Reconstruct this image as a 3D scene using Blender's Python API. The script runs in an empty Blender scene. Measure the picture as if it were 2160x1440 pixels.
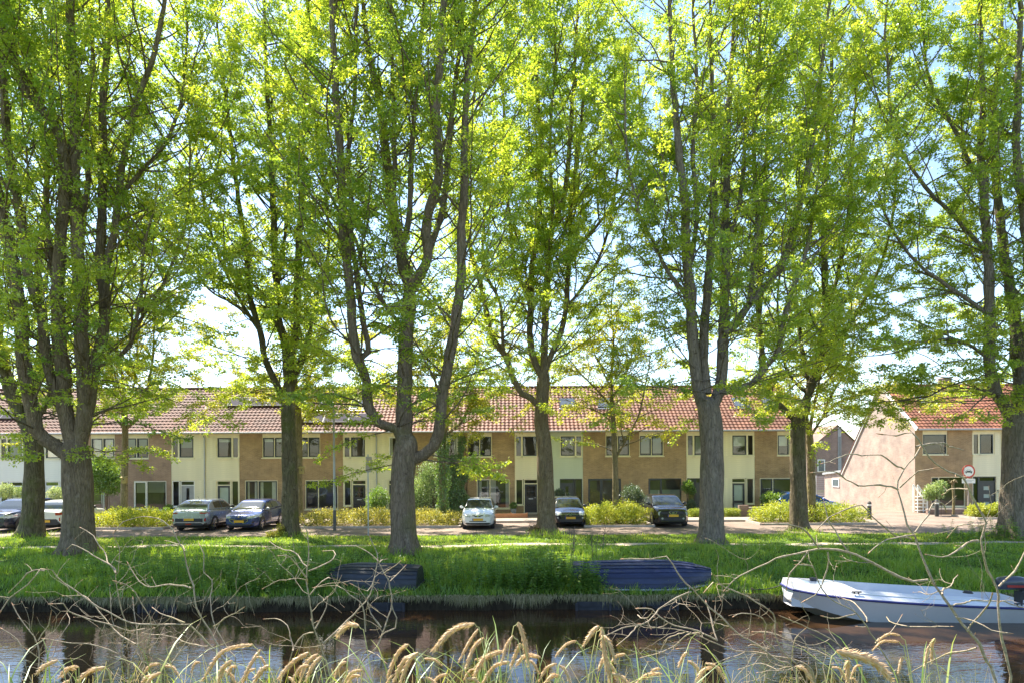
import bpy, math, random
import numpy as np
from mathutils import Vector

R = math.radians
# ---------------------------------------------------------------- camera
SC = bpy.context.scene
COL = SC.collection
F_PX, CX, HY, CAM_Z, ROLL = 1400.0, 1080.0, 978.0, 3.2, 0.0048
cam_d = bpy.data.cameras.new('camera')
cam = bpy.data.objects.new('camera', cam_d)
COL.objects.link(cam)
cam.location = (0, 0, CAM_Z)
cam.rotation_euler = (math.pi / 2, ROLL, 0)
cam_d.sensor_width = 36.0
cam_d.lens = F_PX / 2160 * 36
cam_d.shift_y = (HY - 720) / 2160
cam_d.clip_start = 0.1
cam_d.clip_end = 3000
SC.camera = cam
# ---------------------------------------------------------------- sky, sun, exposure
SUN_AZ, SUN_EL = R(-38), R(55)         # azimuth from +Y towards +X, elevation
world = bpy.data.worlds.new('World')
SC.world = world
world.use_nodes = True
wn = world.node_tree
sky = wn.nodes.new('ShaderNodeTexSky')
sky.sky_type = 'NISHITA'
sky.sun_disc = False
sky.sun_elevation = SUN_EL
sky.sun_rotation = SUN_AZ
sky.air_density = 1.0
sky.dust_density = 0.35
sky.ozone_density = 2.5
bg = wn.nodes['Background']
wb = wn.nodes.new('ShaderNodeMix'); wb.data_type = 'RGBA'; wb.blend_type = 'MULTIPLY'; wb.inputs[0].default_value = 1.0
wb.inputs[7].default_value = (1.0, 0.97, 0.93, 1)          # camera white balance set for daylight under trees
wn.links.new(sky.outputs[0], wb.inputs[6])
wn.links.new(wb.outputs[2], bg.inputs[0])
bg.inputs[1].default_value = 0.10
sun_d = bpy.data.lights.new('sun', 'SUN')
sun_d.energy = 4.4
sun_d.angle = R(0.53)
sun_d.color = (1.0, 0.92, 0.78)
sun = bpy.data.objects.new('sun', sun_d)
COL.objects.link(sun)
sdir = Vector((math.sin(SUN_AZ) * math.cos(SUN_EL), math.cos(SUN_AZ) * math.cos(SUN_EL), math.sin(SUN_EL)))
sun.rotation_euler = (-sdir).to_track_quat('-Z', 'Y').to_euler()
sun.location = (-20, 40, 60)
SC.view_settings.view_transform = 'Standard'
SC.view_settings.look = 'None'
SC.view_settings.gamma = 1.0
SC.view_settings.exposure = 1.98
SC.render.engine = 'CYCLES'
SC.cycles.use_denoising = True
SC.cycles.max_bounces = 10
SC.cycles.diffuse_bounces = 5
SC.cycles.glossy_bounces = 4
SC.cycles.transmission_bounces = 6
SC.cycles.transparent_max_bounces = 12
SC.cycles.caustics_reflective = False
SC.cycles.caustics_refractive = False

# ---------------------------------------------------------------- helpers
_RV = Vector((math.cos(ROLL), 0, -math.sin(ROLL)))
_UV = Vector((math.sin(ROLL), 0, math.cos(ROLL)))
def P(px, py, Y):
    """world point at depth Y that the photograph shows at pixel (px, py)"""
    v = _RV * ((px - CX) / F_PX * Y) - _UV * ((py - HY) / F_PX * Y)
    return Vector((v.x, Y, CAM_Z + v.z))

def tag(o, label=None, cat=None, group=None, kind=None):
    if label: o['label'] = label
    if cat: o['category'] = cat
    if group: o['group'] = group
    if kind: o['kind'] = kind
    return o

def thing(name, label, cat, loc=(0, 0, 0), group=None, rz=0.0):
    o = bpy.data.objects.new(name, None)
    COL.objects.link(o)
    o.location = loc
    o.rotation_euler = (0, 0, rz)
    o.empty_display_size = 0.2
    return tag(o, label, cat, group)

def link(name, me, parent=None, loc=None):
    o = bpy.data.objects.new(name, me)
    COL.objects.link(o)
    if parent is not None: o.parent = parent
    if loc is not None: o.location = loc
    return o

def np_mesh(name, V, F, mat, smooth=False, attr=None, uv=None):
    """V (n,3) floats, F (m,k) ints all with the same k"""
    V = np.asarray(V, dtype=np.float32); F = np.asarray(F, dtype=np.int32)
    me = bpy.data.meshes.new(name)
    k = F.shape[1]; m = F.shape[0]
    me.vertices.add(len(V)); me.vertices.foreach_set('co', V.ravel())
    me.loops.add(m * k); me.loops.foreach_set('vertex_index', F.ravel())
    me.polygons.add(m)
    me.polygons.foreach_set('loop_start', np.arange(0, m * k, k, dtype=np.int32))
    me.polygons.foreach_set('loop_total', np.full(m, k, dtype=np.int32))
    me.polygons.foreach_set('use_smooth', np.full(m, bool(smooth)))
    me.update(calc_edges=True)
    if attr is not None:
        a = me.attributes.new('tint', 'FLOAT', 'POINT')
        a.data.foreach_set('value', np.asarray(attr, dtype=np.float32))
    if mat: me.materials.append(mat)
    return me

class MB:
    """collects simple shapes, builds ONE mesh object"""
    def __init__(s): s.v = []; s.f = []
    def add(s, vs, fs):
        n = len(s.v); s.v.extend([tuple(v) for v in vs]); s.f.extend([tuple(i + n for i in f) for f in fs]); return s
    def quad(s, a, b, c, d): return s.add([a, b, c, d], [(0, 1, 2, 3)])
    def box(s, x0, x1, y0, y1, z0, z1):
        if x0 > x1: x0, x1 = x1, x0
        return s.add([(x0, y0, z0), (x1, y0, z0), (x1, y1, z0), (x0, y1, z0), (x0, y0, z1), (x1, y0, z1), (x1, y1, z1), (x0, y1, z1)],
                     [(0, 3, 2, 1), (4, 5, 6, 7), (0, 1, 5, 4), (1, 2, 6, 5), (2, 3, 7, 6), (3, 0, 4, 7)])
    def bar(s, a, b, w, h=None):
        """square bar from a to b"""
        a = Vector(a); b = Vector(b); h = h or w
        d = (b - a).normalized(); up = Vector((0, 0, 1)) if abs(d.z) < .95 else Vector((1, 0, 0))
        x = d.cross(up).normalized() * w / 2; y = x.normalized().cross(d) * h / 2
        vs = [p + sx * x + sy * y for p in (a, b) for sx, sy in ((-1, -1), (1, -1), (1, 1), (-1, 1))]
        return s.add(vs, [(0, 3, 2, 1), (4, 5, 6, 7), (0, 1, 5, 4), (1, 2, 6, 5), (2, 3, 7, 6), (3, 0, 4, 7)])
    def tube(s, pts, rad, n=8, cap=True):
        V, F = tube_np([np.array(p) for p in pts], rad, n)
        s.add(V, F)
        if cap:
            k = len(s.v); s.f.append(tuple(range(k - n, k))); s.f.append(tuple(range(k - len(V) + n - 1, k - len(V) - 1, -1)))
        return s
    def cyl(s, c, r, h, n=16, axis='z', r2=None):
        r2 = r if r2 is None else r2
        vs = []
        for k, (rr, t) in enumerate(((r, 0), (r2, h))):
            for i in range(n):
                a = 2 * math.pi * i / n; p, q = rr * math.cos(a), rr * math.sin(a)
                vs.append({'z': (c[0] + p, c[1] + q, c[2] + t), 'y': (c[0] + p, c[1] + t, c[2] - q), 'x': (c[0] + t, c[1] + p, c[2] + q)}[axis])
        fs = [(i, (i + 1) % n, n + (i + 1) % n, n + i) for i in range(n)] + [tuple(range(n - 1, -1, -1)), tuple(range(n, 2 * n))]
        return s.add(vs, fs)
    def build(s, name, mat, parent=None, smooth=False, bevel=0, origin=None, loc=None):
        v = s.v
        if origin is not None:
            ox, oy, oz = origin; v = [(a - ox, b - oy, c - oz) for a, b, c in v]
        me = bpy.data.meshes.new(name); me.from_pydata(v, [], s.f); me.materials.append(mat)
        if smooth: me.polygons.foreach_set('use_smooth', np.ones(len(me.polygons), dtype=bool))
        o = link(name, me, parent, loc)
        if bevel:
            b = o.modifiers.new('bevel', 'BEVEL'); b.width = bevel; b.segments = 2; b.limit_method = 'ANGLE'
        return o

def tube_np(pts, rad, n=8):
    pts = np.asarray(pts, dtype=float); m = len(pts)
    rad = np.asarray(rad, dtype=float) if np.ndim(rad) else np.full(m, float(rad))
    t = np.gradient(pts, axis=0); t /= np.linalg.norm(t, axis=1)[:, None] + 1e-9
    ref = np.array([1.0, 0.13, 0.0]) if abs(t[:, 0]).mean() < .8 else np.array([0, 0.2, 1.0])
    x = np.cross(t, ref); x /= np.linalg.norm(x, axis=1)[:, None] + 1e-9
    y = np.cross(t, x)
    a = np.arange(n) * 2 * math.pi / n
    V = pts[:, None, :] + rad[:, None, None] * (np.cos(a)[None, :, None] * x[:, None, :] + np.sin(a)[None, :, None] * y[:, None, :])
    V = V.reshape(-1, 3)
    i = np.arange(m - 1)[:, None] * n; j = np.arange(n)[None, :]; j2 = (j + 1) % n
    F = np.stack([i + j, i + n + j, i + n + j2, i + j2], -1).reshape(-1, 4)
    return V, F.tolist()

class Tubes:
    """many tubes in one numpy mesh"""
    def __init__(s): s.V = []; s.F = []; s.n = 0
    def add(s, pts, rad, n=4):
        V, F = tube_np(pts, rad, n)
        s.V.append(V); s.F.append(np.array(F) + s.n); s.n += len(V)
    def build(s, name, mat, parent=None, origin=(0, 0, 0)):
        V = np.concatenate(s.V) - np.array(origin); F = np.concatenate(s.F)
        return link(name, np_mesh(name, V, F, mat, True), parent)

def catmull(pts, step):
    pts = [np.array(p, dtype=float) for p in pts]
    if len(pts) < 3:
        n = max(2, int(np.linalg.norm(pts[-1] - pts[0]) / step) + 1)
        return np.array([pts[0] + (pts[-1] - pts[0]) * t for t in np.linspace(0, 1, n)])
    p = [2 * pts[0] - pts[1]] + pts + [2 * pts[-1] - pts[-2]]
    out = []
    for i in range(1, len(p) - 2):
        n = max(1, int(np.linalg.norm(p[i + 1] - p[i]) / step))
        for k in range(n):
            t = k / n
            out.append(0.5 * (2 * p[i] + (p[i + 1] - p[i - 1]) * t + (2 * p[i - 1] - 5 * p[i] + 4 * p[i + 1] - p[i + 2]) * t * t + (3 * p[i] - p[i - 1] - 3 * p[i + 1] + p[i + 2]) * t ** 3))
    out.append(p[-2])
    return np.array(out)

# ---------------------------------------------------------------- materials
_M = {}
def newmat(name):
    m = bpy.data.materials.new(name); m.use_nodes = True
    nt = m.node_tree; nt.nodes.clear()
    out = nt.nodes.new('ShaderNodeOutputMaterial')
    return m, nt, out
def N(nt, typ, **kw):
    n = nt.nodes.new(typ)
    for k, v in kw.items():
        if k in n.inputs.keys() if isinstance(k, str) else False: n.inputs[k].default_value = v
        else: setattr(n, k, v)
    return n
def ramp(nt, src, stops):
    r = nt.nodes.new('ShaderNodeValToRGB'); e = r.color_ramp.elements
    while len(e) > 1: e.remove(e[0])
    e[0].position, e[0].color = stops[0][0], (*stops[0][1], 1)
    for p, c in stops[1:]:
        k = e.new(p); k.color = (*c, 1)
    nt.links.new(src, r.inputs[0]); return r
def coords(nt, kind='Object', scale=(1, 1, 1)):
    tc = nt.nodes.new('ShaderNodeTexCoord'); mp = nt.nodes.new('ShaderNodeMapping')
    mp.inputs['Scale'].default_value = scale
    nt.links.new(tc.outputs[kind], mp.inputs[0]); return mp.outputs[0]
def geo_pos(nt, scale=(1, 1, 1)):
    g = nt.nodes.new('ShaderNodeNewGeometry'); mp = nt.nodes.new('ShaderNodeMapping')
    mp.inputs['Scale'].default_value = scale
    nt.links.new(g.outputs['Position'], mp.inputs[0]); return mp.outputs[0]
def noise(nt, vec, scale, detail=4, rough=.55):
    n = nt.nodes.new('ShaderNodeTexNoise'); n.inputs['Scale'].default_value = scale
    n.inputs['Detail'].default_value = detail; n.inputs['Roughness'].default_value = rough
    nt.links.new(vec, n.inputs['Vector']); return n.outputs['Fac']
def bump(nt, h, strength=.3, dist=.02):
    b = nt.nodes.new('ShaderNodeBump'); b.inputs['Strength'].default_value = strength; b.inputs['Distance'].default_value = dist
    nt.links.new(h, b.inputs['Height']); return b.outputs[0]
def mixc(nt, a, b, fac, mode='MIX'):
    m = nt.nodes.new('ShaderNodeMix'); m.data_type = 'RGBA'; m.blend_type = mode
    for s, v in ((6, a), (7, b)):
        if isinstance(v, tuple): m.inputs[s].default_value = (*v, 1)
        else: nt.links.new(v, m.inputs[s])
    if isinstance(fac, (int, float)): m.inputs[0].default_value = fac
    else: nt.links.new(fac, m.inputs[0])
    return m.outputs[2]
def pbsdf(nt, out, col, rough=.6, metal=0, spec=.5, nrm=None, coat=0):
    p = nt.nodes.new('ShaderNodeBsdfPrincipled')
    if isinstance(col, tuple): p.inputs['Base Color'].default_value = (*col, 1)
    else: nt.links.new(col, p.inputs['Base Color'])
    if isinstance(rough, (int, float)): p.inputs['Roughness'].default_value = rough
    else: nt.links.new(rough, p.inputs['Roughness'])
    p.inputs['Metallic'].default_value = metal
    p.inputs['Specular IOR Level'].default_value = spec
    p.inputs['Coat Weight'].default_value = coat
    p.inputs['Coat Roughness'].default_value = .05
    if nrm: nt.links.new(nrm, p.inputs['Normal'])
    nt.links.new(p.outputs[0], out.inputs[0]); return p

def M_plain(name, col, rough=.6, metal=0, spec=.5, var=.15, scale=3.0, coat=0, bmp=0, bscale=30):
    if name in _M: return _M[name]
    m, nt, out = newmat(name)
    v = coords(nt)
    f = noise(nt, v, scale, 5)
    c = ramp(nt, f, [(.25, tuple(x * (1 - var) for x in col)), (.75, tuple(min(1, x * (1 + var)) for x in col))])
    nr = bump(nt, noise(nt, v, bscale, 3), bmp, .01) if bmp else None
    pbsdf(nt, out, c.outputs[0], rough, metal, spec, nr, coat)
    _M[name] = m; return m

def M_brick(name, c1, c2, mortar, scale=1.0):
    if name in _M: return _M[name]
    m, nt, out = newmat(name)
    g = nt.nodes.new('ShaderNodeNewGeometry')
    sep = nt.nodes.new('ShaderNodeSeparateXYZ'); nt.links.new(g.outputs['Position'], sep.inputs[0])
    ad = nt.nodes.new('ShaderNodeMath'); ad.operation = 'ADD'
    nt.links.new(sep.outputs[0], ad.inputs[0]); nt.links.new(sep.outputs[1], ad.inputs[1])
    cb = nt.nodes.new('ShaderNodeCombineXYZ'); nt.links.new(ad.outputs[0], cb.inputs[0]); nt.links.new(sep.outputs[2], cb.inputs[1])
    b = nt.nodes.new('ShaderNodeTexBrick')
    b.inputs['Color1'].default_value = (*c1, 1); b.inputs['Color2'].default_value = (*c2, 1); b.inputs['Mortar'].default_value = (*mortar, 1)
    b.inputs['Scale'].default_value = 1.0; b.inputs['Brick Width'].default_value = .22; b.inputs['Row Height'].default_value = .0625
    b.inputs['Mortar Size'].default_value = .008; b.inputs['Bias'].default_value = 0.0
    nt.links.new(cb.outputs[0], b.inputs['Vector'])
    f = noise(nt, g.outputs['Position'], 1.3, 6, .6)
    r = ramp(nt, f, [(.3, (.72, .72, .74)), (.7, (1.2, 1.18, 1.15))])
    c = mixc(nt, b.outputs[0], r.outputs[0], 1.0, 'MULTIPLY')
    pbsdf(nt, out, c, .85, 0, .2, bump(nt, b.outputs[1], -.5, .008))
    _M[name] = m; return m

def M_leaf(name, stops, trans_gain=(2.4, 2.3, .8), gloss=.05, tw=.55):
    if name in _M: return _M[name]
    m, nt, out = newmat(name)
    at = nt.nodes.new('ShaderNodeAttribute'); at.attribute_name = 'tint'
    r = ramp(nt, at.outputs['Fac'], stops)
    d = nt.nodes.new('ShaderNodeBsdfDiffuse'); nt.links.new(r.outputs[0], d.inputs[0])
    t = nt.nodes.new('ShaderNodeBsdfTranslucent')
    tc = mixc(nt, r.outputs[0], trans_gain, 1.0, 'MULTIPLY'); nt.links.new(tc, t.inputs[0])
    mx = nt.nodes.new('ShaderNodeMixShader'); mx.inputs[0].default_value = tw
    nt.links.new(d.outputs[0], mx.inputs[1]); nt.links.new(t.outputs[0], mx.inputs[2])
    g = nt.nodes.new('ShaderNodeBsdfGlossy'); g.inputs['Roughness'].default_value = .45
    g.inputs[0].default_value = (.9, .95, 1, 1)
    m2 = nt.nodes.new('ShaderNodeMixShader'); m2.inputs[0].default_value = gloss
    nt.links.new(mx.outputs[0], m2.inputs[1]); nt.links.new(g.outputs[0], m2.inputs[2])
    nt.links.new(m2.outputs[0], out.inputs[0])
    _M[name] = m; return m

def M_bark(name, c1, c2, moss, moss_amt=.35):
    if name in _M: return _M[name]
    m, nt, out = newmat(name)
    v = geo_pos(nt, (1, 1, .16))
    n1 = noise(nt, v, 11, 9, .7)
    n2 = noise(nt, geo_pos(nt), 1.3, 6, .62)
    w = nt.nodes.new('ShaderNodeTexVoronoi'); w.feature = 'DISTANCE_TO_EDGE'; w.inputs['Scale'].default_value = 13
    wv = nt.nodes.new('ShaderNodeVectorMath'); wv.operation = 'ADD'
    nz = nt.nodes.new('ShaderNodeTexNoise'); nz.inputs['Scale'].default_value = 6; nt.links.new(v, nz.inputs['Vector'])
    sc_ = nt.nodes.new('ShaderNodeVectorMath'); sc_.operation = 'SCALE'; sc_.inputs['Scale'].default_value = .22
    nt.links.new(nz.outputs['Color'], sc_.inputs[0]); nt.links.new(v, wv.inputs[0]); nt.links.new(sc_.outputs[0], wv.inputs[1]); nt.links.new(wv.outputs[0], w.inputs['Vector'])
    c = ramp(nt, n1, [(.32, c1), (.68, c2)]).outputs[0]
    fis = ramp(nt, w.outputs['Distance'], [(0, (.55,) * 3), (.10, (1,) * 3)]).outputs[0]
    c = mixc(nt, c, fis, 1.0, 'MULTIPLY')
    ms = ramp(nt, n2, [(.50, (0, 0, 0)), (.68, (moss_amt,) * 3)])
    c = mixc(nt, c, moss, ms.outputs[0])
    pale = ramp(nt, noise(nt, geo_pos(nt, (1, 1, .6)), 4.2, 6, .75), [(.54, (0, 0, 0)), (.66, (.55, .55, .55))])
    c = mixc(nt, c, (.34, .285, .22), pale.outputs[0])
    scar = ramp(nt, noise(nt, geo_pos(nt, (1, 1, 2.2)), 3.1, 3, .6), [(.66, (0, 0, 0)), (.72, (.7, .7, .7))])
    c = mixc(nt, c, (.06, .04, .03), scar.outputs[0])
    h = nt.nodes.new('ShaderNodeMath'); h.operation = 'MULTIPLY_ADD'; h.inputs[1].default_value = 1.2
    nt.links.new(w.outputs['Distance'], h.inputs[0]); nt.links.new(n1, h.inputs[2])
    pbsdf(nt, out, c, .9, 0, .15, bump(nt, h.outputs[0], 1.0, .06))
    _M[name] = m; return m
# ---------------------------------------------------------------- setting: ground, water, roads
WATER_Z = -0.75
def M_ground():
    m, nt, out = newmat('ground_soil_grass')
    p = geo_pos(nt)
    f = noise(nt, p, .9, 6, .6); f2 = noise(nt, p, 14, 4, .6)
    c = ramp(nt, f, [(.3, (.05, .085, .018)), (.55, (.08, .13, .026)), (.75, (.11, .12, .045))]).outputs[0]
    c2 = ramp(nt, f2, [(.3, (.6, .6, .6)), (.7, (1.3, 1.25, 1.1))]).outputs[0]
    pbsdf(nt, out, mixc(nt, c, c2, 1.0, 'MULTIPLY'), .95, 0, .1, bump(nt, f2, .8, .05))
    return m
def M_bankface():
    m, nt, out = newmat('bank_mud')
    p = geo_pos(nt, (1, 1, .4)); f = noise(nt, p, 7, 6, .7)
    c = ramp(nt, f, [(.3, (.014, .011, .008)), (.6, (.045, .035, .022)), (.8, (.11, .09, .055))]).outputs[0]
    pbsdf(nt, out, c, .95, 0, .1, bump(nt, f, 1, .06)); return m
def M_water():
    m, nt, out = newmat('canal_water')
    p = geo_pos(nt, (.55, 1.6, 1)); p2 = geo_pos(nt, (1.2, 3.2, 1))
    a = noise(nt, p, 1.6, 3, .5); b = noise(nt, p2, 4.2, 2, .5)
    big = ramp(nt, noise(nt, geo_pos(nt, (.25, .8, 1)), .5, 2, .5), [(.4, (.25,) * 3), (.65, (1,) * 3)]).outputs[0]
    s = nt.nodes.new('ShaderNodeMath'); s.operation = 'MULTIPLY_ADD'; s.inputs[1].default_value = .45
    nt.links.new(b, s.inputs[0]); nt.links.new(a, s.inputs[2])
    bp = nt.nodes.new('ShaderNodeBump'); bp.inputs['Distance'].default_value = .035
    nt.links.new(s.outputs[0], bp.inputs['Height'])
    mu = nt.nodes.new('ShaderNodeMath'); mu.operation = 'MULTIPLY'; mu.inputs[1].default_value = .24
    nt.links.new(big, mu.inputs[0]); nt.links.new(mu.outputs[0], bp.inputs['Strength'])
    pr = pbsdf(nt, out, (.045, .024, .012), .02, 0, .5, bp.outputs[0]); pr.inputs['IOR'].default_value = 1.38
    return m
def M_paving(name, c1, c2, mortar, bw=.21, bh=.07, rot=0):
    if name in _M: return _M[name]
    m, nt, out = newmat(name)
    g = nt.nodes.new('ShaderNodeNewGeometry'); mp = nt.nodes.new('ShaderNodeMapping'); mp.inputs['Rotation'].default_value = (0, 0, rot)
    nt.links.new(g.outputs['Position'], mp.inputs[0])
    b = nt.nodes.new('ShaderNodeTexBrick'); b.inputs['Scale'].default_value = 1; b.inputs['Brick Width'].default_value = bw; b.inputs['Row Height'].default_value = bh
    b.inputs['Mortar Size'].default_value = .006
    for k, c in (('Color1', c1), ('Color2', c2), ('Mortar', mortar)): b.inputs[k].default_value = (*c, 1)
    nt.links.new(mp.outputs[0], b.inputs['Vector'])
    f = noise(nt, g.outputs['Position'], .7, 7, .65)
    r = ramp(nt, f, [(.3, (.68, .66, .62)), (.7, (1.2, 1.2, 1.2))]).outputs[0]
    pbsdf(nt, out, mixc(nt, b.outputs[0], r, 1.0, 'MULTIPLY'), .85, 0, .25, bump(nt, b.outputs[1], -.4, .006))
    _M[name] = m; return m

PROF = [(-80, 1.6), (1.0, 1.6), (2.6, 1.2), (6.0, -.3), (6.7, -1.2), (8.5, -1.7), (17.2, -1.7), (17.9, -1.2), (18.02, -.52), (18.12, -.43), (18.7, -.36),
        (19.5, -.28), (20.6, -.19), (22, -.09), (23.5, -.03), (25, 0), (26.2, -.01), (27.5, .03), (29.0, .03), (29.7, 0), (31, 0), (60, 0), (300, 0), (1500, 0)]
def ground_z(x, y):
    for (a, za), (b, zb) in zip(PROF, PROF[1:]):
        if a <= y <= b:
            z = za + (zb - za) * (y - a) / (b - a); break
    else: z = 0
    if 18.1 < y < 29.6:
        z += .035 * math.sin(x * .7 + y) * math.sin(x * .31 + 2) * min(1, (y - 18.1) / .8) * min(1, (29.6 - y) / .6)
    return z
def edge_wob(x): return .07 * math.sin(x * 1.3) + .05 * math.sin(x * 3.1 + 1) + .04 * math.sin(x * .43 + 2)
def build_ground():
    xs = [-1500, -300, -100] + [x * .75 for x in range(-80, 81)] + [100, 300, 1500]
    V = []; F = []
    for y, z in PROF:
        for x in xs:
            yy = y
            if 17.0 < y < 18.5: yy = y + (edge_wob(x) if abs(x) < 70 else 0)
            zz = ground_z(x, y) if 18.1 < y < 29.6 else z
            V.append((x, yy, zz))
    n = len(xs)
    FB = []
    for j in range(len(PROF) - 1):
        for i in range(n - 1):
            (FB if 6 <= j <= 8 else F).append((j * n + i, j * n + i + 1, (j + 1) * n + i + 1, (j + 1) * n + i))
    me = bpy.data.meshes.new('ground'); me.from_pydata(V, [], F + FB)
    me.materials.append(M_ground()); me.materials.append(M_bankface())
    mi = np.zeros(len(me.polygons), dtype=np.int32); mi[len(F):] = 1
    me.polygons.foreach_set('material_index', mi)
    me.polygons.foreach_set('use_smooth', np.ones(len(me.polygons), dtype=bool))
    tag(link('ground', me), 'grassy canal bank and flat ground under the street', kind='structure')
build_ground()
tag(MB().quad((-300, 6.0, WATER_Z), (300, 6.0, WATER_Z), (300, 18.3, WATER_Z), (-300, 18.3, WATER_Z)).build('water', M_water()),
    'dark brown canal water with small ripples and reflections', kind='structure')

ROADM = M_paving('clinker_road', (.27, .205, .168), (.22, .168, .14), (.155, .127, .107))
PAVEM = M_paving('pale_paving', (.33, .28, .245), (.29, .245, .215), (.21, .175, .15), .3, .3)
KERBM = M_plain('kerb_concrete', (.42, .37, .33), .85, var=.2, scale=6)
def sheet(name, x0, x1, y0, y1, z, mat, label):
    return tag(MB().quad((x0, y0, z), (x1, y0, z), (x1, y1, z), (x0, y1, z)).build(name, mat), label, kind='structure')
# road with a slightly ragged grass edge
rng = random.Random(5)
V = []; F = []
for i in range(0, 241):
    x = -60 + i * .5
    V += [(x, 29.72 + rng.uniform(-.09, .09) + .06 * math.sin(x * .8), .012), (x, 32.6, .012)]
    if i: F.append((2 * i - 2, 2 * i, 2 * i + 1, 2 * i - 1))
me = bpy.data.meshes.new('road'); me.from_pydata(V, [], F); me.materials.append(ROADM)
tag(link('road', me), 'pinkish clinker brick street along the verge', kind='structure')
sheet('parking_area', -60, 60, 32.6, 36.2, .010, M_paving('clinker_bays', (.25, .188, .158), (.208, .158, .133), (.15, .125, .108), .07, .21), 'clinker parking bays between the shrub beds')
sheet('square', 19.3, 60, 36.2, 70, .010, ROADM, 'paved street running between the end gables')
# raised pavement along the row
mb = MB(); mb.box(-60, 19.3, 36.32, 38.2, 0, .10)
tag(mb.build('pavement', PAVEM), 'raised pavement in front of the gardens', kind='structure')
kr = thing('kerb', None, None); tag(kr, 'concrete kerb stones along the pavement', kind='structure')
kme = bpy.data.meshes.new('kerb_stone'); k = MB().box(-.495, .495, -.06, .06, 0, .115); kme.from_pydata(k.v, [], k.f); kme.materials.append(KERBM)
for i in range(79):
    link('kerb_stone', kme, kr, (-59.5 + i, 36.255, 0))
sheet('garden_soil', -60, 19.3, 38.2, 42.8, .012, M_plain('garden_soil', (.17, .13, .09), .95, var=.4, scale=2), 'front garden soil and paving before the row')
# worn footpath in the grass
V = []; F = []
for i in range(0, 161):
    x = -40 + i * .5; yc = 26.15 + .12 * math.sin(x * .35) + .08 * math.sin(x * .9 + 1); w = .30 + .09 * math.sin(x * 1.7) + rng.uniform(-.05, .05)
    for s in (-1, -.33, .33, 1): V.append((x, yc + s * w, ground_z(x, yc + s * w) + .018))
    if i:
        for q in range(3): F.append((4 * (i - 1) + q, 4 * i + q, 4 * i + q + 1, 4 * (i - 1) + q + 1))
me = bpy.data.meshes.new('footpath'); me.from_pydata(V, [], F); me.materials.append(M_plain('worn_earth', (.44, .36, .28), .95, var=.35, scale=2.5, bmp=.5))
tag(link('footpath', me), 'narrow worn earth footpath through the grass', kind='structure')
# ---------------------------------------------------------------- houses
HY0 = 42.7                    # front plane
HW = 5.524                    # house width
X_END = (1701 - CX) * HY0 / F_PX
EAVE, RIDGE, RUN, BACK = 5.33, 8.55, 3.9, 9.4
BRICK_TAN = M_brick('brick_tan', (.41, .275, .15), (.32, .21, .115), (.42, .34, .24))
BRICK_ROSE = M_brick('brick_rose', (.39, .255, .18), (.32, .205, .145), (.40, .33, .27))
BRICK_PINK = M_brick('brick_pink', (.45, .345, .295), (.38, .285, .24), (.43, .37, .33))
BRICK_BROWN = M_brick('brick_brown', (.30, .20, .17), (.24, .16, .14), (.32, .27, .24))
CREAM = M_plain('cream_paint', (.80, .73, .51), .5, var=.10)
CREAMW = M_plain('offwhite_paint', (.78, .77, .70), .5, var=.06)
GREENC = M_plain('sage_paint', (.56, .60, .46), .5, var=.06)
DARKG = M_plain('anthracite_paint', (.035, .04, .045), .35, var=.1)
BLACKP = M_plain('black_paint', (.02, .022, .025), .35, var=.1)
WHITEP = M_plain('white_paint', (.8, .8, .77), .45, var=.05)
GREYP = M_plain('grey_paint', (.35, .36, .37), .5, var=.1)
ZINC = M_plain('zinc', (.42, .43, .44), .45, .6, var=.12)
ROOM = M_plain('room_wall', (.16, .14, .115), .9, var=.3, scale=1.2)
CURT = M_plain('curtain', (.62, .60, .55), .9, var=.12, scale=4)
BLIND = M_plain('blind', (.50, .54, .46), .8, var=.08)
FROST = M_plain('frosted_film', (.40, .47, .40), .6, var=.1)
def M_glass():
    m, nt, out = newmat('window_glass')
    t = nt.nodes.new('ShaderNodeBsdfTransparent'); t.inputs[0].default_value = (.85, .89, .88, 1)
    g = nt.nodes.new('ShaderNodeBsdfGlossy'); g.inputs['Roughness'].default_value = .015
    n = noise(nt, geo_pos(nt), .9, 2)
    nt.links.new(bump(nt, n, .06, .05), g.inputs['Normal'])
    fr = nt.nodes.new('ShaderNodeFresnel'); fr.inputs[0].default_value = 1.7
    mx = nt.nodes.new('ShaderNodeMixShader'); nt.links.new(fr.outputs[0], mx.inputs[0])
    nt.links.new(t.outputs[0], mx.inputs[1]); nt.links.new(g.outputs[0], mx.inputs[2]); nt.links.new(mx.outputs[0], out.inputs[0])
    return m
GLASS = M_glass()
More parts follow.
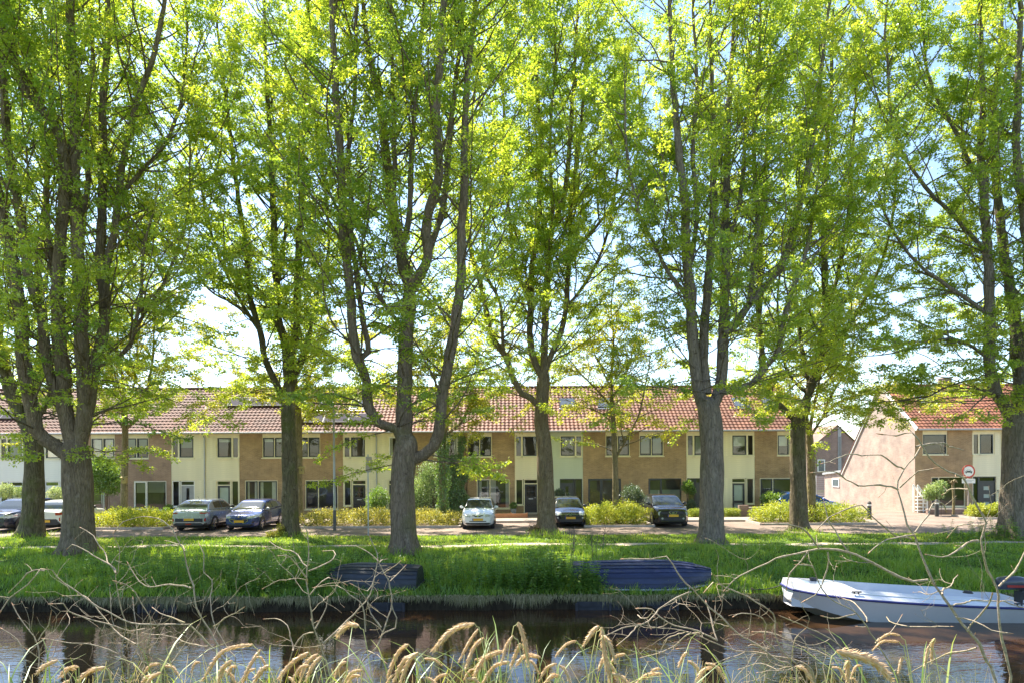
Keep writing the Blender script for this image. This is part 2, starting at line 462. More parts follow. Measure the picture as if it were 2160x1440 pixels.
def M_tile(name, c1, c2, c3):
    m, nt, out = newmat(name)
    g = nt.nodes.new('ShaderNodeNewGeometry')
    mp = nt.nodes.new('ShaderNodeMapping'); mp.inputs['Scale'].default_value = (1 / .26305, 0, 1 / .2044); mp.inputs['Location'].default_value = (-X_END / .26305 + 400, 0, -5.27 / .2044)
    nt.links.new(g.outputs['Position'], mp.inputs[0])
    fl = nt.nodes.new('ShaderNodeVectorMath'); fl.operation = 'FLOOR'; nt.links.new(mp.outputs[0], fl.inputs[0])
    wn_ = nt.nodes.new('ShaderNodeTexWhiteNoise'); wn_.noise_dimensions = '3D'; nt.links.new(fl.outputs[0], wn_.inputs['Vector'])
    c = ramp(nt, wn_.outputs[0], [(0, c1), (.5, c2), (1, c3)]).outputs[0]
    f = noise(nt, g.outputs['Position'], .8, 6, .65)
    r = ramp(nt, f, [(.3, (.60, .58, .57)), (.7, (1.22, 1.2, 1.15))]).outputs[0]
    c = mixc(nt, c, r, 1.0, 'MULTIPLY')
    li = ramp(nt, noise(nt, g.outputs['Position'], 7, 5, .7), [(.58, (0,) * 3), (.72, (.45,) * 3)]).outputs[0]
    c = mixc(nt, c, (.17, .16, .11), li)
    pbsdf(nt, out, c, .7, 0, .3); return m
TILE_O = M_tile('roof_tile_orange', (.235, .102, .064), (.20, .083, .051), (.155, .062, .039))
TILE_R = M_tile('roof_tile_red', (.165, .067, .046), (.14, .055, .038), (.108, .042, .03))
TILE_B = M_tile('roof_tile_brown', (.24, .16, .125), (.20, .13, .10), (.17, .11, .09))
TILE_M = M_tile('roof_tile_vermilion', (.275, .108, .066), (.235, .09, .054), (.185, .07, .042))

def tiled_mesh(name, width, run, rise, mat):
    L = math.hypot(run, rise); cy, cz = run / L, rise / L; ny, nz = -cz, cy
    rows = max(1, round(L / .335)); ncol = round(width / .263); sub = 6; tw = width / ncol
    i = np.arange(ncol * sub + 1); xs = i * tw / sub; t = (i % sub) / sub
    hs = .042 * (.5 + .5 * np.cos(2 * np.pi * t)); n = len(xs)
    V = []; F = []
    for r in range(rows):
        for s, lift in ((r * L / rows - .03, .036), ((r + 1) * L / rows, 0.0)):
            o = hs + lift
            V.append(np.stack([xs, s * cy + ny * o, s * cz + nz * o], 1))
        b = r * 2 * n; k = np.arange(n - 1)
        F.append(np.stack([b + k, b + k + 1, b + n + k + 1, b + n + k], 1))
        if r: F.append(np.stack([b - n + k, b - n + k + 1, b + k + 1, b + k], 1))
    return np_mesh(name, np.concatenate(V), np.concatenate(F), mat)

def rects_minus(u0, u1, z0, z1, holes):
    us = sorted({u0, u1, *[h[0] for h in holes], *[h[1] for h in holes]}); zs = sorted({z0, z1, *[h[2] for h in holes], *[h[3] for h in holes]})
    us = [u for u in us if u0 <= u <= u1]; zs = [z for z in zs if z0 <= z <= z1]
    out = []
    for a, b in zip(us, us[1:]):
        for c, d in zip(zs, zs[1:]):
            m, q = (a + b) / 2, (c + d) / 2
            if not any(h[0] < m < h[1] and h[2] < q < h[3] for h in holes): out.append((a, b, c, d))
    return out
def wall_mesh(X, u0, u1, z0, z1, holes, y, depth):
    mb = MB()
    for a, b, c, d in rects_minus(u0, u1, z0, z1, holes):
        mb.quad((X(a), y, c), (X(b), y, c), (X(b), y, d), (X(a), y, d))
    for a, b, c, d in holes:
        mb.quad((X(a), y, c), (X(a), y + depth, c), (X(a), y + depth, d), (X(a), y, d))
        mb.quad((X(b), y, c), (X(b), y + depth, c), (X(b), y + depth, d), (X(b), y, d))
        mb.quad((X(a), y, d), (X(a), y + depth, d), (X(b), y + depth, d), (X(b), y, d))
        mb.quad((X(a), y, c), (X(a), y + depth, c), (X(b), y + depth, c), (X(b), y, c))
    return mb
def frame_mb(X, u0, u1, z0, z1, w, y0, y1, bars=(), hbars=()):
    mb = MB()
    mb.box(X(u0), X(u0 + w), y0, y1, z0, z1); mb.box(X(u1 - w), X(u1), y0, y1, z0, z1)
    mb.box(X(u0 + w), X(u1 - w), y0, y1, z1 - w, z1); mb.box(X(u0 + w), X(u1 - w), y0, y1, z0, z0 + w)
    for b in bars: mb.box(X(b - w / 2), X(b + w / 2), y0 + .002, y1 - .002, z0 + w, z1 - w)
    for h in hbars: mb.box(X(u0 + w), X(u1 - w), y0 + .004, y1 - .004, h - w / 2, h + w / 2)
    return mb
def window(root, X, u0, u1, z0, z1, fm, sm, sashes, inner=None, lintel=0, sill=True, y=.06):
    """frame (part 'window') with sash frames, panes, sill and a curtain as sub-parts; sashes: list of (ua, ub, has_sash)"""
    w = .055
    bars = [s[1] for s in sashes[:-1]]
    fr = frame_mb(X, u0, u1, z0, z1, w, y - .02, y + .06, bars)
    if lintel: fr.box(X(u0), X(u1), y - .025, y + .05, z1 + .001, z1 + lintel)
    win = fr.build('window', fm, root)
    for (a, b, has) in sashes:
        a2 = a + (w if a == u0 else w / 2) ; b2 = b - (w if b == u1 else w / 2)
        zz0, zz1 = z0 + w, z1 - w
        if has:
            frame_mb(X, a2, b2, zz0, zz1, .06, y - .03, y + .05).build('sash', sm, win)
            a2 += .06; b2 -= .06; zz0 += .06; zz1 -= .06
        MB().quad((X(a2), y + .02, zz0), (X(b2), y + .02, zz0), (X(b2), y + .02, zz1), (X(a2), y + .02, zz1)).build('pane', GLASS, win)
        if inner:
            kind, mt, f0, f1 = inner
            zc0 = zz0 + (zz1 - zz0) * f0; zc1 = zz0 + (zz1 - zz0) * f1
            if kind == 'pleat':
                mb = MB(); n = 12
                for i in range(n):
                    ua = a2 + (b2 - a2) * i / n; ub = a2 + (b2 - a2) * (i + 1) / n; d1, d2 = (.0, .04) if i % 2 else (.04, 0)
                    mb.quad((X(ua), y + .14 + d1, zc0), (X(ub), y + .14 + d2, zc0), (X(ub), y + .14 + d2, zc1), (X(ua), y + .14 + d1, zc1))
                mb.build('curtain', mt, win)
            elif kind == 'sides':
                for (ua, ub) in ((a2, a2 + .3 * (b2 - a2)), (b2 - .18 * (b2 - a2), b2)):
                    MB().quad((X(ua), y + .15, zc0), (X(ub), y + .15, zc0), (X(ub), y + .15, zc1), (X(ua), y + .15, zc1)).build('curtain', mt, win)
            else:
                MB().quad((X(a2), y + .1, zc0), (X(b2), y + .1, zc0), (X(b2), y + .1, zc1), (X(a2), y + .1, zc1)).build('blind', mt, win)
    if sill: MB().box(X(u0 - .04), X(u1 + .04), -.07, y - .022, z0 - .06, z0 - .002).build('sill', fm, win)
    return win
def door(root, X, u0, u1, z0, z1, fm, dm, style):
    tz = z1 - .30
    fr = frame_mb(X, u0, u1, z0, z1, .06, .03, .12, (), (tz,)).build('door_frame', fm, root)
    MB().quad((X(u0 + .06), .08, tz + .03), (X(u1 - .06), .08, tz + .03), (X(u1 - .06), .08, z1 - .06), (X(u0 + .06), .08, z1 - .06)).build('pane', GLASS, fr)
    a, b, c, d = u0 + .062, u1 - .062, z0 + .02, tz - .032
    holes = {'glass': [(a + .12, b - .12, c + .75, d - .12), (a + .12, b - .12, c + .12, c + .6)], 'tall': [(a + .12, b - .12, c + .2, d - .12)],
             'grid': [(a + .1 + i * (b - a - .2) / 3 + .015, a + .1 + (i + 1) * (b - a - .2) / 3 - .015, c + 1.08 + j * .36, c + 1.38 + j * .36) for i in range(3) for j in range(2)],
             'squares': [(a + .28, b - .28, c + .35 + .5 * j, c + .6 + .5 * j) for j in range(3)], 'slim': [(a + .3, b - .3, c + .5, d - .15)], 'solid': []}[style]
    dr = wall_mesh(X, a, b, c, d, holes, .06, .03).build('door', dm, root)
    MB().quad((X(a), .105, c), (X(b), .105, c), (X(b), .105, d), (X(a), .105, d)).build('pane', FROST if style in ('glass', 'tall', 'squares') else GLASS, dr)
    MB().bar((X(b - .07), .03, c + 1.0), (X(b - .18), .03, c + 1.0), .025).build('handle', ZINC, dr)
    if style in ('grid', 'solid'): MB().box(X((a + b) / 2 - .14), X((a + b) / 2 + .14), .05, .059, c + .9, c + .96).build('letter_slot', ZINC, dr)
    if style == 'grid':
        mb = MB()
        for i in range(6): mb.box(X(a + .12 + i * .095), X(a + .155 + i * .095), .052, .059, c + .1, c + .82)
        mb.build('panel', dm, dr)
    return dr

_boards = {}
def board_mesh(mat):
    if mat.name not in _boards:
        k = MB().add([(0, -.034, 0), (1, -.034, 0), (1, 0, 0), (0, 0, 0), (0, -.022, .121), (1, -.022, .121), (1, .0, .121), (0, .0, .121)],
                     [(0, 3, 2, 1), (4, 5, 6, 7), (0, 1, 5, 4), (1, 2, 6, 5), (2, 3, 7, 6), (3, 0, 4, 7)])
        me = bpy.data.meshes.new('board'); me.from_pydata(k.v, [], k.f); me.materials.append(mat); _boards[mat.name] = me
    return _boards[mat.name]

WH = dict(up=(.30, 1.87, 3.68, 5.03), low=(.88, 3.0, .36, 2.24), usl=(3.38, 3.80), uw=(3.86, 4.74), door=(3.90, 4.82, .02, 2.24), sl=(3.38, 3.86, .58, 2.24))
_slope_cache = {}
def house(x_left, mirror, label, brick, clad, tile, lowfm=None, lowsm=None, upfm=None, doorm=None, dstyle='glass', lowcur=None, upcur=None,
          dframe=None, upsash=None, clad_low=True, ends=(), skylights=(), solar=(), chimney=None, oculus=None):
    root = thing('row_house', label, 'house', (x_left, HY0, 0), 'row houses with tiled roofs along the street')
    X = (lambda u: HW - u) if mirror else (lambda u: u)
    upfm = upfm or CREAM; lowfm = lowfm or CREAM; lowsm = lowsm or DARKG; doorm = doorm or DARKG; dframe = dframe or lowfm; upsash = upsash or DARKG
    a, b, c, d = WH['up']; e, f, g, h = WH['low']
    # brick front
    wall_mesh(X, 0.0, 3.33, 0, 5.3, [(a, b, c, 5.29), (e, f, g, h)], 0, .14).build('wall', brick, root)
    window(root, X, a, b, c, d, upfm, upsash, [(a, (a + b) / 2, True), ((a + b) / 2, b, True)], upcur, lintel=.24)
    m1 = e + (f - e) * (.4 if not mirror else .6)
    window(root, X, e, f, g, h, lowfm, lowsm, [(e, m1, True), (m1, f, lowsm is not CREAM and mirror)] , lowcur)
    # timber front
    s0, s1 = WH['usl']; w0, w1 = WH['uw']; d0, d1, dz0, dz1 = WH['door']; l0, l1, lz0, lz1 = WH['sl']
    holes = [(s0, w1 + .06, 3.68, 5.03), (l0, d1, lz0, dz1), (d0, d1, 0.0, lz0)]
    cl = wall_mesh(X, 3.33, HW, 0, 5.3, holes, .012, .12).build('cladding', clad, root)
    bm = board_mesh(clad)
    z = .03
    while z < 5.26:
        zt = z + .14
        hs = [(q[0] - .03, q[1] + .03) for q in holes if q[2] - .02 < zt - .02 and q[3] + .03 > z + .02] if z < 5.0 else [(s0, w1 + .09)]
        if zt < lz0: hs = [(3.34, d1 + .03)]
        segs = [(3.36, HW - .03)]
        for p, q in hs:
            ns = []
            for r_, s_ in segs:
                if q <= r_ or p >= s_: ns.append((r_, s_)); continue
                if p > r_: ns.append((r_, p))
                if q < s_: ns.append((q, s_))
            segs = ns
        for r_, s_ in segs:
            if s_ - r_ < .06: continue
            o = link('board', bm, cl, (min(X(r_), X(s_)), .012, z)); o.scale.x = s_ - r_
        z += .14
    wb = wall_mesh(X, 3.331, d0 - .001, 0, .52, [], -.004, .1); wb.build('plinth', brick, root)
    window(root, X, s0, s1, 3.68, 5.03, upfm, upsash, [(s0, s1, False)], upcur if upcur and upcur[0] == 'pleat' else None, lintel=.24, y=.04)
    window(root, X, s1 + .001, w1 + .06, 3.68, 5.03, upfm, upsash, [(s1 + .001, w1 + .06, True)], upcur, lintel=.24, y=.04)
    window(root, X, l0, l1 - .0, lz0, lz1, dframe, lowsm, [(l0, l1, False)], None, y=.03)
    door(root, X, d0, d1, dz0, dz1, dframe, doorm, dstyle)
    MB().box(X(d0 - .05), X(d1 + .05), -.5, .02, 0, .09).build('doorstep', KERBM, root)
    # rooms behind the glass
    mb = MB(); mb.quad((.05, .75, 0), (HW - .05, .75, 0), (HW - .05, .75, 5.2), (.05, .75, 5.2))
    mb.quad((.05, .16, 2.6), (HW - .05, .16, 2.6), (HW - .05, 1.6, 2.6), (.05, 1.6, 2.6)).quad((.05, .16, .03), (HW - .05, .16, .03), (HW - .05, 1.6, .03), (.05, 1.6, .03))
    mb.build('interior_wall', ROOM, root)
    # back wall, end walls
    mb = MB().quad((0, BACK, 0), (HW, BACK, 0), (HW, BACK, 4.0), (0, BACK, 4.0)); mb.build('rear_wall', brick, root)
    for e_ in ends:
        xx = 0.002 if e_ == 'l' else HW - .002
        MB().add([(xx, 0.003, 0), (xx, BACK - .003, 0), (xx, BACK - .003, 3.9), (xx, RUN, RIDGE - .08), (xx, 0.003, EAVE - .05)], [(0, 1, 2, 3, 4)]).build('end_wall', brick, root)
    # roof
    key = tile.name
    if key not in _slope_cache: _slope_cache[key] = (tiled_mesh('roof', HW, RUN + .35, RIDGE - EAVE + .05, tile))
    rf = link('roof', _slope_cache[key], root, (0, -.35, EAVE - .04))
    tag(rf, 'sloping roof of interlocking clay tiles')
    MB().quad((0, RUN, RIDGE), (HW, RUN, RIDGE), (HW, BACK + .3, 3.9), (0, BACK + .3, 3.9)).build('rear_roof', tile, root)
    mb = MB(); n = 14
    for i in range(n):
        x0 = i * HW / n; mb.tube([(x0, RUN, RIDGE + .035), (x0 + HW / n * .96, RUN, RIDGE + .025)], [.125, .105], 8)
    mb.build('ridge_tile', tile, root)
    MB().box(0.003, HW - .003, -.30, .0, EAVE - .10, EAVE - .045).build('soffit', clad, root)
    g_ = MB(); g_.tube([(0, -.40, EAVE - .05), (HW, -.40, EAVE - .05)], .06, 8); g_.build('gutter', ZINC, root)
    if not mirror:
        dp = MB().tube([(HW - .03, -.40, EAVE - .1), (HW - .03, -.06, EAVE - .35), (HW - .03, -.05, .05)], .04, 8); dp.build('downpipe', ZINC, root)
    # things set in the roof
    sl = (RIDGE - EAVE + .05) / (RUN + .35); nrm = Vector((0, -sl, 1)).normalized(); tang = Vector((0, 1, sl)).normalized()
    def roofpt(u, s, off): return Vector((X(u), -.35, EAVE - .04)) + tang * s + nrm * off
    def roof_panel(u0, u1, sa, sb, off):
        vs = []
        for o in (off - .09, off):
            for u, s in ((u0, sa), (u1, sa), (u1, sb), (u0, sb)): vs.append(roofpt(u, s, o))
        return MB().add(vs, [(0, 3, 2, 1), (4, 5, 6, 7), (0, 1, 5, 4), (1, 2, 6, 5), (2, 3, 7, 6), (3, 0, 4, 7)])
    for (u, s, w_, l_) in skylights:
        fr = roof_panel(u, u + w_, s, s + l_, .13).build('roof_window', DARKG, root)
        roof_panel(u + .07, u + w_ - .07, s + .07, s + l_ - .07, .136).build('pane', SKYGL, fr)
        roof_panel(u - .06, u + w_ + .06, s - .14, s - .01, .09).build('flashing', ZINC, fr)
    for (u, s, w_, l_, n_) in solar:
        for i in range(n_):
            p = roof_panel(u + i * (w_ + .02), u + i * (w_ + .02) + w_, s, s + l_, .16).build('solar_panel', SOLFR, root)
            roof_panel(u + i * (w_ + .02) + .03, u + i * (w_ + .02) + w_ - .03, s + .03, s + l_ - .03, .165).build('cell_field', SOLARM, p)
    if chimney is not None:
        u = chimney
        ch = MB().box(X(u), X(u + .62), RUN - .28, RUN + .28, RIDGE - .5, RIDGE + .62).build('chimney', BRICK_BROWN, root)
        MB().box(X(u - .05), X(u + .67), RUN - .33, RUN + .33, RIDGE + .621, RIDGE + .70).build('chimney_cap', KERBM, ch)
        MB().cyl((X(u + .31), RUN, RIDGE + .70), .11, .28, 12).build('flue', ZINC, ch)
    if oculus: pass
    return root
SKYGL = M_plain('roof_glass', (.10, .12, .15), .1, 0, .5, var=.1)
SOLARM = M_plain('solar_cells', (.065, .06, .08), .75, 0, .04, var=.15, scale=8)
SOLFR = M_plain('solar_frame', (.2, .2, .2), .6, var=.1)
def xl(k): return X_END - HW * (k + 1)
CUR = {'pleat': ('pleat', CURT, 0, 1), 'sides': ('sides', CURT, 0, 1), 'blind_top': ('blind', BLIND, .55, 1), 'blind_full': ('blind', BLIND, .06, 1),
       'film': ('blind', FROST, 0, .62), 'film_low': ('blind', FROST, 0, .35)}
house(xl(0), True, 'end row house beside the paved gap, partly behind a trunk', BRICK_TAN, CREAM, TILE_O, lowcur=CUR['film_low'], upcur=('blind', BLIND, .45, 1), dstyle='glass', ends=('r',),
      skylights=((1.02, 2.6, 1.0, 1.15), (3.0, 2.6, 1.0, 1.15)))
house(xl(1), False, 'row house behind the black crossover, dark framed window with frosted film', BRICK_TAN, CREAM, TILE_O, lowfm=DARKG, lowcur=CUR['film'], upcur=CUR['blind_full'], dstyle='squares', dframe=DARKG)
house(xl(2), True, 'row house with sage green boards behind the small black hatchback', BRICK_TAN, GREENC, TILE_O, lowfm=DARKG, upcur=None, dstyle='slim', dframe=DARKG, doorm=DARKG,
      skylights=((1.08, 2.6, 1.05, 1.15), (3.62, 2.6, 1.05, 1.15)))
house(xl(3), False, 'row house with black panelled door behind the white hatchback', BRICK_TAN, CREAM, TILE_O, lowcur=CUR['sides'], dstyle='grid', doorm=BLACKP)
house(xl(4), True, 'row house with its front wall half hidden by climbing ivy', BRICK_TAN, CREAM, TILE_O, upcur=CUR['sides'], dstyle='tall', upsash=WHITEP)
house(xl(5), False, 'row house behind the lamp post with low row of solar panels', BRICK_TAN, CREAM, TILE_R, lowsm=DARKG, upcur=None, dstyle='grid', doorm=BLACKP,
      skylights=((1.2, 2.55, .95, 1.1), (3.35, 2.55, .95, 1.1)), solar=((.3, .95, 1.62, 1.0, 3),), chimney=5.0)
house(xl(6), True, 'row house behind the dark blue hatchback with high solar panels', BRICK_TAN, CREAM, TILE_R, lowcur=CUR['sides'], upcur=('blind', BLIND, .82, 1), dstyle='glass', solar=((1.0, 3.0, 1.3, 1.0, 3),))
house(xl(7), False, 'row house behind the silver car with a light blind in its front window', BRICK_ROSE, CREAM, TILE_R, lowfm=WHITEP, lowsm=WHITEP, lowcur=('blind', BLIND, .6, 1), upcur=('blind', BLIND, .5, 1), dstyle='slim', doorm=GREYP)
house(xl(8), True, 'row house behind the round green garden tree, pale curtains upstairs', BRICK_ROSE, CREAMW, TILE_R, lowfm=WHITEP, lowsm=DARKG, upcur=CUR['pleat'], lowcur=CUR['sides'], dstyle='solid', doorm=WHITEP)
house(xl(9), False, 'row house cut by the left picture edge, off-white boards', BRICK_ROSE, CREAMW, TILE_R, lowfm=WHITEP, upcur=CUR['blind_full'], dstyle='tall', ends=('l',), solar=((1.5, 1.6, 1.2, 1.0, 3),))

# ---- right hand house with the sunlit gable
def gable_house():
    gx = (1930 - CX) * HY0 / F_PX; gw = 5.6
    root = thing('gable_house', 'corner house with tall sunlit pink brick gable and orange tiled roof', 'house', (gx, HY0, 0))
    X = lambda u: u
    pk = BRICK_TAN
    W2 = gw * 2
    up = (.5, 2.1, 3.68, 5.03); low = (1.05, 3.25, .34, 2.26)
    wall_mesh(X, 0, 3.7, 0, 5.3, [(up[0], up[1], up[2], 5.29), low], 0, .14).build('wall', pk, root)
    window(root, X, *up, CREAM, DARKG, [(up[0], up[1], True)], None, lintel=.24)
    window(root, X, *low, CREAM, DARKG, [(1.05, 1.55, True), (1.55, 3.25, False)], None)
    holes = [(3.74, 5.1, 3.68, 5.03), (3.74, 5.2, .02, 2.26)]
    cl = wall_mesh(X, 3.7, gw, 0, 5.3, holes, .012, .12).build('cladding', CREAM, root)
    bm = board_mesh(CREAM); z = .03
    while z < 5.26:
        segs = [(3.72, gw - .02)]
        if z < 2.27: segs = [(5.22, gw - .02)]
        elif 3.55 < z < 5.06: segs = [(5.12, gw - .02)]
        for r_, s_ in segs:
            o = link('board', bm, cl, (r_, .012, z)); o.scale.x = s_ - r_
        z += .14
    window(root, X, 3.74, 4.14, 3.68, 5.03, CREAM, DARKG, [(3.74, 4.14, False)], None, lintel=.24, y=.04)
    window(root, X, 4.141, 5.1, 3.68, 5.03, CREAM, DARKG, [(4.141, 5.1, True)], None, lintel=.24, y=.04)
    window(root, X, 3.74, 4.1, .02, 2.26, DARKG, DARKG, [(3.74, 4.1, False)], None, y=.04, sill=False)
    door(root, X, 4.11, 5.2, .02, 2.26, DARKG, DARKG, 'squares')
    # neighbouring half to the right, mostly behind the trunk
    wall_mesh(X, gw, W2, 0, 5.3, [(gw + 2.6, gw + 4.2, 3.68, 5.03), (gw + 2.3, gw + 4.4, .34, 2.26)], .004, .14).build('wall', pk, root)
    window(root, X, gw + 2.6, gw + 4.2, 3.68, 5.03, CREAM, DARKG, [(gw + 2.6, gw + 4.2, True)])
    window(root, X, gw + 2.3, gw + 4.4, .34, 2.26, CREAM, DARKG, [(gw + 2.3, gw + 4.4, True)])
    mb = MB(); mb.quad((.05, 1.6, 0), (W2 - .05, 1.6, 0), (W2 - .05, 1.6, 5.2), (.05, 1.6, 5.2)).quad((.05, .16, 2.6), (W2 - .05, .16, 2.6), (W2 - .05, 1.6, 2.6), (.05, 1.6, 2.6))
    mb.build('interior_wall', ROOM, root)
    bz = 2.35
    MB().add([(0, 0, 0), (0, BACK, 0), (0, BACK, bz), (0, RUN, RIDGE - .06), (0, 0, EAVE - .04)], [(0, 1, 2, 3, 4)]).build('gable_wall', BRICK_PINK, root)
    MB().quad((0, BACK, 0), (W2, BACK, 0), (W2, BACK, bz), (0, BACK, bz)).build('rear_wall', pk, root)
    MB().quad((W2, BACK, 0), (W2, 0, 0), (W2, 0, 5.2), (W2, BACK, 5.2)).build('end_wall', pk, root)
    rf = link('roof', tiled_mesh('roof', W2, RUN + .35, RIDGE - EAVE + .05, TILE_M), root, (0, -.35, EAVE - .04))
    MB().quad((0, RUN, RIDGE), (W2, RUN, RIDGE), (W2, BACK + .15, bz - .1), (0, BACK + .15, bz - .1)).build('rear_roof', TILE_M, root)
    mb = MB(); n = 28
    for i in range(n): mb.tube([(i * W2 / n, RUN, RIDGE + .035), ((i + .96) * W2 / n, RUN, RIDGE + .025)], [.125, .105], 8)
    mb.build('ridge_tile', TILE_M, root)
    vb = MB(); vb.bar((-.05, -.33, EAVE - .03), (-.05, RUN, RIDGE + .02), .07, .22); vb.build('bargeboard', WHITEP, root)
    vb = MB(); vb.bar((-.05, RUN, RIDGE + .02), (-.05, BACK + .12, bz - .1), .07, .22); vb.build('bargeboard', WHITEP, root)
    vb = MB(); vb.bar((-.09, RUN, RIDGE + .08), (-.09, BACK + .12, bz - .02), .05, .08); vb.build('verge_strip', TILE_R, root)
    MB().box(0.003, W2 - .003, -.30, .0, EAVE - .10, EAVE - .045).build('soffit', CREAM, root)
    MB().tube([(0, -.40, EAVE - .05), (W2, -.40, EAVE - .05)], .06, 8).build('gutter', ZINC, root)
    MB().tube([(gw, -.40, EAVE - .1), (gw, -.06, EAVE - .35), (gw, -.05, .05)], .045, 8).build('downpipe', WHITEP, root)
    sl = (RIDGE - EAVE + .05) / (RUN + .35); nrm = Vector((0, -sl, 1)).normalized(); tang = Vector((0, 1, sl)).normalized()
    for u, s in ((1.55, 3.0), (2.75, 4.1)):
        def rp(u0, u1, sa, sb, off):
            vs = [Vector((u_, -.35, EAVE - .04)) + tang * s_ + nrm * o for o in (off - .09, off) for u_, s_ in ((u0, sa), (u1, sa), (u1, sb), (u0, sb))]
            return MB().add(vs, [(0, 3, 2, 1), (4, 5, 6, 7), (0, 1, 5, 4), (1, 2, 6, 5), (2, 3, 7, 6), (3, 0, 4, 7)])
        fr = rp(u, u + .75, s, s + .95, .13).build('roof_window', GREYP, root); rp(u + .07, u + .68, s + .07, s + .88, .136).build('pane', SKYGL, fr)
    vp = MB().cyl((5.3, .75, EAVE + .75), .05, .4, 10).cyl((5.3, .75, EAVE + 1.12), .1, .08, 10); vp.build('roof_vent', DARKG, root)
    ch = MB().box(4.2, 4.8, RUN - .28, RUN + .28, RIDGE - .5, RIDGE + .5).build('chimney', BRICK_BROWN, root)
    MB().box(4.15, 4.85, RUN - .33, RUN + .33, RIDGE + .501, RIDGE + .58).build('chimney_cap', KERBM, ch)
    MB().box(5.4, 5.75, -.16, .0, .95, 1.4).build('meter_box', WHITEP, root)
    MB().box(5.26, 5.34, -.03, .0, 1.25, 1.4).build('doorbell', BLACKP, root)
    # lean-to behind
    ly0, ly1 = BACK + .02, BACK + 3.0
    wl = MB().add([(.02, ly0, 0), (.02, ly1, 0), (.02, ly1, 2.2), (.02, ly0, 2.45)], [(0, 1, 2, 3)]).quad((.02, ly1, 0), (4, ly1, 0), (4, ly1, 2.2), (.02, ly1, 2.2)); wl.build('shed_wall', BRICK_PINK, root)
    MB().add([(-.12, ly0, 2.45), (4, ly0, 2.45), (4, ly1 + .1, 2.2), (-.12, ly1 + .1, 2.2), (-.12, ly0, 2.62), (4, ly0, 2.62), (4, ly1 + .1, 2.37), (-.12, ly1 + .1, 2.37)],
             [(0, 3, 2, 1), (4, 5, 6, 7), (0, 1, 5, 4), (1, 2, 6, 5), (2, 3, 7, 6), (3, 0, 4, 7)]).build('shed_roof', GREYP, root)
    w = MB().box(-.03, .015, ly0 + .45, ly0 + 1.6, 1.25, 1.95).build('window', WHITEP, root)
    MB().box(-.036, -.031, ly0 + .55, ly0 + 1.5, 1.34, 1.86).build('pane', SKYGL, w)
    return root
gable_house()

# ---- brown house far behind the gap
def far_house():
    Y = 78.0
    a = P(1700, 1075, Y); xa, xb = P(1716, 1000, Y).x, P(1850, 1000, Y).x
    apex = P(1765, 897, Y)
    root = thing('brown_brick_house', 'brown brick house with steep roof far behind the gap', 'house', (xa - 6, Y, 0))
    o = (xa - 6, Y, 0)
    x0 = P(1708, 1000, Y).x; xm = apex.x; x1 = P(1835, 1000, Y).x; ez = P(1716, 945, Y).z; rz = apex.z; ez2 = P(1835, 960, Y).z
    MB().add([(x0, Y, 0), (x1, Y, 0), (x1, Y, ez2), (xm, Y, rz), (x0, Y, ez)], [(0, 1, 2, 3, 4)]).build('gable_wall', BRICK_BROWN, root, origin=o)
    MB().add([(x0 - .2, Y - .25, ez - .1), (xm, Y - .25, rz + .12), (xm, Y + 9, rz + .12), (x0 - .2, Y + 9, ez - .1)], [(0, 1, 2, 3)]).build('roof', TILE_B, root, origin=o)
    MB().add([(x1 + .2, Y - .25, ez2 - .1), (x1 + .2, Y + 9, ez2 - .1), (xm, Y + 9, rz + .12), (xm, Y - .25, rz + .12)], [(0, 1, 2, 3)]).build('roof', TILE_B, root, origin=o)
    MB().quad((x0, Y, 0), (x0, Y + 9, 0), (x0, Y + 9, ez), (x0, Y, ez)).build('side_wall', BRICK_BROWN, root, origin=o)
    sx = P(1767, 900, Y).x; sx2 = P(1774, 900, Y).x
    st = MB().box(sx, sx2, Y - .06, Y - .003, .5, rz - .1).build('glazed_strip', GREYP, root, origin=o)
    MB().box(sx + .06, sx2 - .06, Y - .075, Y - .065, P(1770, 960, Y).z, P(1770, 920, Y).z).build('pane', SKYGL, st, origin=o)
    wx0, wx1 = P(1724, 968, Y).x, P(1740, 968, Y).x
    w = MB().box(wx0, wx1, Y - .05, Y - .003, P(1724, 995, Y).z, P(1724, 968, Y).z).build('window', WHITEP, root, origin=o)
    MB().box(wx0 + .12, wx1 - .12, Y - .06, Y - .051, P(1724, 995, Y).z + .12, P(1724, 968, Y).z - .12).build('pane', SKYGL, w, origin=o)
    # slatted garden fence in front
    fz = thing('slatted_fence', 'grey horizontal slat fence behind the gap', 'fence', (P(1722, 1050, 60).x, 60, 0))
    l = 3.2
    for i in range(10): MB().box(0, l, 0, .03, .1 + i * .19, .26 + i * .19).build('slat', GREYP, fz)
    for xx in (0, l - .1): MB().box(xx, xx + .1, .031, .13, 0, 2.05).build('post', GREYP, fz)
far_house()
# ---------------------------------------------------------------- trees
BARK = M_bark('maple_bark', (.145, .108, .078), (.29, .22, .16), (.135, .14, .052), .45)
BARK_B = M_bark('maple_bark_brown', (.15, .11, .075), (.30, .23, .155), (.15, .14, .05), .35)
BARK_M = M_bark('maple_bark_mossy', (.10, .082, .055), (.21, .175, .115), (.12, .135, .04), .75)
BARK_G = M_bark('maple_bark_grey', (.165, .132, .105), (.31, .255, .205), (.13, .125, .06), .3)
BARK_S = M_bark('street_tree_bark', (.20, .155, .09), (.36, .29, .17), (.17, .17, .05), .5)
LEAF = M_leaf('maple_leaf', [(0, (.13, .21, .036)), (.35, (.20, .29, .042)), (.7, (.28, .345, .046)), (1, (.36, .385, .052))], (2.2, 2.1, 1.1), .05, .62)
LEAF_S = M_leaf('street_tree_leaf', [(0, (.11, .19, .024)), (.5, (.20, .255, .03)), (1, (.30, .30, .035))], (2.3, 2.1, .9), .04, .55)

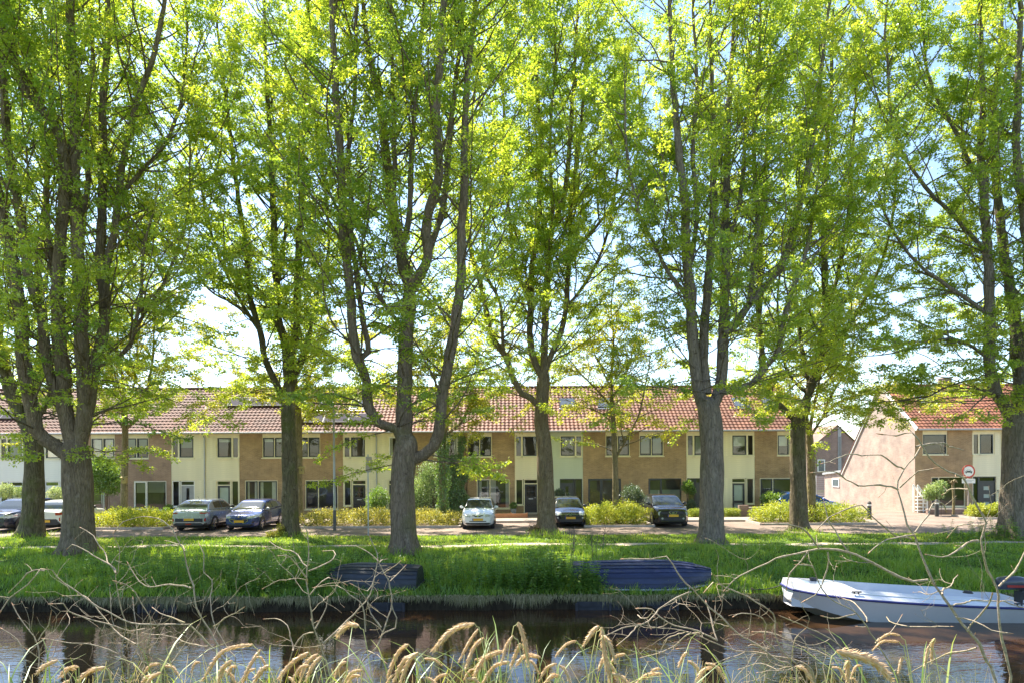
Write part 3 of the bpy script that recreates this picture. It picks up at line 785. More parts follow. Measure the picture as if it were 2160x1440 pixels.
_LV = np.array([(-.38, .12, .05), (.38, .28, .05), (0, 1.0, -.06)])
_LF = np.array([(0, 1, 2)])
def leaf_mesh(name, pos, axis, nrm, size, tint, mat, LV=_LV, LF=_LF):
    n = len(pos)
    a = axis / (np.linalg.norm(axis, axis=1)[:, None] + 1e-9)
    b = np.cross(nrm, a); b /= np.linalg.norm(b, axis=1)[:, None] + 1e-9
    c = np.cross(a, b); wf = .7 + .6 * np.modf(np.abs(pos[:, 0] * 37.7 + pos[:, 2] * 91.3))[0]
    V = pos[:, None, :] + size[:, None, None] * ((LV[None, :, 0] * wf[:, None])[:, :, None] * b[:, None, :] + LV[None, :, 1, None] * a[:, None, :] + LV[None, :, 2, None] * c[:, None, :])
    F = (np.arange(n) * len(LV))[:, None, None] + LF[None]
    return np_mesh(name, V.reshape(-1, 3), F.reshape(-1, 3), mat, False, np.repeat(tint, len(LV)))

def trunk_mesh(pts, rad, n, rng, flare=True, z0=0.0):
    """trunk with root flare and lobed, uneven section"""
    V, F = tube_np(pts, rad, n); V = V.reshape(len(pts), n, 3)
    ph = [rng.uniform(0, 6.28) for _ in range(4)]
    for i in range(len(pts)):
        h = pts[i][2] - z0; fl = math.exp(-max(0, h) / .28) * .75 if flare else 0
        for j in range(n):
            a = 2 * math.pi * j / n
            k = 1 + fl * (.55 + .45 * math.cos(5 * a + ph[0])) + .045 * math.sin(3 * a + ph[1] + h * .8) + .03 * math.sin(7 * a + ph[2] + h * 2.1) + .03 * math.sin(h * 3.3 + 2 * a + ph[3])
            V[i, j] = np.array(pts[i]) + (V[i, j] - np.array(pts[i])) * k
    return V.reshape(-1, 3), np.array(F)

TREE_STATS = {}
def tree(name, label, group, Y, trunk, r_base, r_top, limbs, seed, leafmat, bark, leaf_size=.110, zmin=4.3, sec_step=.50, twig_step=.40, leaves_per=94,
         sec_len=(2.6, 7.6), tint=(.56, .15), low_sprays=0, droop=.0, density=1.0, ztop=23.0, inner=.32, skirt=17):
    rng = random.Random(seed); nr = np.random.default_rng(seed)
    base = P(*trunk[0], Y); gz = ground_z(base.x, Y); base.z = gz
    root = thing(name, label, 'tree', base, group)
    o = np.array(base)
    tp = [np.array((base.x, Y, gz - .25)), np.array((base.x, Y, gz + .05))] + [np.array(P(x, y, Y)) for x, y in trunk[1:]]
    tpts = catmull(tp, .22)
    L = np.linspace(0, 1, len(tpts)); rad = r_base + (r_top - r_base) * L
    up_ = tpts[-1] - tpts[-2]; up_ /= np.linalg.norm(up_)
    tpts = np.concatenate([tpts, [tpts[-1] + up_ * d for d in (.14, .28, .40, .48, .52)]])      # rounded crotch where the limbs start
    rad = np.concatenate([rad, r_top * np.array((.95, .82, .62, .36, .02))])
    V, F = trunk_mesh(tpts, rad, 22, rng, True, gz)
    link('trunk', np_mesh('trunk', V - o, F, bark, True), root)
    tw = Tubes(); POS = []; AX = []; TN = []; SZ = []
    def put_leaves(pts, per, tbase, s0=0.0):
        # leaves in clusters along a twig
        pts = np.asarray(pts); n = max(2, int(per))
        t = nr.uniform(s0, 1, n) ** .8 * (len(pts) - 1.001); i = t.astype(int); f = (t - i)[:, None]
        p = pts[i] * (1 - f) + pts[np.minimum(i + 1, len(pts) - 1)] * f
        d = nr.normal(0, 1, (n, 3)); d[:, 2] = d[:, 2] * .45 - .15; d /= np.linalg.norm(d, axis=1)[:, None]
        POS.append(p + d * nr.uniform(.02, .19, (n, 1))); AX.append(d + np.array((0, 0, -.25)))
        TN.append(np.clip(tbase + nr.normal(0, .12, n), 0, 1)); SZ.append(leaf_size * nr.uniform(.6, 1.25, n))
    def grow(p, d, L, nseg, up, wob):
        pts = [np.array(p)]; d = np.array(d) / np.linalg.norm(d)
        for k in range(nseg):
            d = d + nr.normal(0, wob, 3) + np.array((0, 0, up)); d /= np.linalg.norm(d)
            pts.append(pts[-1] + d * L / nseg)
        return pts, d
    def secondary(p, d, L, r, up, tb):
        nseg = max(4, int(L / .4)); pts, _ = grow(p, d, L, nseg, up, .11)
        tw.add(pts, np.linspace(r, .007, len(pts)), 4)
        seg = L / nseg; acc = 0.0
        for k in range(1, len(pts)):
            t = k / (len(pts) - 1)
            if t < inner: continue
            acc += seg
            while acc > twig_step:
                acc -= twig_step
                dd = np.array(pts[k]) - np.array(pts[k - 1]); dd /= np.linalg.norm(dd)
                q = nr.normal(0, 1, 3); q -= dd * q.dot(dd); q /= np.linalg.norm(q) + 1e-9; q[2] *= .35
                tl = rng.uniform(.5, 1.3) * (1 - .3 * t)
                tp_, _ = grow(np.array(pts[k]) - dd * rng.uniform(0, seg), dd * .55 + q * .9, tl, 4, .02 - droop, .16)
                if rng.random() < .42: tw.add(tp_[::2], [.009, .0065, .004], 3)
                put_leaves(tp_, leaves_per * density * (tl / .8) * rng.uniform(.5, 1.4), tb + rng.gauss(0, .08), .1)
        put_leaves(pts[-3:], leaves_per * density, tb)
    for li, lb in enumerate(limbs):
        pts2, r0, r1 = lb[0], lb[1], lb[2]; opt = lb[3] if len(lb) > 3 else {}
        dy = opt.get('dy', rng.uniform(-2.6, 2.6)); y0 = opt.get('y0', 0.0)
        n = len(pts2)
        raw = []
        for k, (x, y) in enumerate(pts2):
            t = k / (n - 1); raw.append(np.array(P(x, y, Y + y0 + dy * t ** 1.25)))
        if opt.get('ext', pts2[-1][1] < 150):      # carry on above the picture edge
            d = raw[-1] - raw[-2]; d /= np.linalg.norm(d); d = d * .6 + np.array((rng.uniform(-.15, .15), rng.uniform(-.15, .15), .6))
            while raw[-1][2] < ztop * rng.uniform(.9, 1.02): raw.append(raw[-1] + d / np.linalg.norm(d) * 1.6 + nr.normal(0, .12, 3))
        pts = catmull(raw, .33)
        pts[2:-1] += nr.normal(0, .012, pts[2:-1].shape)
        m = len(pts); tt = np.linspace(0, 1, m)
        rad = r1 + (r0 - r1) * (1 - tt) ** .85
        rad *= 1 + .06 * np.sin(np.arange(m) * 1.7 + li)
        V, F = trunk_mesh(pts, rad, 12 if r0 > .12 else 8, rng, False)
        link('limb', np_mesh('limb', V - o, F, bark, True), root)
        seglen = np.linalg.norm(np.diff(pts, axis=0), axis=1); tot = seglen.sum(); acc = rng.uniform(0, sec_step); run = 0
        for k in range(1, m):
            acc += seglen[k - 1]; run += seglen[k - 1]
            z = pts[k][2]
            if z < opt.get('zmin', zmin): acc = min(acc, sec_step); continue
            while acc > sec_step:
                acc -= sec_step
                if rng.random() > opt.get('dens', 1.0): continue
                dd = pts[k] - pts[k - 1]; dd /= np.linalg.norm(dd)
                az = rng.uniform(0, 2 * math.pi); h = np.array((math.cos(az), math.sin(az), 0))
                low = max(0, min(1, (9.5 - z) / 4.5))
                lift = rng.uniform(.15, .7) * (1 - .75 * low)
                rem = tot - run
                Ls = rng.uniform(*sec_len) * (.55 + .45 * min(1, rem / 6)) * (1 + .15 * low)
                tb = tint[0] + rng.gauss(0, tint[1])
                secondary(pts[k], dd * .35 + h * 1.0 + np.array((0, 0, lift)), Ls, min(.03, rad[k] * .55) + .006, .05 - .05 * low, tb)
        secondary(pts[-1], pts[-1] - pts[-2], 1.2, .02, .05, tint[0])
    if low_sprays:
        for _ in range(int(low_sprays * 1.9)):
            k = rng.randrange(len(limbs)); lb = limbs[k][0]; q = lb[min(len(lb) - 1, rng.randrange(1, 3))]
            az = rng.uniform(0, 6.28); p = np.array(P(q[0], q[1], Y))
            secondary(p, np.array((math.cos(az), math.sin(az), rng.uniform(-.2, .2))), rng.uniform(1.8, 4.6), .022, -.035, tint[0] + .12)
    for _ in range(skirt):
        lb = limbs[rng.randrange(len(limbs))][0]; cand = [q for q in lb if 520 < q[1] < 840] or [lb[1]]
        q = rng.choice(cand); az = rng.choice((0, math.pi)) + rng.gauss(0, .55); p = np.array(P(q[0], q[1], Y))
        secondary(p, np.array((math.cos(az), math.sin(az), rng.uniform(-.02, .22))), rng.uniform(2.6, 6.0), .028, -.045, tint[0] + .12)
    tw.build('twigs', bark, root, o)['kind'] = 'stuff'
    pos = np.concatenate(POS); ax = np.concatenate(AX); tn = np.concatenate(TN); sz = np.concatenate(SZ)
    nm = nr.normal(0, .5, (len(pos), 3)) + np.array((0, 0, .85))
    cr = link('crown', leaf_mesh('crown', pos - o, ax, nm, sz, tn, leafmat), root)
    cr['kind'] = 'stuff'
    TREE_STATS[label] = len(pos)
    return root

GM = 'tall maples along the canal'
tree('maple_tree', 'slender trunked maple leftmost in the picture, set back by the street', GM, 29.9, [(66, 1133), (70, 1040), (72, 950), (62, 900)], .47, .34, [
    ([(62, 905), (48, 883), (24, 831), (8, 774), (-5, 700), (-15, 560), (-25, 380), (-10, 200), (10, 40)], .27, .05),
    ([(66, 920), (62, 860), (82, 780), (88, 690), (80, 560), (98, 400), (88, 250), (100, 60)], .20, .05),
    ([(50, 890), (20, 800), (-40, 700), (-70, 520), (-80, 300), (-70, 80)], .16, .04),
    ([(70, 900), (110, 820), (140, 700), (165, 540), (190, 380), (200, 180), (195, 20)], .12, .04)], 11, LEAF, BARK_M, low_sprays=4)
tree('maple_tree', 'massive many-stemmed maple at the left with forked base', GM, 24.5, [(165, 1165), (165, 1090), (163, 1010), (160, 950)], .54, .46, [
    ([(150, 965), (121, 943), (92, 925), (77, 905), (68, 870), (56, 803), (48, 742), (44, 662), (30, 581), (16, 509), (2, 452), (-22, 330), (-30, 160), (-20, 20)], .25, .07),
    ([(150, 925), (137, 883), (118, 830), (101, 774), (93, 722), (89, 662), (72, 621), (60, 581), (52, 500), (40, 440), (20, 340), (11, 250), (5, 90)], .19, .05),
    ([(152, 930), (137, 863), (133, 782), (125, 702), (121, 621), (127, 553), (129, 480), (135, 401), (125, 282), (60, 206), (30, 120), (5, 20)], .27, .06),
    ([(166, 940), (177, 883), (177, 803), (173, 742), (171, 662), (169, 581), (161, 480), (157, 400), (157, 217), (152, 100), (148, 10)], .27, .07),
    ([(172, 900), (189, 843), (197, 775), (217, 702), (221, 621), (213, 580), (211, 541), (215, 460), (216, 400), (217, 217), (228, 80), (226, 0)], .22, .06),
    ([(221, 640), (225, 561), (242, 492), (248, 440), (262, 330), (290, 210), (320, 130), (345, 20)], .14, .05),
    ([(190, 800), (193, 778), (230, 762), (274, 730), (286, 682), (298, 621), (305, 520), (330, 420)], .085, .03),
    ([(286, 690), (320, 640), (362, 560), (392, 470), (402, 350), (395, 200)], .07, .02, {'zmin': 4}),
    ([(250, 420), (300, 360), (350, 300), (385, 200), (395, 60)], .08, .03),
    ([(121, 640), (105, 520), (98, 400), (108, 250), (95, 90), (85, 0)], .11, .04),
    ([(161, 480), (185, 400), (182, 260), (195, 120), (190, 0)], .10, .04)], 12, LEAF, BARK_B, low_sprays=10, density=.80, inner=.42)
tree('maple_tree', 'narrow dark maple between the dark blue car and the lamp post', GM, 29.9, [(612, 1130), (611, 1050), (610, 950), (608, 850)], .38, .29, [
    ([(606, 850), (589, 823), (561, 762), (549, 702), (533, 650), (523, 601), (520, 541), (500, 400), (480, 240), (455, 30)], .15, .04),
    ([(608, 840), (605, 782), (601, 722), (587, 670), (585, 613), (579, 541), (577, 460), (570, 300), (560, 120), (556, 0)], .19, .05),
    ([(610, 840), (613, 762), (625, 702), (627, 641), (629, 581), (631, 500), (635, 432), (640, 250), (652, 60)], .19, .05),
    ([(614, 830), (629, 782), (649, 734), (665, 640), (690, 560), (690, 440), (670, 300), (680, 150)], .09, .03),
    ([(549, 702), (510, 640), (470, 560), (440, 470), (415, 330), (410, 180)], .08, .03),
    ([(540, 680), (490, 640), (440, 610), (400, 540), (375, 440)], .06, .02, {'zmin': 4}),
    ([(585, 613), (600, 500), (610, 360), (600, 200), (610, 40)], .09, .03)], 13, LEAF, BARK_M, low_sprays=10, leaves_per=98)
tree('maple_tree', 'big maple in the middle of the bank with a curved low right limb', GM, 24.1, [(852, 1165), (849, 1080), (849, 1000), (856, 940)], .46, .42, [
    ([(850, 930), (837, 903), (797, 891), (777, 859), (773, 803), (753, 750), (743, 694), (739, 621), (732, 553), (724, 480), (722, 420), (718, 340), (710, 220), (703, 90), (700, 0)], .19, .05),
    ([(755, 760), (777, 742), (769, 694), (757, 613), (746, 541), (740, 492), (742, 440), (735, 330), (748, 200), (752, 20)], .11, .04),
    ([(856, 950), (853, 863), (855, 782), (857, 702), (863, 637), (862, 600), (851, 561), (841, 513), (829, 440), (815, 330), (803, 227), (780, 120), (765, 0)], .31, .05),
    ([(845, 530), (857, 490), (865, 440), (868, 330), (880, 180), (895, 20)], .11, .04),
    ([(829, 440), (832, 330), (830, 217), (827, 80), (825, 0)], .10, .04),
    ([(862, 640), (868, 605), (885, 581), (902, 541), (898, 492), (906, 440), (925, 379), (920, 250), (930, 110), (935, 0)], .19, .05),
    ([(900, 545), (918, 492), (934, 440), (945, 330), (958, 200), (975, 40)], .12, .04),
    ([(856, 975), (872, 966), (894, 958), (914, 940), (924, 915), (930, 863), (942, 790), (954, 722), (966, 641), (972, 581), (974, 480), (978, 420), (979, 352), (984, 190), (995, 81), (1003, 0)], .22, .05),
    ([(853, 690), (841, 680), (813, 645), (777, 581), (761, 553), (748, 500), (700, 420), (670, 330)], .08, .03)], 14, LEAF, BARK, low_sprays=10, density=.85, inner=.40)
tree('maple_tree', 'upright maple beside the small black hatchback with fork at roof height', GM, 31.3, [(1152, 1120), (1151, 1040), (1149, 944), (1142, 883), (1146, 800)], .43, .29, [
    ([(1146, 800), (1125, 754), (1117, 702), (1121, 646), (1121, 581), (1133, 480), (1137, 420), (1140, 300), (1130, 150), (1126, 0)], .17, .05),
    ([(1119, 660), (1113, 621), (1089, 573), (1081, 520), (1070, 400), (1062, 220), (1052, 30)], .11, .04),
    ([(1147, 790), (1149, 702), (1153, 621), (1157, 561), (1161, 500), (1180, 440), (1195, 380), (1205, 250), (1214, 110), (1220, 0)], .18, .05),
    ([(1148, 790), (1161, 754), (1180, 710), (1194, 650), (1198, 581), (1202, 500), (1206, 420), (1228, 250), (1242, 60)], .14, .04),
    ([(1142, 865), (1120, 838), (1101, 828), (1085, 803), (1065, 750), (1037, 710), (1024, 646), (1012, 593), (996, 541), (985, 450), (990, 300), (1008, 130), (1014, 0)], .15, .04),
    ([(1063, 750), (1059, 682), (1053, 633), (1030, 593), (1018, 540), (1025, 400), (1040, 250)], .08, .03),
    ([(1157, 561), (1165, 450), (1160, 300), (1170, 140), (1168, 0)], .1, .03),
    ([(1200, 540), (1265, 470), (1325, 390), (1350, 280), (1345, 130)], .08, .03),
    ([(1194, 650), (1240, 590), (1280, 500), (1300, 380), (1310, 230)], .08, .03)], 15, LEAF, BARK_B, low_sprays=7)
tree('maple_tree', 'thick grey maple right of centre with twin stems and side limb', GM, 26.5, [(1500, 1146), (1502, 1070), (1502, 984), (1500, 903), (1494, 862)], .47, .44, [
    ([(1490, 870), (1473, 823), (1465, 762), (1459, 682), (1458, 630), (1451, 573), (1447, 500), (1445, 440), (1430, 300), (1420, 170), (1413, 20)], .24, .05),
    ([(1490, 830), (1485, 762), (1485, 702), (1493, 613), (1497, 540), (1505, 440), (1505, 325), (1500, 130), (1497, 0)], .2, .05),
    ([(1459, 650), (1440, 615), (1420, 589), (1392, 541), (1376, 505), (1360, 484), (1340, 420), (1322, 320), (1318, 180)], .09, .03),
    ([(1500, 870), (1521, 803), (1525, 722), (1529, 641), (1531, 581), (1533, 520), (1531, 440), (1535, 271), (1541, 162), (1550, 20)], .24, .06),
    ([(1527, 705), (1553, 682), (1581, 641), (1610, 609), (1642, 569), (1662, 520), (1674, 484), (1700, 380), (1722, 250), (1735, 120)], .16, .04),
    ([(1506, 850), (1521, 829), (1541, 823), (1585, 807), (1618, 770), (1642, 738), (1646, 702), (1658, 650), (1678, 593), (1694, 553), (1712, 470), (1725, 380)], .13, .04),
    ([(1581, 641), (1588, 560), (1598, 460), (1590, 320), (1600, 150), (1605, 10)], .11, .04),
    ([(1451, 573), (1470, 470), (1462, 330), (1470, 180), (1462, 10)], .11, .04),
    ([(1533, 520), (1560, 430), (1572, 300), (1580, 130)], .09, .03)], 16, LEAF, BARK_G, low_sprays=8, density=.9, inner=.38)
tree('maple_tree', 'forked maple at the right end of the row with a bent left limb', GM, 31.3, [(1686, 1119), (1684, 1040), (1682, 944), (1684, 890), (1694, 862)], .40, .31, [
    ([(1684, 890), (1666, 875), (1638, 847), (1614, 811), (1608, 762), (1604, 702), (1600, 654), (1602, 589), (1604, 521), (1612, 400), (1622, 220), (1626, 30)], .15, .04),
    ([(1692, 870), (1710, 815), (1726, 770), (1737, 702), (1741, 641), (1739, 561), (1737, 472), (1742, 350), (1752, 200), (1757, 20)], .2, .05),
    ([(1705, 830), (1678, 807), (1658, 774), (1650, 742), (1640, 640), (1650, 530)], .08, .03),
    ([(1712, 815), (1702, 790), (1694, 750), (1686, 694), (1678, 646), (1672, 520), (1685, 400), (1680, 260)], .11, .04),
    ([(1741, 650), (1763, 601), (1775, 541), (1792, 420), (1802, 250), (1815, 90)], .11, .04),
    ([(1730, 740), (1780, 700), (1830, 620), (1870, 520), (1890, 380), (1895, 230)], .1, .03)], 17, LEAF, BARK_M, low_sprays=8, leaves_per=98)
tree('maple_tree', 'huge shaded maple at the right picture edge', GM, 27.8, [(2142, 1135), (2144, 1060), (2147, 967), (2143, 900)], .62, .50, [
    ([(2138, 890), (2124, 861), (2097, 817), (2086, 756), (2088, 644), (2083, 533), (2077, 433), (2069, 322), (2074, 244), (2070, 110), (2066, 0)], .24, .06),
    ([(2146, 890), (2152, 811), (2144, 756), (2141, 672), (2119, 544), (2108, 450), (2094, 283), (2108, 120), (2114, 0)], .26, .06),
    ([(2150, 880), (2162, 760), (2172, 620), (2160, 450), (2152, 394), (2144, 311), (2147, 228), (2150, 90), (2152, 0)], .24, .06),
    ([(2087, 670), (2074, 656), (2019, 617), (1969, 583), (1924, 544), (1880, 480), (1850, 400)], .09, .03),
    ([(2074, 390), (2047, 350), (2019, 283), (1991, 233), (1960, 170), (1945, 60)], .09, .03),
    ([(2087, 760), (2050, 730), (2000, 715), (1940, 725), (1880, 745), (1840, 750)], .07, .02, {'zmin': 4}),
    ([(2092, 800), (2060, 800), (2010, 810), (1960, 835), (1920, 850)], .05, .02, {'zmin': 4, 'dens': .8}),
    ([(2100, 820), (2085, 830), (2065, 845), (2045, 865)], .04, .02, {'zmin': 4}),
    ([(2083, 533), (2010, 455), (1940, 380), (1885, 280), (1872, 130)], .09, .03),
    ([(2155, 800), (2200, 700), (2230, 560), (2240, 380), (2235, 200)], .2, .05)], 18, LEAF, BARK_G, low_sprays=10, leaves_per=98)

GS = 'young pale-barked street trees in the shrub beds'
kw = dict(leaf_size=.11, zmin=3.7, sec_step=.34, twig_step=.30, leaves_per=80, sec_len=(1.6, 4.0), tint=(.65, .25), ztop=12, low_sprays=5)
tree('street_tree', 'young pale-barked tree with a nest box, second house from the left', GS, 36.0, [(262, 1100), (263, 1000), (264, 911), (262, 870)], .19, .15, [
    ([(262, 880), (260, 803), (248, 740), (250, 660), (245, 580)], .09, .02), ([(264, 905), (282, 890), (305, 850), (318, 780), (325, 700), (320, 620)], .08, .02),
    ([(260, 900), (235, 870), (215, 820), (205, 740)], .06, .02), ([(262, 860), (285, 800), (290, 720), (300, 650)], .06, .02)], 31, LEAF_S, BARK_S, **kw)
tree('street_tree', 'young pale-barked tree standing right behind the narrow dark maple', GS, 35.6, [(630, 1100), (630, 1000), (630, 900), (628, 850)], .23, .16, [
    ([(628, 860), (622, 790), (615, 700), (620, 620)], .1, .02), ([(632, 895), (650, 872), (680, 855), (715, 850), (740, 830)], .07, .02), ([(626, 880), (600, 850), (560, 830), (520, 825)], .06, .02),
    ([(630, 850), (655, 790), (670, 720), (680, 650)], .07, .02)], 32, LEAF_S, BARK_S, **kw)
tree('street_tree', 'young street tree with an ivy-wrapped trunk beside the ivy wall', GS, 35.8, [(934, 1100), (933, 1000), (934, 930), (940, 900)], .2, .15, [
    ([(938, 920), (955, 905), (975, 888), (990, 850), (1000, 800), (1010, 740)], .08, .02), ([(938, 905), (925, 850), (915, 780), (910, 700)], .09, .02), ([(940, 900), (945, 830), (930, 750), (935, 670)], .07, .02)], 33, LEAF_S, BARK_S, **kw)
kw2 = dict(kw); kw2.update(density=.6)
tree('street_tree', 'sparse young street tree rising from the shrubs between two black cars', GS, 35.2, [(1299, 1100), (1298, 1000), (1294, 900), (1291, 850)], .19, .12, [
    ([(1291, 860), (1290, 790), (1294, 720), (1290, 640), (1300, 560)], .09, .02), ([(1299, 965), (1318, 930), (1345, 880), (1360, 820), (1372, 750)], .07, .02),
    ([(1294, 895), (1270, 872), (1235, 858), (1200, 845)], .05, .015), ([(1292, 860), (1262, 825), (1228, 790), (1195, 750)], .055, .015),
    ([(1291, 840), (1320, 790), (1340, 720), (1350, 650)], .06, .015), ([(1291, 820), (1265, 770), (1240, 700), (1230, 630)], .05, .015)], 34, LEAF_S, BARK_S, **kw2)
tree('street_tree', 'young street tree beside the end of the row with long arching branch', GS, 35.2, [(1712, 1100), (1711, 1000), (1709, 940), (1706, 905)], .25, .17, [
    ([(1708, 910), (1716, 860), (1728, 800), (1738, 740), (1745, 660)], .09, .02), ([(1712, 915), (1730, 888), (1758, 855), (1790, 838), (1830, 831), (1868, 829)], .07, .015),
    ([(1705, 900), (1698, 850), (1705, 790), (1712, 720)], .08, .02), ([(1735, 880), (1755, 830), (1785, 780), (1800, 720), (1805, 650)], .07, .02)], 35, LEAF_S, BARK_S, **kw2)
print('LEAVES', sum(TREE_STATS.values()), TREE_STATS)
# ---------------------------------------------------------------- shrubs, hedges, ivy
_BV = np.array([(0, 0, 0), (.28, .5, .06), (0, 1, -.05), (-.28, .5, .06)])
_BF = np.array([(0, 1, 2), (0, 2, 3)])
SHRUB_Y = M_leaf('golden_shrub_leaf', [(0, (.18, .26, .028)), (.5, (.39, .45, .05)), (1, (.60, .58, .08))], (1.35, 1.25, .7), .05, .45)
SHRUB_O = M_leaf('olive_shrub_leaf', [(0, (.15, .17, .035)), (.5, (.33, .33, .07)), (1, (.50, .45, .11))], (1.35, 1.25, .7), .05, .45)
SHRUB_G = M_leaf('green_shrub_leaf', [(0, (.06, .125, .02)), (.5, (.12, .22, .03)), (1, (.21, .31, .04))], (1.8, 1.7, .8), .07, .45)
SHRUB_D = M_leaf('dark_shrub_leaf', [(0, (.03, .06, .022)), (.5, (.06, .10, .04)), (1, (.11, .16, .07))], (1.6, 1.6, .8), .1, .35)
SHRUB_V = M_leaf('variegated_leaf', [(0, (.13, .22, .06)), (.5, (.28, .38, .13)), (1, (.55, .58, .32))], (1.2, 1.2, .8), .06, .4)
IVY = M_leaf('ivy_leaf', [(0, (.045, .10, .018)), (.5, (.10, .20, .028)), (1, (.19, .30, .04))], (1.6, 1.5, .8), .1, .35)
WOODM = M_plain('shrub_wood', (.12, .085, .055), .9, var=.3)
def shrub_leaves(blobs, n, size, rng, shell=.55, up=.35):
    """blobs: (cx, cy, cz, rx, ry, rz); leaves through the outer part of the blobs with upright shoots"""
    vol = np.array([b[3] * b[4] * b[5] for b in blobs]) ** .67; pick = rng.choice(len(blobs), n, p=vol / vol.sum())
    B = np.array(blobs)[pick]
    d = rng.normal(0, 1, (n, 3)); d /= np.linalg.norm(d, axis=1)[:, None]
    lump = 1 + .16 * np.sin(d[:, 0] * 7 + B[:, 0] * 3) * np.sin(d[:, 2] * 6 + B[:, 1]) + .10 * np.sin(d[:, 1] * 13 + d[:, 0] * 11 + B[:, 0])
    r = (shell + (1 - shell) * rng.uniform(0, 1, n)) * lump
    shoot = rng.uniform(0, 1, n) < .12
    r = np.where(shoot, r * rng.uniform(1.0, 1.22, n), r)
    p = B[:, :3] + d * B[:, 3:] * r[:, None]
    ax = d * .6 + rng.normal(0, .6, (n, 3)) + np.array((0, 0, up)); nm = d * .5 + rng.normal(0, .6, (n, 3)) + np.array((0, 0, .5))
    return p, ax, nm, size * rng.uniform(.6, 1.3, n)
def shrub(name, label, cat, blobs, n, size, mat, seed, base=None, group=None, stems=6, tint=.5, shell=.5):
    rng = np.random.default_rng(seed)
    cx = float(np.mean([b[0] for b in blobs])); cy = float(np.mean([b[1] for b in blobs]))
    base = base or (cx, cy, 0.01)
    root = thing(name, label, cat, base, group)
    p, ax, nm, sz = shrub_leaves(blobs, n, size, rng, shell)
    k = p[:, 2] > .04; p, ax, nm, sz = p[k], ax[k], nm[k], sz[k]
    cl = np.sin(p[:, 0] * 3.1 + seed) * np.sin(p[:, 2] * 4 + p[:, 1] * 2)
    tn = np.clip(tint + .18 * cl + rng.normal(0, .2, len(p)), 0, 1)
    o = np.array(base)
    link('foliage', leaf_mesh('foliage', p - o, ax, nm, sz, tn, mat, _BV, _BF), root)['kind'] = 'stuff'
    for b in blobs:
        for _ in range(max(1, stems // len(blobs))):
            a = rng.uniform(0, 6.28); t = np.array((b[0] + .6 * b[3] * math.cos(a), b[1] + .6 * b[4] * math.sin(a), b[2] + b[5] * .5))
            s = np.array((b[0] + .15 * b[3] * math.cos(a), b[1] + .15 * b[4] * math.sin(a), 0.0))
            V, F = tube_np(catmull([s, (s + t) / 2 + rng.normal(0, .05, 3), t], .12), .014, 5)
            link('stem', np_mesh('stem', V - o, np.array(F), WOODM, True), root)
    return root
def bed(name_label, px0, px1, ytop, Y, depth, mat, n, seed, label, size=.085, dip=.12, tint=.5):
    """a planted bed with kerb and a row of bushes"""
    x0, x1 = (px0 - CX) * Y / F_PX, (px1 - CX) * Y / F_PX
    h = CAM_Z - (ytop + ROLL * ((px0 + px1) / 2 - CX) - HY) * Y / F_PX
    rng = random.Random(seed)
    sl = tag(MB().box(x0 - .15, x1 + .15, Y - .45, Y + depth + .25, 0, .06).build('planting_bed', BEDM), 'soil bed edged with kerb under the ' + label, kind='structure')
    kb = MB(); kb.box(x0 - .25, x1 + .25, Y - .55, Y - .452, 0, .12); kb.box(x0 - .25, x0 - .152, Y - .45, Y + depth + .25, 0, .12); kb.box(x1 + .152, x1 + .25, Y - .45, Y + depth + .25, 0, .12)
    kb.build('bed_kerb', KERBM, sl)
    blobs = []; w = x1 - x0; nb = max(2, int(w / .75))
    for i in range(nb):
        for j in range(max(1, round(depth / 1.1))):
            bx = x0 + (i + .5) * w / nb + rng.uniform(-.15, .15); by = Y + .35 + j * 1.0 + rng.uniform(-.15, .15)
            hh = h * rng.uniform(1 - dip * 1.4, 1.02)
            if i in (0, nb - 1): hh *= .86
            blobs.append((bx, by, hh * .48, .62 * rng.uniform(.85, 1.15), .62, hh * .50))
    return shrub('flowering_shrub_bed', label, 'shrubs', blobs, n, size, mat, seed, ((x0 + x1) / 2, Y, .06), stems=nb * 2, tint=tint)
BEDM = M_plain('bed_soil', (.15, .11, .075), .95, var=.4, scale=4, bmp=.6)
bed('a', 190, 345, 1066, 33.9, 2.0, SHRUB_Y, 12000, 41, 'golden-leaved shrubs between the big left maple and the silver car')
bed('b', 632, 962, 1070, 34.0, 2.0, SHRUB_O, 17000, 42, 'long olive-yellow hedge under the lamp post', tint=.55)
bed('c', 1240, 1366, 1052, 33.9, 2.0, SHRUB_Y, 12000, 43, 'golden shrubs between the two black cars')
bed('d', 1604, 1828, 1056, 34.6, 2.0, SHRUB_Y, 15000, 44, 'golden shrubs in front of the end house and blue car', tint=.42)
bed('e', 2056, 2135, 1050, 37.4, 1.4, SHRUB_Y, 9000, 45, 'golden shrubs by the round traffic sign', tint=.5)

def ball(px, py, r_px, Y, sq=1.0, dy=None):
    c = P(px, py, Y); r = r_px * Y / F_PX
    return (c.x, Y, c.z, r, dy or r, r * sq)
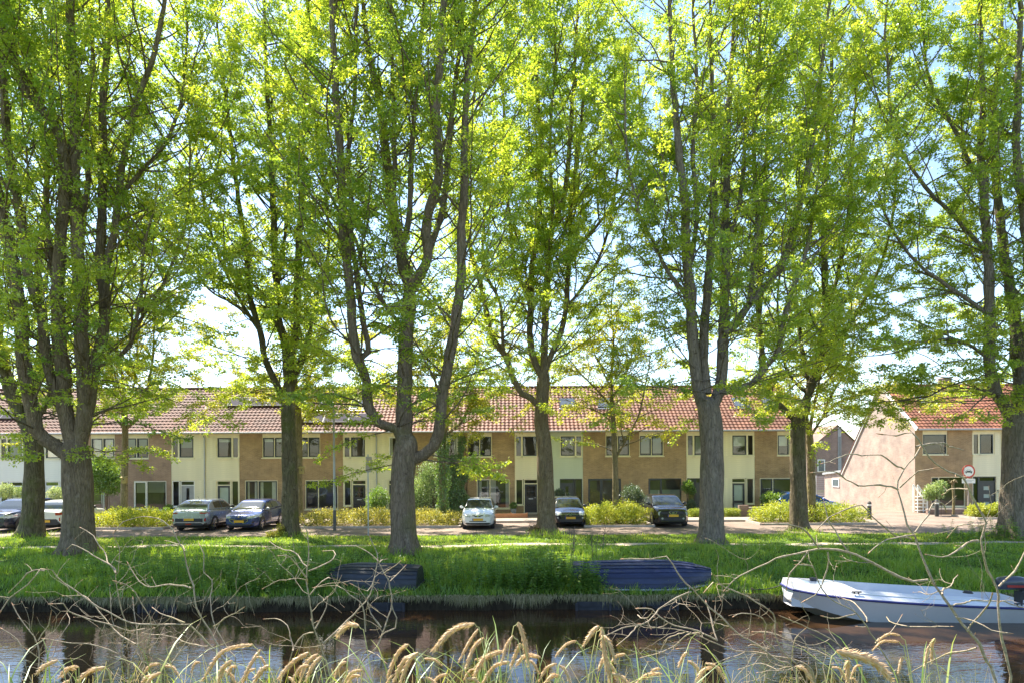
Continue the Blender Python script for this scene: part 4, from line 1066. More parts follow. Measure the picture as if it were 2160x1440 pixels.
# garden tree, bushes
def stemmed(label, blobs, px, Y, r, n, size, mat, seed, name='garden_tree', cat='tree', zt=None):
    x = (px - CX) * Y / F_PX
    t = shrub(name, label, cat, blobs, n, size, mat, seed, (x, Y, .01), stems=2)
    top = zt or np.mean([b[2] for b in blobs])
    V, F = tube_np(catmull([(0, 0, 0), (.04, .02, top * .5), (0, 0, top)], .15), r, 8); link('trunk', np_mesh('trunk', V, np.array(F), BARK, True), t)
    return t
stemmed('round bright green garden tree in front of the pale-curtained house', [ball(222, 1000, 32, 39.4, 1.05), ball(205, 1018, 24, 39.6), ball(238, 1022, 22, 39.2), ball(215, 985, 22, 39.4)], 222, 39.4, .09, 11000, .1, SHRUB_G, 51)
shrub('garden_bush', 'dark green rounded bush by the black door left of the big middle maple', 'bush', [ball(798, 1052, 24, 39.6, 1.1), ball(790, 1070, 20, 39.3)], 8000, .07, SHRUB_G, 52)
shrub('garden_bush', 'loose light green tall bush left of the ivy wall', 'bush', [ball(890, 1035, 34, 39.6, 1.3), ball(905, 1000, 22, 39.6, 1.4), ball(868, 1060, 22, 39.4)], 9000, .09, SHRUB_V, 53, tint=.35, shell=.25)
shrub('garden_bush', 'grey-green bush beside the sparse young street tree', 'bush', [ball(1334, 1042, 22, 39.0, .95), ball(1350, 1056, 15, 39.0)], 6000, .075, SHRUB_D, 54, tint=.6)
stemmed('small clipped tree with bare stem by the dark front door', [ball(1451, 1026, 13, 40.6, 1.1), ball(1458, 1034, 9, 40.6)], 1449, 40.6, .07, 4000, .07, SHRUB_G, 55)
shrub('garden_bush', 'small dark bush at the foot of the clipped tree', 'bush', [ball(1458, 1066, 11, 40.2, 1.2)], 2500, .07, SHRUB_D, 56)
def box_hedge(label, px0, px1, y0, y1, Y, seed):
    a, b = P(px0, y0, Y), P(px1, y1, Y); w = b.x - a.x; n = max(3, int(w / .3))
    bl = [(a.x + (i + .5) * w / n, Y + (j - .5) * .25, a.z * (.32 + .42 * k), w / n * .75, .3, a.z * .34) for i in range(n) for j in range(2) for k in range(2)]
    shrub('box_hedge', label, 'hedge', bl, 6000, .05, SHRUB_Y, seed, tint=.25, group='clipped box hedges by the front doors')
box_hedge('clipped box hedge left of the thick grey trunk', 1454, 1482, 1073, 1092, 38.9, 57)
box_hedge('clipped box hedge right of the thick grey trunk, by the low brick wall', 1525, 1558, 1072, 1092, 38.9, 58)
stemmed('small variegated tree beside the bench corner of the gable house', [ball(1972, 1035, 20, 39.8, .85), ball(1960, 1042, 13, 39.8), ball(1985, 1024, 11, 39.8)], 1975, 39.8, .06, 2600, .11, SHRUB_V, 59)
shrub('garden_bush', 'white-flowering bush between the two left trunks', 'bush', [ball(118, 1042, 17, 39.5, 1.0), ball(12, 1040, 16, 39.5), ball(128, 1055, 15, 39.4)][0:1] + [ball(128, 1055, 15, 39.4)], 5000, .07, SHRUB_V, 60, tint=.8)
shrub('garden_bush', 'pale bush at the left picture edge behind the dark car', 'bush', [ball(14, 1035, 17, 39.5), ball(45, 1040, 15, 39.5)], 5000, .07, SHRUB_V, 61, tint=.65)
shrub('garden_bush', 'leafy shrub left of the small black hatchback by the grey door', 'bush', [ball(1180, 1040, 12, 40.5, .8), ball(1195, 1046, 8, 40.5)], 2600, .08, SHRUB_D, 62, tint=.7)
shrub('garden_bush', 'bright shrub under the end house window', 'bush', [ball(1628, 1052, 22, 40.2, .7), ball(1650, 1050, 14, 40.2, .8)], 5000, .08, SHRUB_G, 63, tint=.7)
# bare pruned tree stump with knobbly head
s = thing('pollarded_tree', 'bare knobbly-headed young tree in front of the gable house window', 'tree', (P(2011, 1080, 40.2).x, 40.2, 0))
V, F = tube_np(catmull([(0, 0, 0), (.03, 0, 1.0), (-.02, 0, 1.75), (-.03, 0, 1.95)], .12), .075, 8); link('trunk', np_mesh('trunk', V, np.array(F), BARK_S, True), s)
for i in range(9):
    a = i * .7; q = [(-.03, 0, 1.9), (-.03 + .12 * math.cos(a), .1 * math.sin(a), 2.0 + .05 * math.sin(i)), (-.03 + .26 * math.cos(a), .22 * math.sin(a), 2.05 + .12 * math.sin(i * 2.1))]
    V, F = tube_np(q, [.06, .05, .035], 6); link('knob', np_mesh('knob', V, np.array(F), BARK_S, True), s)

# ivy on the house wall and on the street tree trunk
def ivy():
    rng = np.random.default_rng(70); n = 12000
    px = rng.uniform(920, 998, n); py = rng.uniform(915, 1092, n)
    edge_r = 985 + 8 * np.sin(py * .09) + np.where(py > 1020, (py - 1020) * .25, 0) - np.where(py < 950, (950 - py) * .35, 0)
    edge_l = 948 + 10 * np.sin(py * .05 + 1) - np.where(py > 985, 22, 0)
    k = (px < edge_r) & (px > edge_l) & ~((px > 944) & (px < 966) & (py > 920) & (py < 958))
    px, py = px[k], py[k]; n = len(px)
    Yv = HY0 - rng.uniform(.03, .28, n) - np.where(py > 1030, rng.uniform(0, .5, n), 0)
    p = np.array([tuple(P(a, b, c)) for a, b, c in zip(px, py, Yv)])
    p = p[p[:, 2] > .03]; n = len(p)
    o = (p[:, 0].mean(), HY0 - .05, 0.0)
    root = thing('ivy', 'dark green ivy climbing the house wall beside the street tree', 'ivy', o)
    ax = rng.normal(0, .5, (n, 3)) + np.array((0, -.1, -.6)); nm = rng.normal(0, .4, (n, 3)) + np.array((0, -1, .3))
    tn = np.clip(.4 + .2 * np.sin(p[:, 0] * 5) * np.sin(p[:, 2] * 4) + rng.normal(0, .2, n), 0, 1)
    link('foliage', leaf_mesh('foliage', p - np.array(o), ax, nm, .11 * rng.uniform(.6, 1.3, n), tn, IVY, _BV, _BF), root)['kind'] = 'stuff'
    for i in range(7):
        x = o[0] + (i - 3) * .28
        V, F = tube_np(catmull([(x, HY0 - .04, 0), (x + rng.normal(0, .1), HY0 - .04, 2.0), (x + rng.normal(0, .2), HY0 - .04, 4.6)], .3), .015, 5)
        link('stem', np_mesh('stem', V - np.array(o), np.array(F), WOODM, True), root)
    n = 5200; z = rng.uniform(.05, 4.9, n); a = rng.uniform(0, 6.28, n); r = .26 + .10 * np.sin(z * 3 + a * 2) + rng.uniform(-.05, .08, n)
    bx = P(934, 1000, 35.8).x
    p = np.stack([bx + r * np.cos(a), 35.8 + r * np.sin(a), z], 1)
    root = thing('ivy', 'ivy sleeve wrapped round the young street tree trunk', 'ivy', (bx, 35.8, 0))
    out = np.stack([np.cos(a), np.sin(a), np.zeros(n)], 1)
    link('foliage', leaf_mesh('foliage', p - np.array((bx, 35.8, 0)), rng.normal(0, .5, (n, 3)) + np.array((0, 0, -.6)) + out * .3, out + rng.normal(0, .4, (n, 3)), .10 * rng.uniform(.6, 1.3, n),
         np.clip(.6 + rng.normal(0, .25, n), 0, 1), IVY, _BV, _BF), root)['kind'] = 'stuff'
ivy()

# ---------------------------------------------------------------- grass and weeds
GRASS = M_leaf('grass_blade', [(0, (.10, .185, .026)), (.4, (.18, .30, .034)), (.8, (.28, .39, .05)), (1, (.42, .43, .09))], (2.0, 1.9, .8), .05, .45)
DRYG = M_leaf('dry_grass', [(0, (.12, .15, .04)), (.35, (.26, .24, .10)), (.7, (.42, .36, .20)), (1, (.56, .49, .32))], (1.2, 1.2, .9), .02, .35)
def blades(pos, h, w, lean, tint, mat, name, rng):
    """two-segment bent blades"""
    n = len(pos); a = rng.uniform(0, 6.283, n); s = np.stack([np.cos(a), np.sin(a), np.zeros(n)], 1) * (w / 2)[:, None]
    l = rng.normal(0, 1, (n, 3)); l[:, 2] = 0; l *= lean[:, None]
    m = pos + np.stack([l[:, 0] * .35, l[:, 1] * .35, h * .6], 1); t = pos + np.stack([l[:, 0], l[:, 1], h * (1 - .25 * np.minimum(1, lean / (h + 1e-6)))], 1)
    V = np.stack([pos - s, pos + s, m + s * .75, m - s * .75, t], 1).reshape(-1, 3)
    k = (np.arange(n) * 5)[:, None, None]; F = (k + np.array([(0, 1, 2), (0, 2, 3), (3, 2, 4)])[None]).reshape(-1, 3)
    return np_mesh(name, V, F, mat, False, np.repeat(tint, 5))
_gz = np.vectorize(ground_z)
def grass():
    rng = np.random.default_rng(80)
    def field(n, y0, y1, hf, wf, name, label, cond=None, mat=GRASS, tb=.45, leanf=.6):
        y = rng.uniform(y0, y1, n); x = rng.uniform(-1, 1, n) * (.80 * y + 1.5)
        if cond is not None:
            k = cond(x, y); x, y = x[k], y[k]
        n = len(x); z = _gz(x, y)
        cl = .5 + .5 * np.sin(x * 1.7 + 1.3 * np.sin(y * 1.1)) * np.sin(y * 1.9 + np.sin(x * .8)); cl2 = .5 + .5 * np.sin(x * .53 + y * .4)
        h = hf(x, y, cl) * rng.uniform(.55, 1.25, n); w = wf * rng.uniform(.6, 1.3, n)
        tn = np.clip(tb + .30 * (cl - .5) + .3 * (cl2 - .5) + rng.normal(0, .19, n), 0, 1)
        me = blades(np.stack([x, y, z - .01], 1), h, w, h * leanf * rng.uniform(.3, 1.2, n), tn, mat, name, rng)
        tag(link(name, me), label, 'grass', kind='stuff')
    pathy = lambda x: 26.15 + .12 * np.sin(x * .35) + .08 * np.sin(x * .9 + 1)
    off_path = lambda x, y: (np.abs(y - pathy(x)) > .36) | (rng.uniform(0, 1, len(x)) < .06)
    field(44000, 25.0, 29.75, lambda x, y, c: .07 + .07 * c, .022, 'verge_grass', 'short sunlit verge grass between the street and the footpath', off_path, tb=.62)
    field(85000, 18.12, 26.0, lambda x, y, c: np.where(y < 21.5, .22, .14) * (.45 + 1.25 * c), .02, 'bank_grass', 'long lush grass covering the canal bank', off_path, tb=.42)
    # taller tufts round the trunk feet and scattered on the bank
    feet = [(P(a, b, c).x, c) for a, b, c in ((66, 1133, 29.9), (165, 1165, 24.5), (612, 1130, 29.9), (852, 1165, 24.1), (1152, 1120, 31.3 - 1.7), (1500, 1146, 26.5), (1686, 1119, 29.6), (2142, 1135, 27.8))]
    tx, ty = [], []
    for fx_, fy_ in feet:
        a = rng.uniform(0, 6.283, 260); r_ = .45 + np.abs(rng.normal(0, .28, 260)); tx.append(fx_ + r_ * np.cos(a)); ty.append(fy_ + r_ * np.sin(a))
    for _ in range(170):
        cx, cy = rng.uniform(-14, 14), rng.uniform(18.3, 25); tx.append(cx + rng.normal(0, .10, 40)); ty.append(cy + rng.normal(0, .10, 40))
    tx, ty = np.concatenate(tx), np.concatenate(ty); n = len(tx); h = rng.uniform(.14, .42, n)
    me = blades(np.stack([tx, ty, _gz(tx, ty) - .01], 1), h, rng.uniform(.010, .022, n), h * rng.uniform(.15, .7, n), np.clip(rng.normal(.62, .2, n), 0, 1), GRASS, 'grass_tufts', rng)
    tag(link('grass_tufts', me), 'longer grass tufts round the trunk feet and over the bank', 'grass', kind='stuff')
    # dry overhanging fringe at the water's edge
    n = 30000; x = rng.uniform(-17, 17, n); wob = np.array([edge_wob(a) for a in x])
    clump = (.5 + .5 * np.sin(x * 2.3 + np.sin(x * .9) * 2)) * (.5 + .5 * np.sin(x * .7 + 1)); k = rng.uniform(0, 1, n) < .18 + .95 * clump
    x = x[k]; wob = wob[k]; clump = clump[k]; n = len(x)
    p0 = np.stack([x, 18.12 + wob + rng.uniform(-.05, .12, n), np.full(n, -.42) + rng.uniform(-.05, .05, n)], 1)
    out = rng.uniform(.06, .26, n); dn = rng.uniform(.06, .34, n) * (.45 + .75 * clump); sx = rng.normal(0, .09, n); w = rng.uniform(.004, .011, n)
    m = p0 + np.stack([sx * .5, -out * .8, .05 - dn * .15], 1); t = p0 + np.stack([sx, -out, -dn], 1)
    sd = np.stack([w, np.zeros(n), np.zeros(n)], 1)
    V = np.stack([p0 - sd, p0 + sd, m + sd, m - sd, t], 1).reshape(-1, 3); kk = (np.arange(n) * 5)[:, None, None]
    F = (kk + np.array([(0, 1, 2), (0, 2, 3), (3, 2, 4)])[None]).reshape(-1, 3)
    tag(link('dry_grass_fringe', np_mesh('dry_grass_fringe', V, F, DRYG, False, np.repeat(np.clip(rng.normal(.5, .25, n), 0, 1), 5))), 'dry grass hanging over the bank edge above the water', 'grass', kind='stuff')
grass()
NETTLE = M_leaf('nettle_leaf', [(0, (.08, .17, .03)), (.5, (.15, .27, .045)), (1, (.26, .37, .07))], (1.9, 1.8, .8), .05, .45)
def weeds():
    rng = np.random.default_rng(81); P0 = []; A0 = []; N0 = []; S0 = []; T0 = []; tb = Tubes()
    spots = []
    for _ in range(620):
        r = rng.uniform()
        if r < .38: x = rng.normal(1.2, 1.0); y = rng.uniform(18.3, 19.9)      # between the two upturned boats
        elif r < .62: x = rng.normal(-4.6, 1.5); y = rng.uniform(18.4, 20.0)
        elif r < .76: x = rng.normal(-9.0, 2.0); y = rng.uniform(18.4, 20.3)
        elif r < .84: x = rng.normal(2.1, .4); y = rng.uniform(18.2, 18.6)
        else: x = rng.uniform(-14, 13); y = rng.uniform(18.4, 22)
        if -5.1 < x < -2.3 and y < 20.0: continue
        if 1.6 < x < 5.9 and 18.6 < y < 20.2: continue
        if 2.5 < x < 5.9 and y < 20.2: continue
        spots.append((x, y, rng.uniform(.35, 1.05)))
    for x, y in [(19.6, 27.0)] * 30 + [(18.6, 26.6)] * 14 + [(15.4, 20.5)] * 14:
        spots.append((x + rng.normal(0, .8), y + rng.normal(0, .5), rng.uniform(.3, 1.0)))
    for x, y, h in spots:
        z = ground_z(x, y); l = rng.normal(0, .12, 2) * h
        pts = [np.array((x, y, z - .02)), np.array((x + l[0] * .4, y + l[1] * .4, z + h * .5)), np.array((x + l[0], y + l[1], z + h))]
        tb.add(pts, [.006, .005, .003], 3)
        for t in np.arange(.12, 1.0, .075):
            c = pts[0] + (pts[2] - pts[0]) * t; a0 = rng.uniform(0, 6.28)
            for s in (0, math.pi, math.pi / 2, -math.pi / 2)[:(2 if t < .5 else 4)]:
                d = np.array((math.cos(a0 + s), math.sin(a0 + s), .25 if t > .8 else -.1)); P0.append(c); A0.append(d); N0.append((0, 0, 1) + rng.normal(0, .3, 3)); S0.append(rng.uniform(.10, .17) * (1.1 - .45 * t)); T0.append(rng.uniform(.25, .85))
    me = leaf_mesh('weeds', np.array(P0), np.array(A0), np.array(N0), np.array(S0), np.array(T0), NETTLE, _BV, _BF)
    o = tag(link('tall_weeds', me), 'tall leafy nettles and willowherb along the canal bank', 'weeds', kind='stuff')
    tb.build('weed_stems', M_plain('weed_stem', (.09, .13, .04), .8), o)['kind'] = 'stuff'
weeds()

# shaggy growth at two trunk feet, dead stalks on the bank
c = P(590, 1122, 29.6); shrub('sucker_growth', 'pale shaggy shoots at the foot of the narrow dark maple', 'shoots', [(c.x + .1, 29.55, .22, .30, .25, .34), (c.x - .25, 29.4, .10, .35, .3, .16)], 1300, .085, SHRUB_O, 65, (c.x, 29.5, .01), tint=.5, shell=.2)
c = P(1128, 1112, 31.1); shrub('sucker_growth', 'pinkish-brown shoots at the left foot of the upright maple', 'shoots', [(c.x, 31.0, .14, .32, .25, .2)], 1200, .07, M_leaf('rusty_shoot', [(0, (.2, .13, .08)), (1, (.45, .33, .22))], (1.2, 1.2, .9), .03, .35), 66, (c.x, 31.0, .01), shell=.2)
def stalks():
    rng = np.random.default_rng(88); DM = M_plain('dead_stalk', (.13, .10, .08), .9)
    o = np.array((2.0, 19.6, ground_z(2.0, 19.6))); root = thing('dead_weed_stalks', 'dark dead weed stalks behind the blue upturned boat', 'weeds', tuple(o))
    for i in range(9):
        x = 1.5 + rng.uniform(0, 1.6); y = 20.2 + rng.uniform(0, 1.2); h = rng.uniform(.9, 1.5); z = ground_z(x, y); tb = Tubes()
        top = np.array((x + rng.normal(0, .12), y + rng.normal(0, .1), z + h)); b = np.array((x, y, z))
        tb.add(catmull([b, (b + top) / 2 + rng.normal(0, .03, 3), top], .15), .006, 4)
        for k in range(7):
            p = b + (top - b) * rng.uniform(.55, 1); d = rng.normal(0, 1, 3); d[2] = abs(d[2]) + .3; d /= np.linalg.norm(d); tb.add([p, p + d * rng.uniform(.08, .2)], [.004, .006], 4)
        tb.build('stalk', DM, root, o)
stalks()
# ---------------------------------------------------------------- cars
def M_paint(name, col, metal=.25):
    m, nt, out = newmat(name)
    f = noise(nt, coords(nt), 2.2, 5)
    c = ramp(nt, f, [(.3, tuple(x * .92 for x in col)), (.7, tuple(min(1, x * 1.06) for x in col))]).outputs[0]
    d = ramp(nt, noise(nt, coords(nt), 9, 5, .7), [(.3, (.16,) * 3), (.8, (.34,) * 3)]).outputs[0]
    pbsdf(nt, out, c, d, metal, .5, None, .9); return m
TYRE = M_plain('tyre_rubber', (.022, .022, .023), .85, var=.2)
RIMM = M_plain('alloy', (.5, .5, .51), .3, .8, var=.1)
TRIM = M_plain('black_plastic', (.028, .028, .03), .55, var=.15)
CHROME = M_plain('chrome', (.75, .75, .75), .12, 1.0, var=.03)
LAMP = M_plain('headlamp_lens', (.55, .57, .58), .12, .35, .9, var=.25, scale=9)
TAIL = M_plain('tail_lamp', (.35, .02, .015), .15, 0, .8, var=.2)
PLATE = M_plain('yellow_plate', (.72, .40, .02), .45, var=.04)
PLATEB = M_plain('plate_blue', (.02, .05, .3), .45, var=.04)
CARGLASS = None
def M_carglass():
    m, nt, out = newmat('car_glass')
    n = bump(nt, noise(nt, coords(nt), 1.5, 2), .05, .03)
    pbsdf(nt, out, (.035, .045, .045), .03, 0, .9, n); return m
CARGLASS = M_carglass()

def interp(tab, x):
    for (a, ya), (b, yb) in zip(tab, tab[1:]):
        if x <= b:
            t = (x - a) / (b - a) if b > a else 0; t = max(0, min(1, t)); return ya + (yb - ya) * t
    return tab[-1][1]
class FaceBin:
    def __init__(s): s.parts = {}
    def add(s, key, verts):
        V, F = s.parts.setdefault(key, ([], [])); n = len(V); V.extend(verts); F.append(tuple(range(n, n + len(verts))))
def weld(V, F):
    d = {}; nv = []; m = []
    for v in V:
        k = (round(v[0], 4), round(v[1], 4), round(v[2], 4))
        if k not in d: d[k] = len(nv); nv.append(v)
        m.append(d[k])
    nf = []
    for f in F:
        g = []
        for i in f:
            if m[i] not in g: g.append(m[i])
        if len(g) > 2: nf.append(tuple(g))
    return nv, nf
def car(label, cat, loc, rz, S):
    root = thing(S.get('name', 'parked_car'), label, cat, loc, 'cars parked along the street', rz)
    L, W, H = S['L'], S['W'], S['H']; hw = W / 2
    paint = S['paint']; front = S.get('front', []); rear = S.get('rear', [])
    belt = S['belt']            # table l -> shoulder height
    zbt = [(0, .30), (.12, .20), (L - .15, .22), (L, .32)]
    cf, lf, cr, lr = S.get('nose', (.20, .55)) + S.get('tail', (.13, .45))
    def plan(l):
        k = 1 - cf * max(0, (lf - l) / lf) ** 2.2 - cr * max(0, (l - (L - lr)) / lr) ** 2.4
        return hw * k
    def section(l):
        w = plan(l); zb = interp(zbt, l); zs = interp(belt, l); hd = zs - zb
        ctl = [(0, zb), (.55 * w, zb), (.82 * w, zb), (.95 * w, zb + .07), (.99 * w, zb + .20), (w, zb + .42 * hd), (.995 * w, zb + .62 * hd), (.985 * w, zs - .14), (.965 * w, zs - .07), (.92 * w, zs - .02), (.82 * w, zs + .005), (.5 * w, zs + .028), (0, zs + .04)]
        out = []
        for a, b in zip(ctl, ctl[1:]):
            n = max(1, int(math.hypot(a[0] - b[0], a[1] - b[1]) / .055))
            out += [(a[0] + (b[0] - a[0]) * i / n, a[1] + (b[1] - a[1]) * i / n) for i in range(n)]
        out.append(ctl[-1]); return out
    # same number of points in every section
    def sec_n(l, counts=[2, 2, 3, 3, 4, 4, 3, 2, 2, 3, 5, 7]):
        w = plan(l); zb = interp(zbt, l); zs = interp(belt, l); hd = zs - zb
        ctl = [(0, zb), (.55 * w, zb), (.82 * w, zb), (.95 * w, zb + .06), (.985 * w, zb + .16), (w, zb + .40 * hd), (.998 * w, zb + .60 * hd), (.988 * w, zb + .78 * hd), (.97 * w, zb + .88 * hd), (.93 * w, zb + .95 * hd), (.84 * w, zb + .985 * hd), (.5 * w, zs + .015), (0, zs + .03)]
        out = []
        for (a, b), n in zip(zip(ctl, ctl[1:]), counts):
            out += [(a[0] + (b[0] - a[0]) * i / n, a[1] + (b[1] - a[1]) * i / n) for i in range(n)]
        out.append(ctl[-1]); return out
    ls = [0, .025, .06, .10, .15, .2, .26, .32, .39, .46]
    x = .53
    while x < L - .5: ls.append(x); x += .09
    ls += [L - t for t in (.46, .39, .32, .26, .2, .15, .1, .06, .025, 0)]
    fb = FaceBin(); secs = [sec_n(l) for l in ls]
    doors = S.get('doors', ())
    def bulge_f(w, l=0): return -.09 * (1 - (w / hw) ** 2) if l == 0 else 0
    def key_for(l, w, z):
        for nm, mt, pr in front:
            if pr(l, abs(w), z, w): return (nm, mt, 1 if w > 0 else -1) if nm in ('headlight', 'fog_light') else (nm, mt, 0)
        for nm, mt, pr in rear:
            if pr(L - l, abs(w), z, w): return (nm, mt, 1 if w > 0 else -1) if nm in ('tail_light', 'reflector') else (nm, mt, 0)
        if abs(w) > .8 * hw:
            for i, (a, b) in enumerate(doors):
                if a < l < b and z > .34: return ('door', paint, (i + 1) * (1 if w > 0 else -1))
        if S.get('clad') and (z < .30 or (abs(w) > .8 * hw and z < .38)): return ('cladding', TRIM, 0)
        return ('body', paint, 0)
    def fx(l, w):   # bend nose and tail in plan
        k = (1 - min(1, abs(w) / hw) ** 2)
        return l - .10 * k * max(0, 1 - l / .5) + .07 * k * max(0, 1 - (L - l) / .45)
    for i in range(len(ls) - 1):
        A, B = secs[i], secs[i + 1]
        for j in range(len(A) - 1):
            for s in (1, -1):
                q = [(s * A[j][0], fx(ls[i], A[j][0]), A[j][1]), (s * B[j][0], fx(ls[i + 1], B[j][0]), B[j][1]), (s * B[j + 1][0], fx(ls[i + 1], B[j + 1][0]), B[j + 1][1]), (s * A[j + 1][0], fx(ls[i], A[j + 1][0]), A[j + 1][1])]
                w = s * (A[j][0] + A[j + 1][0] + B[j][0] + B[j + 1][0]) / 4; z = (A[j][1] + A[j + 1][1] + B[j][1] + B[j + 1][1]) / 4
                fb.add(key_for((ls[i] + ls[i + 1]) / 2, w, z), q if s > 0 else q[::-1])
    for l, sec in ((0, secs[0]), (L, secs[-1])):
        n = 26; sub = []
        for a, b in zip(sec, sec[1:]): sub.append(a)
        sub.append(sec[-1])
        # resample the side profile by height for a regular grid
        zs_ = np.linspace(sub[0][1], sub[-1][1], 19); pz = np.array([p[1] for p in sub]); pw = np.array([p[0] for p in sub])
        rows = []
        for z in zs_:
            k = np.where(pz <= z + 1e-6)[0].max(); k = min(k, len(pz) - 2)
            wv = max([pw[m] + (pw[m + 1] - pw[m]) * ((z - pz[m]) / (pz[m + 1] - pz[m] + 1e-9)) for m in range(len(pz) - 1) if pz[m] - 1e-6 <= z <= pz[m + 1] + 1e-6] + [.02])
            rows.append((max(.02, wv), z))
        rows[-1] = (sub[-3][0], rows[-1][1])
        for (w0, z0), (w1, z1) in zip(rows, rows[1:]):
            for c in range(n):
                s0, s1 = -1 + 2 * c / n, -1 + 2 * (c + 1) / n
                q = [(w0 * s0, fx(l, w0 * s0), z0), (w0 * s1, fx(l, w0 * s1), z0), (w1 * s1, fx(l, w1 * s1), z1), (w1 * s0, fx(l, w1 * s0), z1)]
                fb.add(key_for(l, (w0 + w1) / 2 * (s0 + s1) / 2, (z0 + z1) / 2), q if l == 0 else q[::-1])
    # cabin
    c0, c1, c2, c3 = S['cabin']; wr = S.get('roofw', .74) * hw; wbk = .925
    roof = [(c0, interp(belt, c0) + .01), (c0 + .3 * (c1 - c0), interp(belt, c0) + .01 + .345 * (H - .05 - interp(belt, c0))), (c1 - .1, H - .10), (c1 + .06, H - .045), (c1 + .45, H - .008), ((c1 + c2) / 2 + .2, H), (c2 - .1, H - .035), (c2, H - .06)] + S['back'] + [(c3, interp(belt, c3) - .02)]
    cl = []; x = c0
    while x < c3 - .01: cl.append(x); x += .06
    cl.append(c3)
    cs = []
    for l in cl:
        zb = interp(belt, l) - .015; h = max(zb + .005, interp(roof, l)); hh = h - zb; wb = plan(l) * wbk; e = min(.075, .35 * hh)
        f = min(1, hh / (H - 1.0)); wt = wb + (min(wr, wb) - wb) * f
        sec = [(wb + (wt - wb) * (k / 8) ** 1.2, zb + (hh - e) * k / 8) for k in range(9)] + [(wt * .965, zb + hh - e * .5), (wt * .9, zb + hh - e * .2), (wt * .75, zb + hh - e * .08), (wt * .5, h - e * .03), (wt * .25, h), (0, h)]
        cs.append(sec)
    sw = S['sidewin']
    ws0, ws1 = S['screen']; rw0, rw1 = S['rearwin']
    for i in range(len(cl) - 1):
        A, B = cs[i], cs[i + 1]; l = (cl[i] + cl[i + 1]) / 2
        for j in range(len(A) - 1):
            for s in (1, -1):
                q = [(s * A[j][0], cl[i], A[j][1]), (s * B[j][0], cl[i + 1], B[j][1]), (s * B[j + 1][0], cl[i + 1], B[j + 1][1]), (s * A[j + 1][0], cl[i], A[j + 1][1])]
                zm = sum(p[2] for p in q) / 4
                key = ('roof', S.get('roofpaint', paint), 0)
                if j >= 9:
                    if ws0 < l < ws1: key = ('windscreen', CARGLASS, 0)
                    elif rw0 < l < rw1: key = ('rear_window', CARGLASS, 0)
                elif 1 <= j <= 6:
                    for t, (a, b) in enumerate(sw):
                        if a < l < b: key = ('side_window', CARGLASS, (t + 1) * s)
                    if key[0] == 'roof' and any(abs(l - p) < .06 for p in S.get('bpillar', ())): key = ('pillar', TRIM, s)
                fb.add(key, q if s > 0 else q[::-1])
    for (nm, mt, _), (V, F) in fb.parts.items():
        v, f = weld(V, F)
        me = bpy.data.meshes.new(nm); me.from_pydata(v, [], f); me.materials.append(mt)
        me.polygons.foreach_set('use_smooth', np.ones(len(me.polygons), dtype=bool)); link(nm, me, root)
    # running gear
    MB().box(-hw * .82, hw * .82, .35, L - .35, .16, .34).build('underbody', TRIM, root)
    wrad = S.get('wheel', .31)
    for l in S['axles']:
        for s in (1, -1):
            xo = s * (plan(l) - .015)
            tb = MB(); n = 22; prof = [(.20, wrad * .62), (.195, wrad * .93), (.16, wrad), (.04, wrad), (.005, wrad * .93), (0, wrad * .66)]
            V = []; F = []
            for i in range(n):
                a = 2 * math.pi * i / n
                for d, r in prof: V.append((xo - s * d, l + r * math.cos(a), wrad + r * math.sin(a)))
            m = len(prof)
            for i in range(n):
                for j in range(m - 1): F.append((i * m + j, ((i + 1) % n) * m + j, ((i + 1) % n) * m + j + 1, i * m + j + 1))
            wl = link('wheel', None, root) if False else MB().add(V, F).build('wheel', TYRE, root, smooth=True)
            rm = MB(); rm.cyl((xo - s * .06, l, wrad), wrad * .66, s * .015, 20, 'x')
            for k in range(S.get('spokes', 5)):
                a = 2 * math.pi * k / S.get('spokes', 5) + .3
                rm.bar((xo - s * .025, l + .05 * math.cos(a), wrad + .05 * math.sin(a)), (xo - s * .03, l + wrad * .62 * math.cos(a), wrad + wrad * .62 * math.sin(a)), .05, .03)
            rm.cyl((xo - s * .05, l, wrad), .06, s * .04, 12, 'x')
            rm.build('rim', S.get('rim', RIMM), wl)
            ar = MB(); n = 16; V = []; F = []
            for i in range(n + 1):
                a = math.pi * (1.12 * i / n - .06)
                for r in (wrad * .80, wrad + .075):
                    V.append((s * (plan(l + r * math.cos(a) * .8) + .006), l + r * math.cos(a), wrad + r * math.sin(a)))
                if i: F.append((2 * i - 2, 2 * i, 2 * i + 1, 2 * i - 1))
            ar.add(V, F).build('wheel_arch', TRIM, root)
    # mirrors
    for s in (1, -1):
        ml = c0 + .42; mz = interp(belt, ml) + .07; mb = MB(); V = []; F = []
        for i in range(7):
            t = math.pi * i / 6
            for j in range(10):
                a = 2 * math.pi * j / 10; V.append((s * (hw * .95 + .10) + .105 * math.cos(t), ml + .05 * math.sin(t) * math.cos(a), mz + .075 * math.sin(t) * math.sin(a)))
        for i in range(6):
            for j in range(10): F.append((i * 10 + j, i * 10 + (j + 1) % 10, (i + 1) * 10 + (j + 1) % 10, (i + 1) * 10 + j))
        mb.add(V, F).bar((s * hw * .88, ml, mz - .05), (s * (hw * .95 + .05), ml, mz - .03), .04)
        mb.build('mirror', S.get('mirror', paint), root, smooth=True)
    # number plate
    for end, z in S['plates']:
        y = -.115 if end == 'f' else L + .085; d = -1 if end == 'f' else 1
        if end == 'f': y -= S.get('plate_out', .0)
        p = MB().box(-.26, .26, min(y, y + d * .012), max(y, y + d * .012), z - .055, z + .055).build('number_plate', PLATE, root)
        xb = -.26 if end == 'f' else .22
        MB().box(xb, xb + .04, min(y + d * .013, y + d * .015), max(y + d * .013, y + d * .015), z - .053, z + .053).build('country_strip', PLATEB, p)
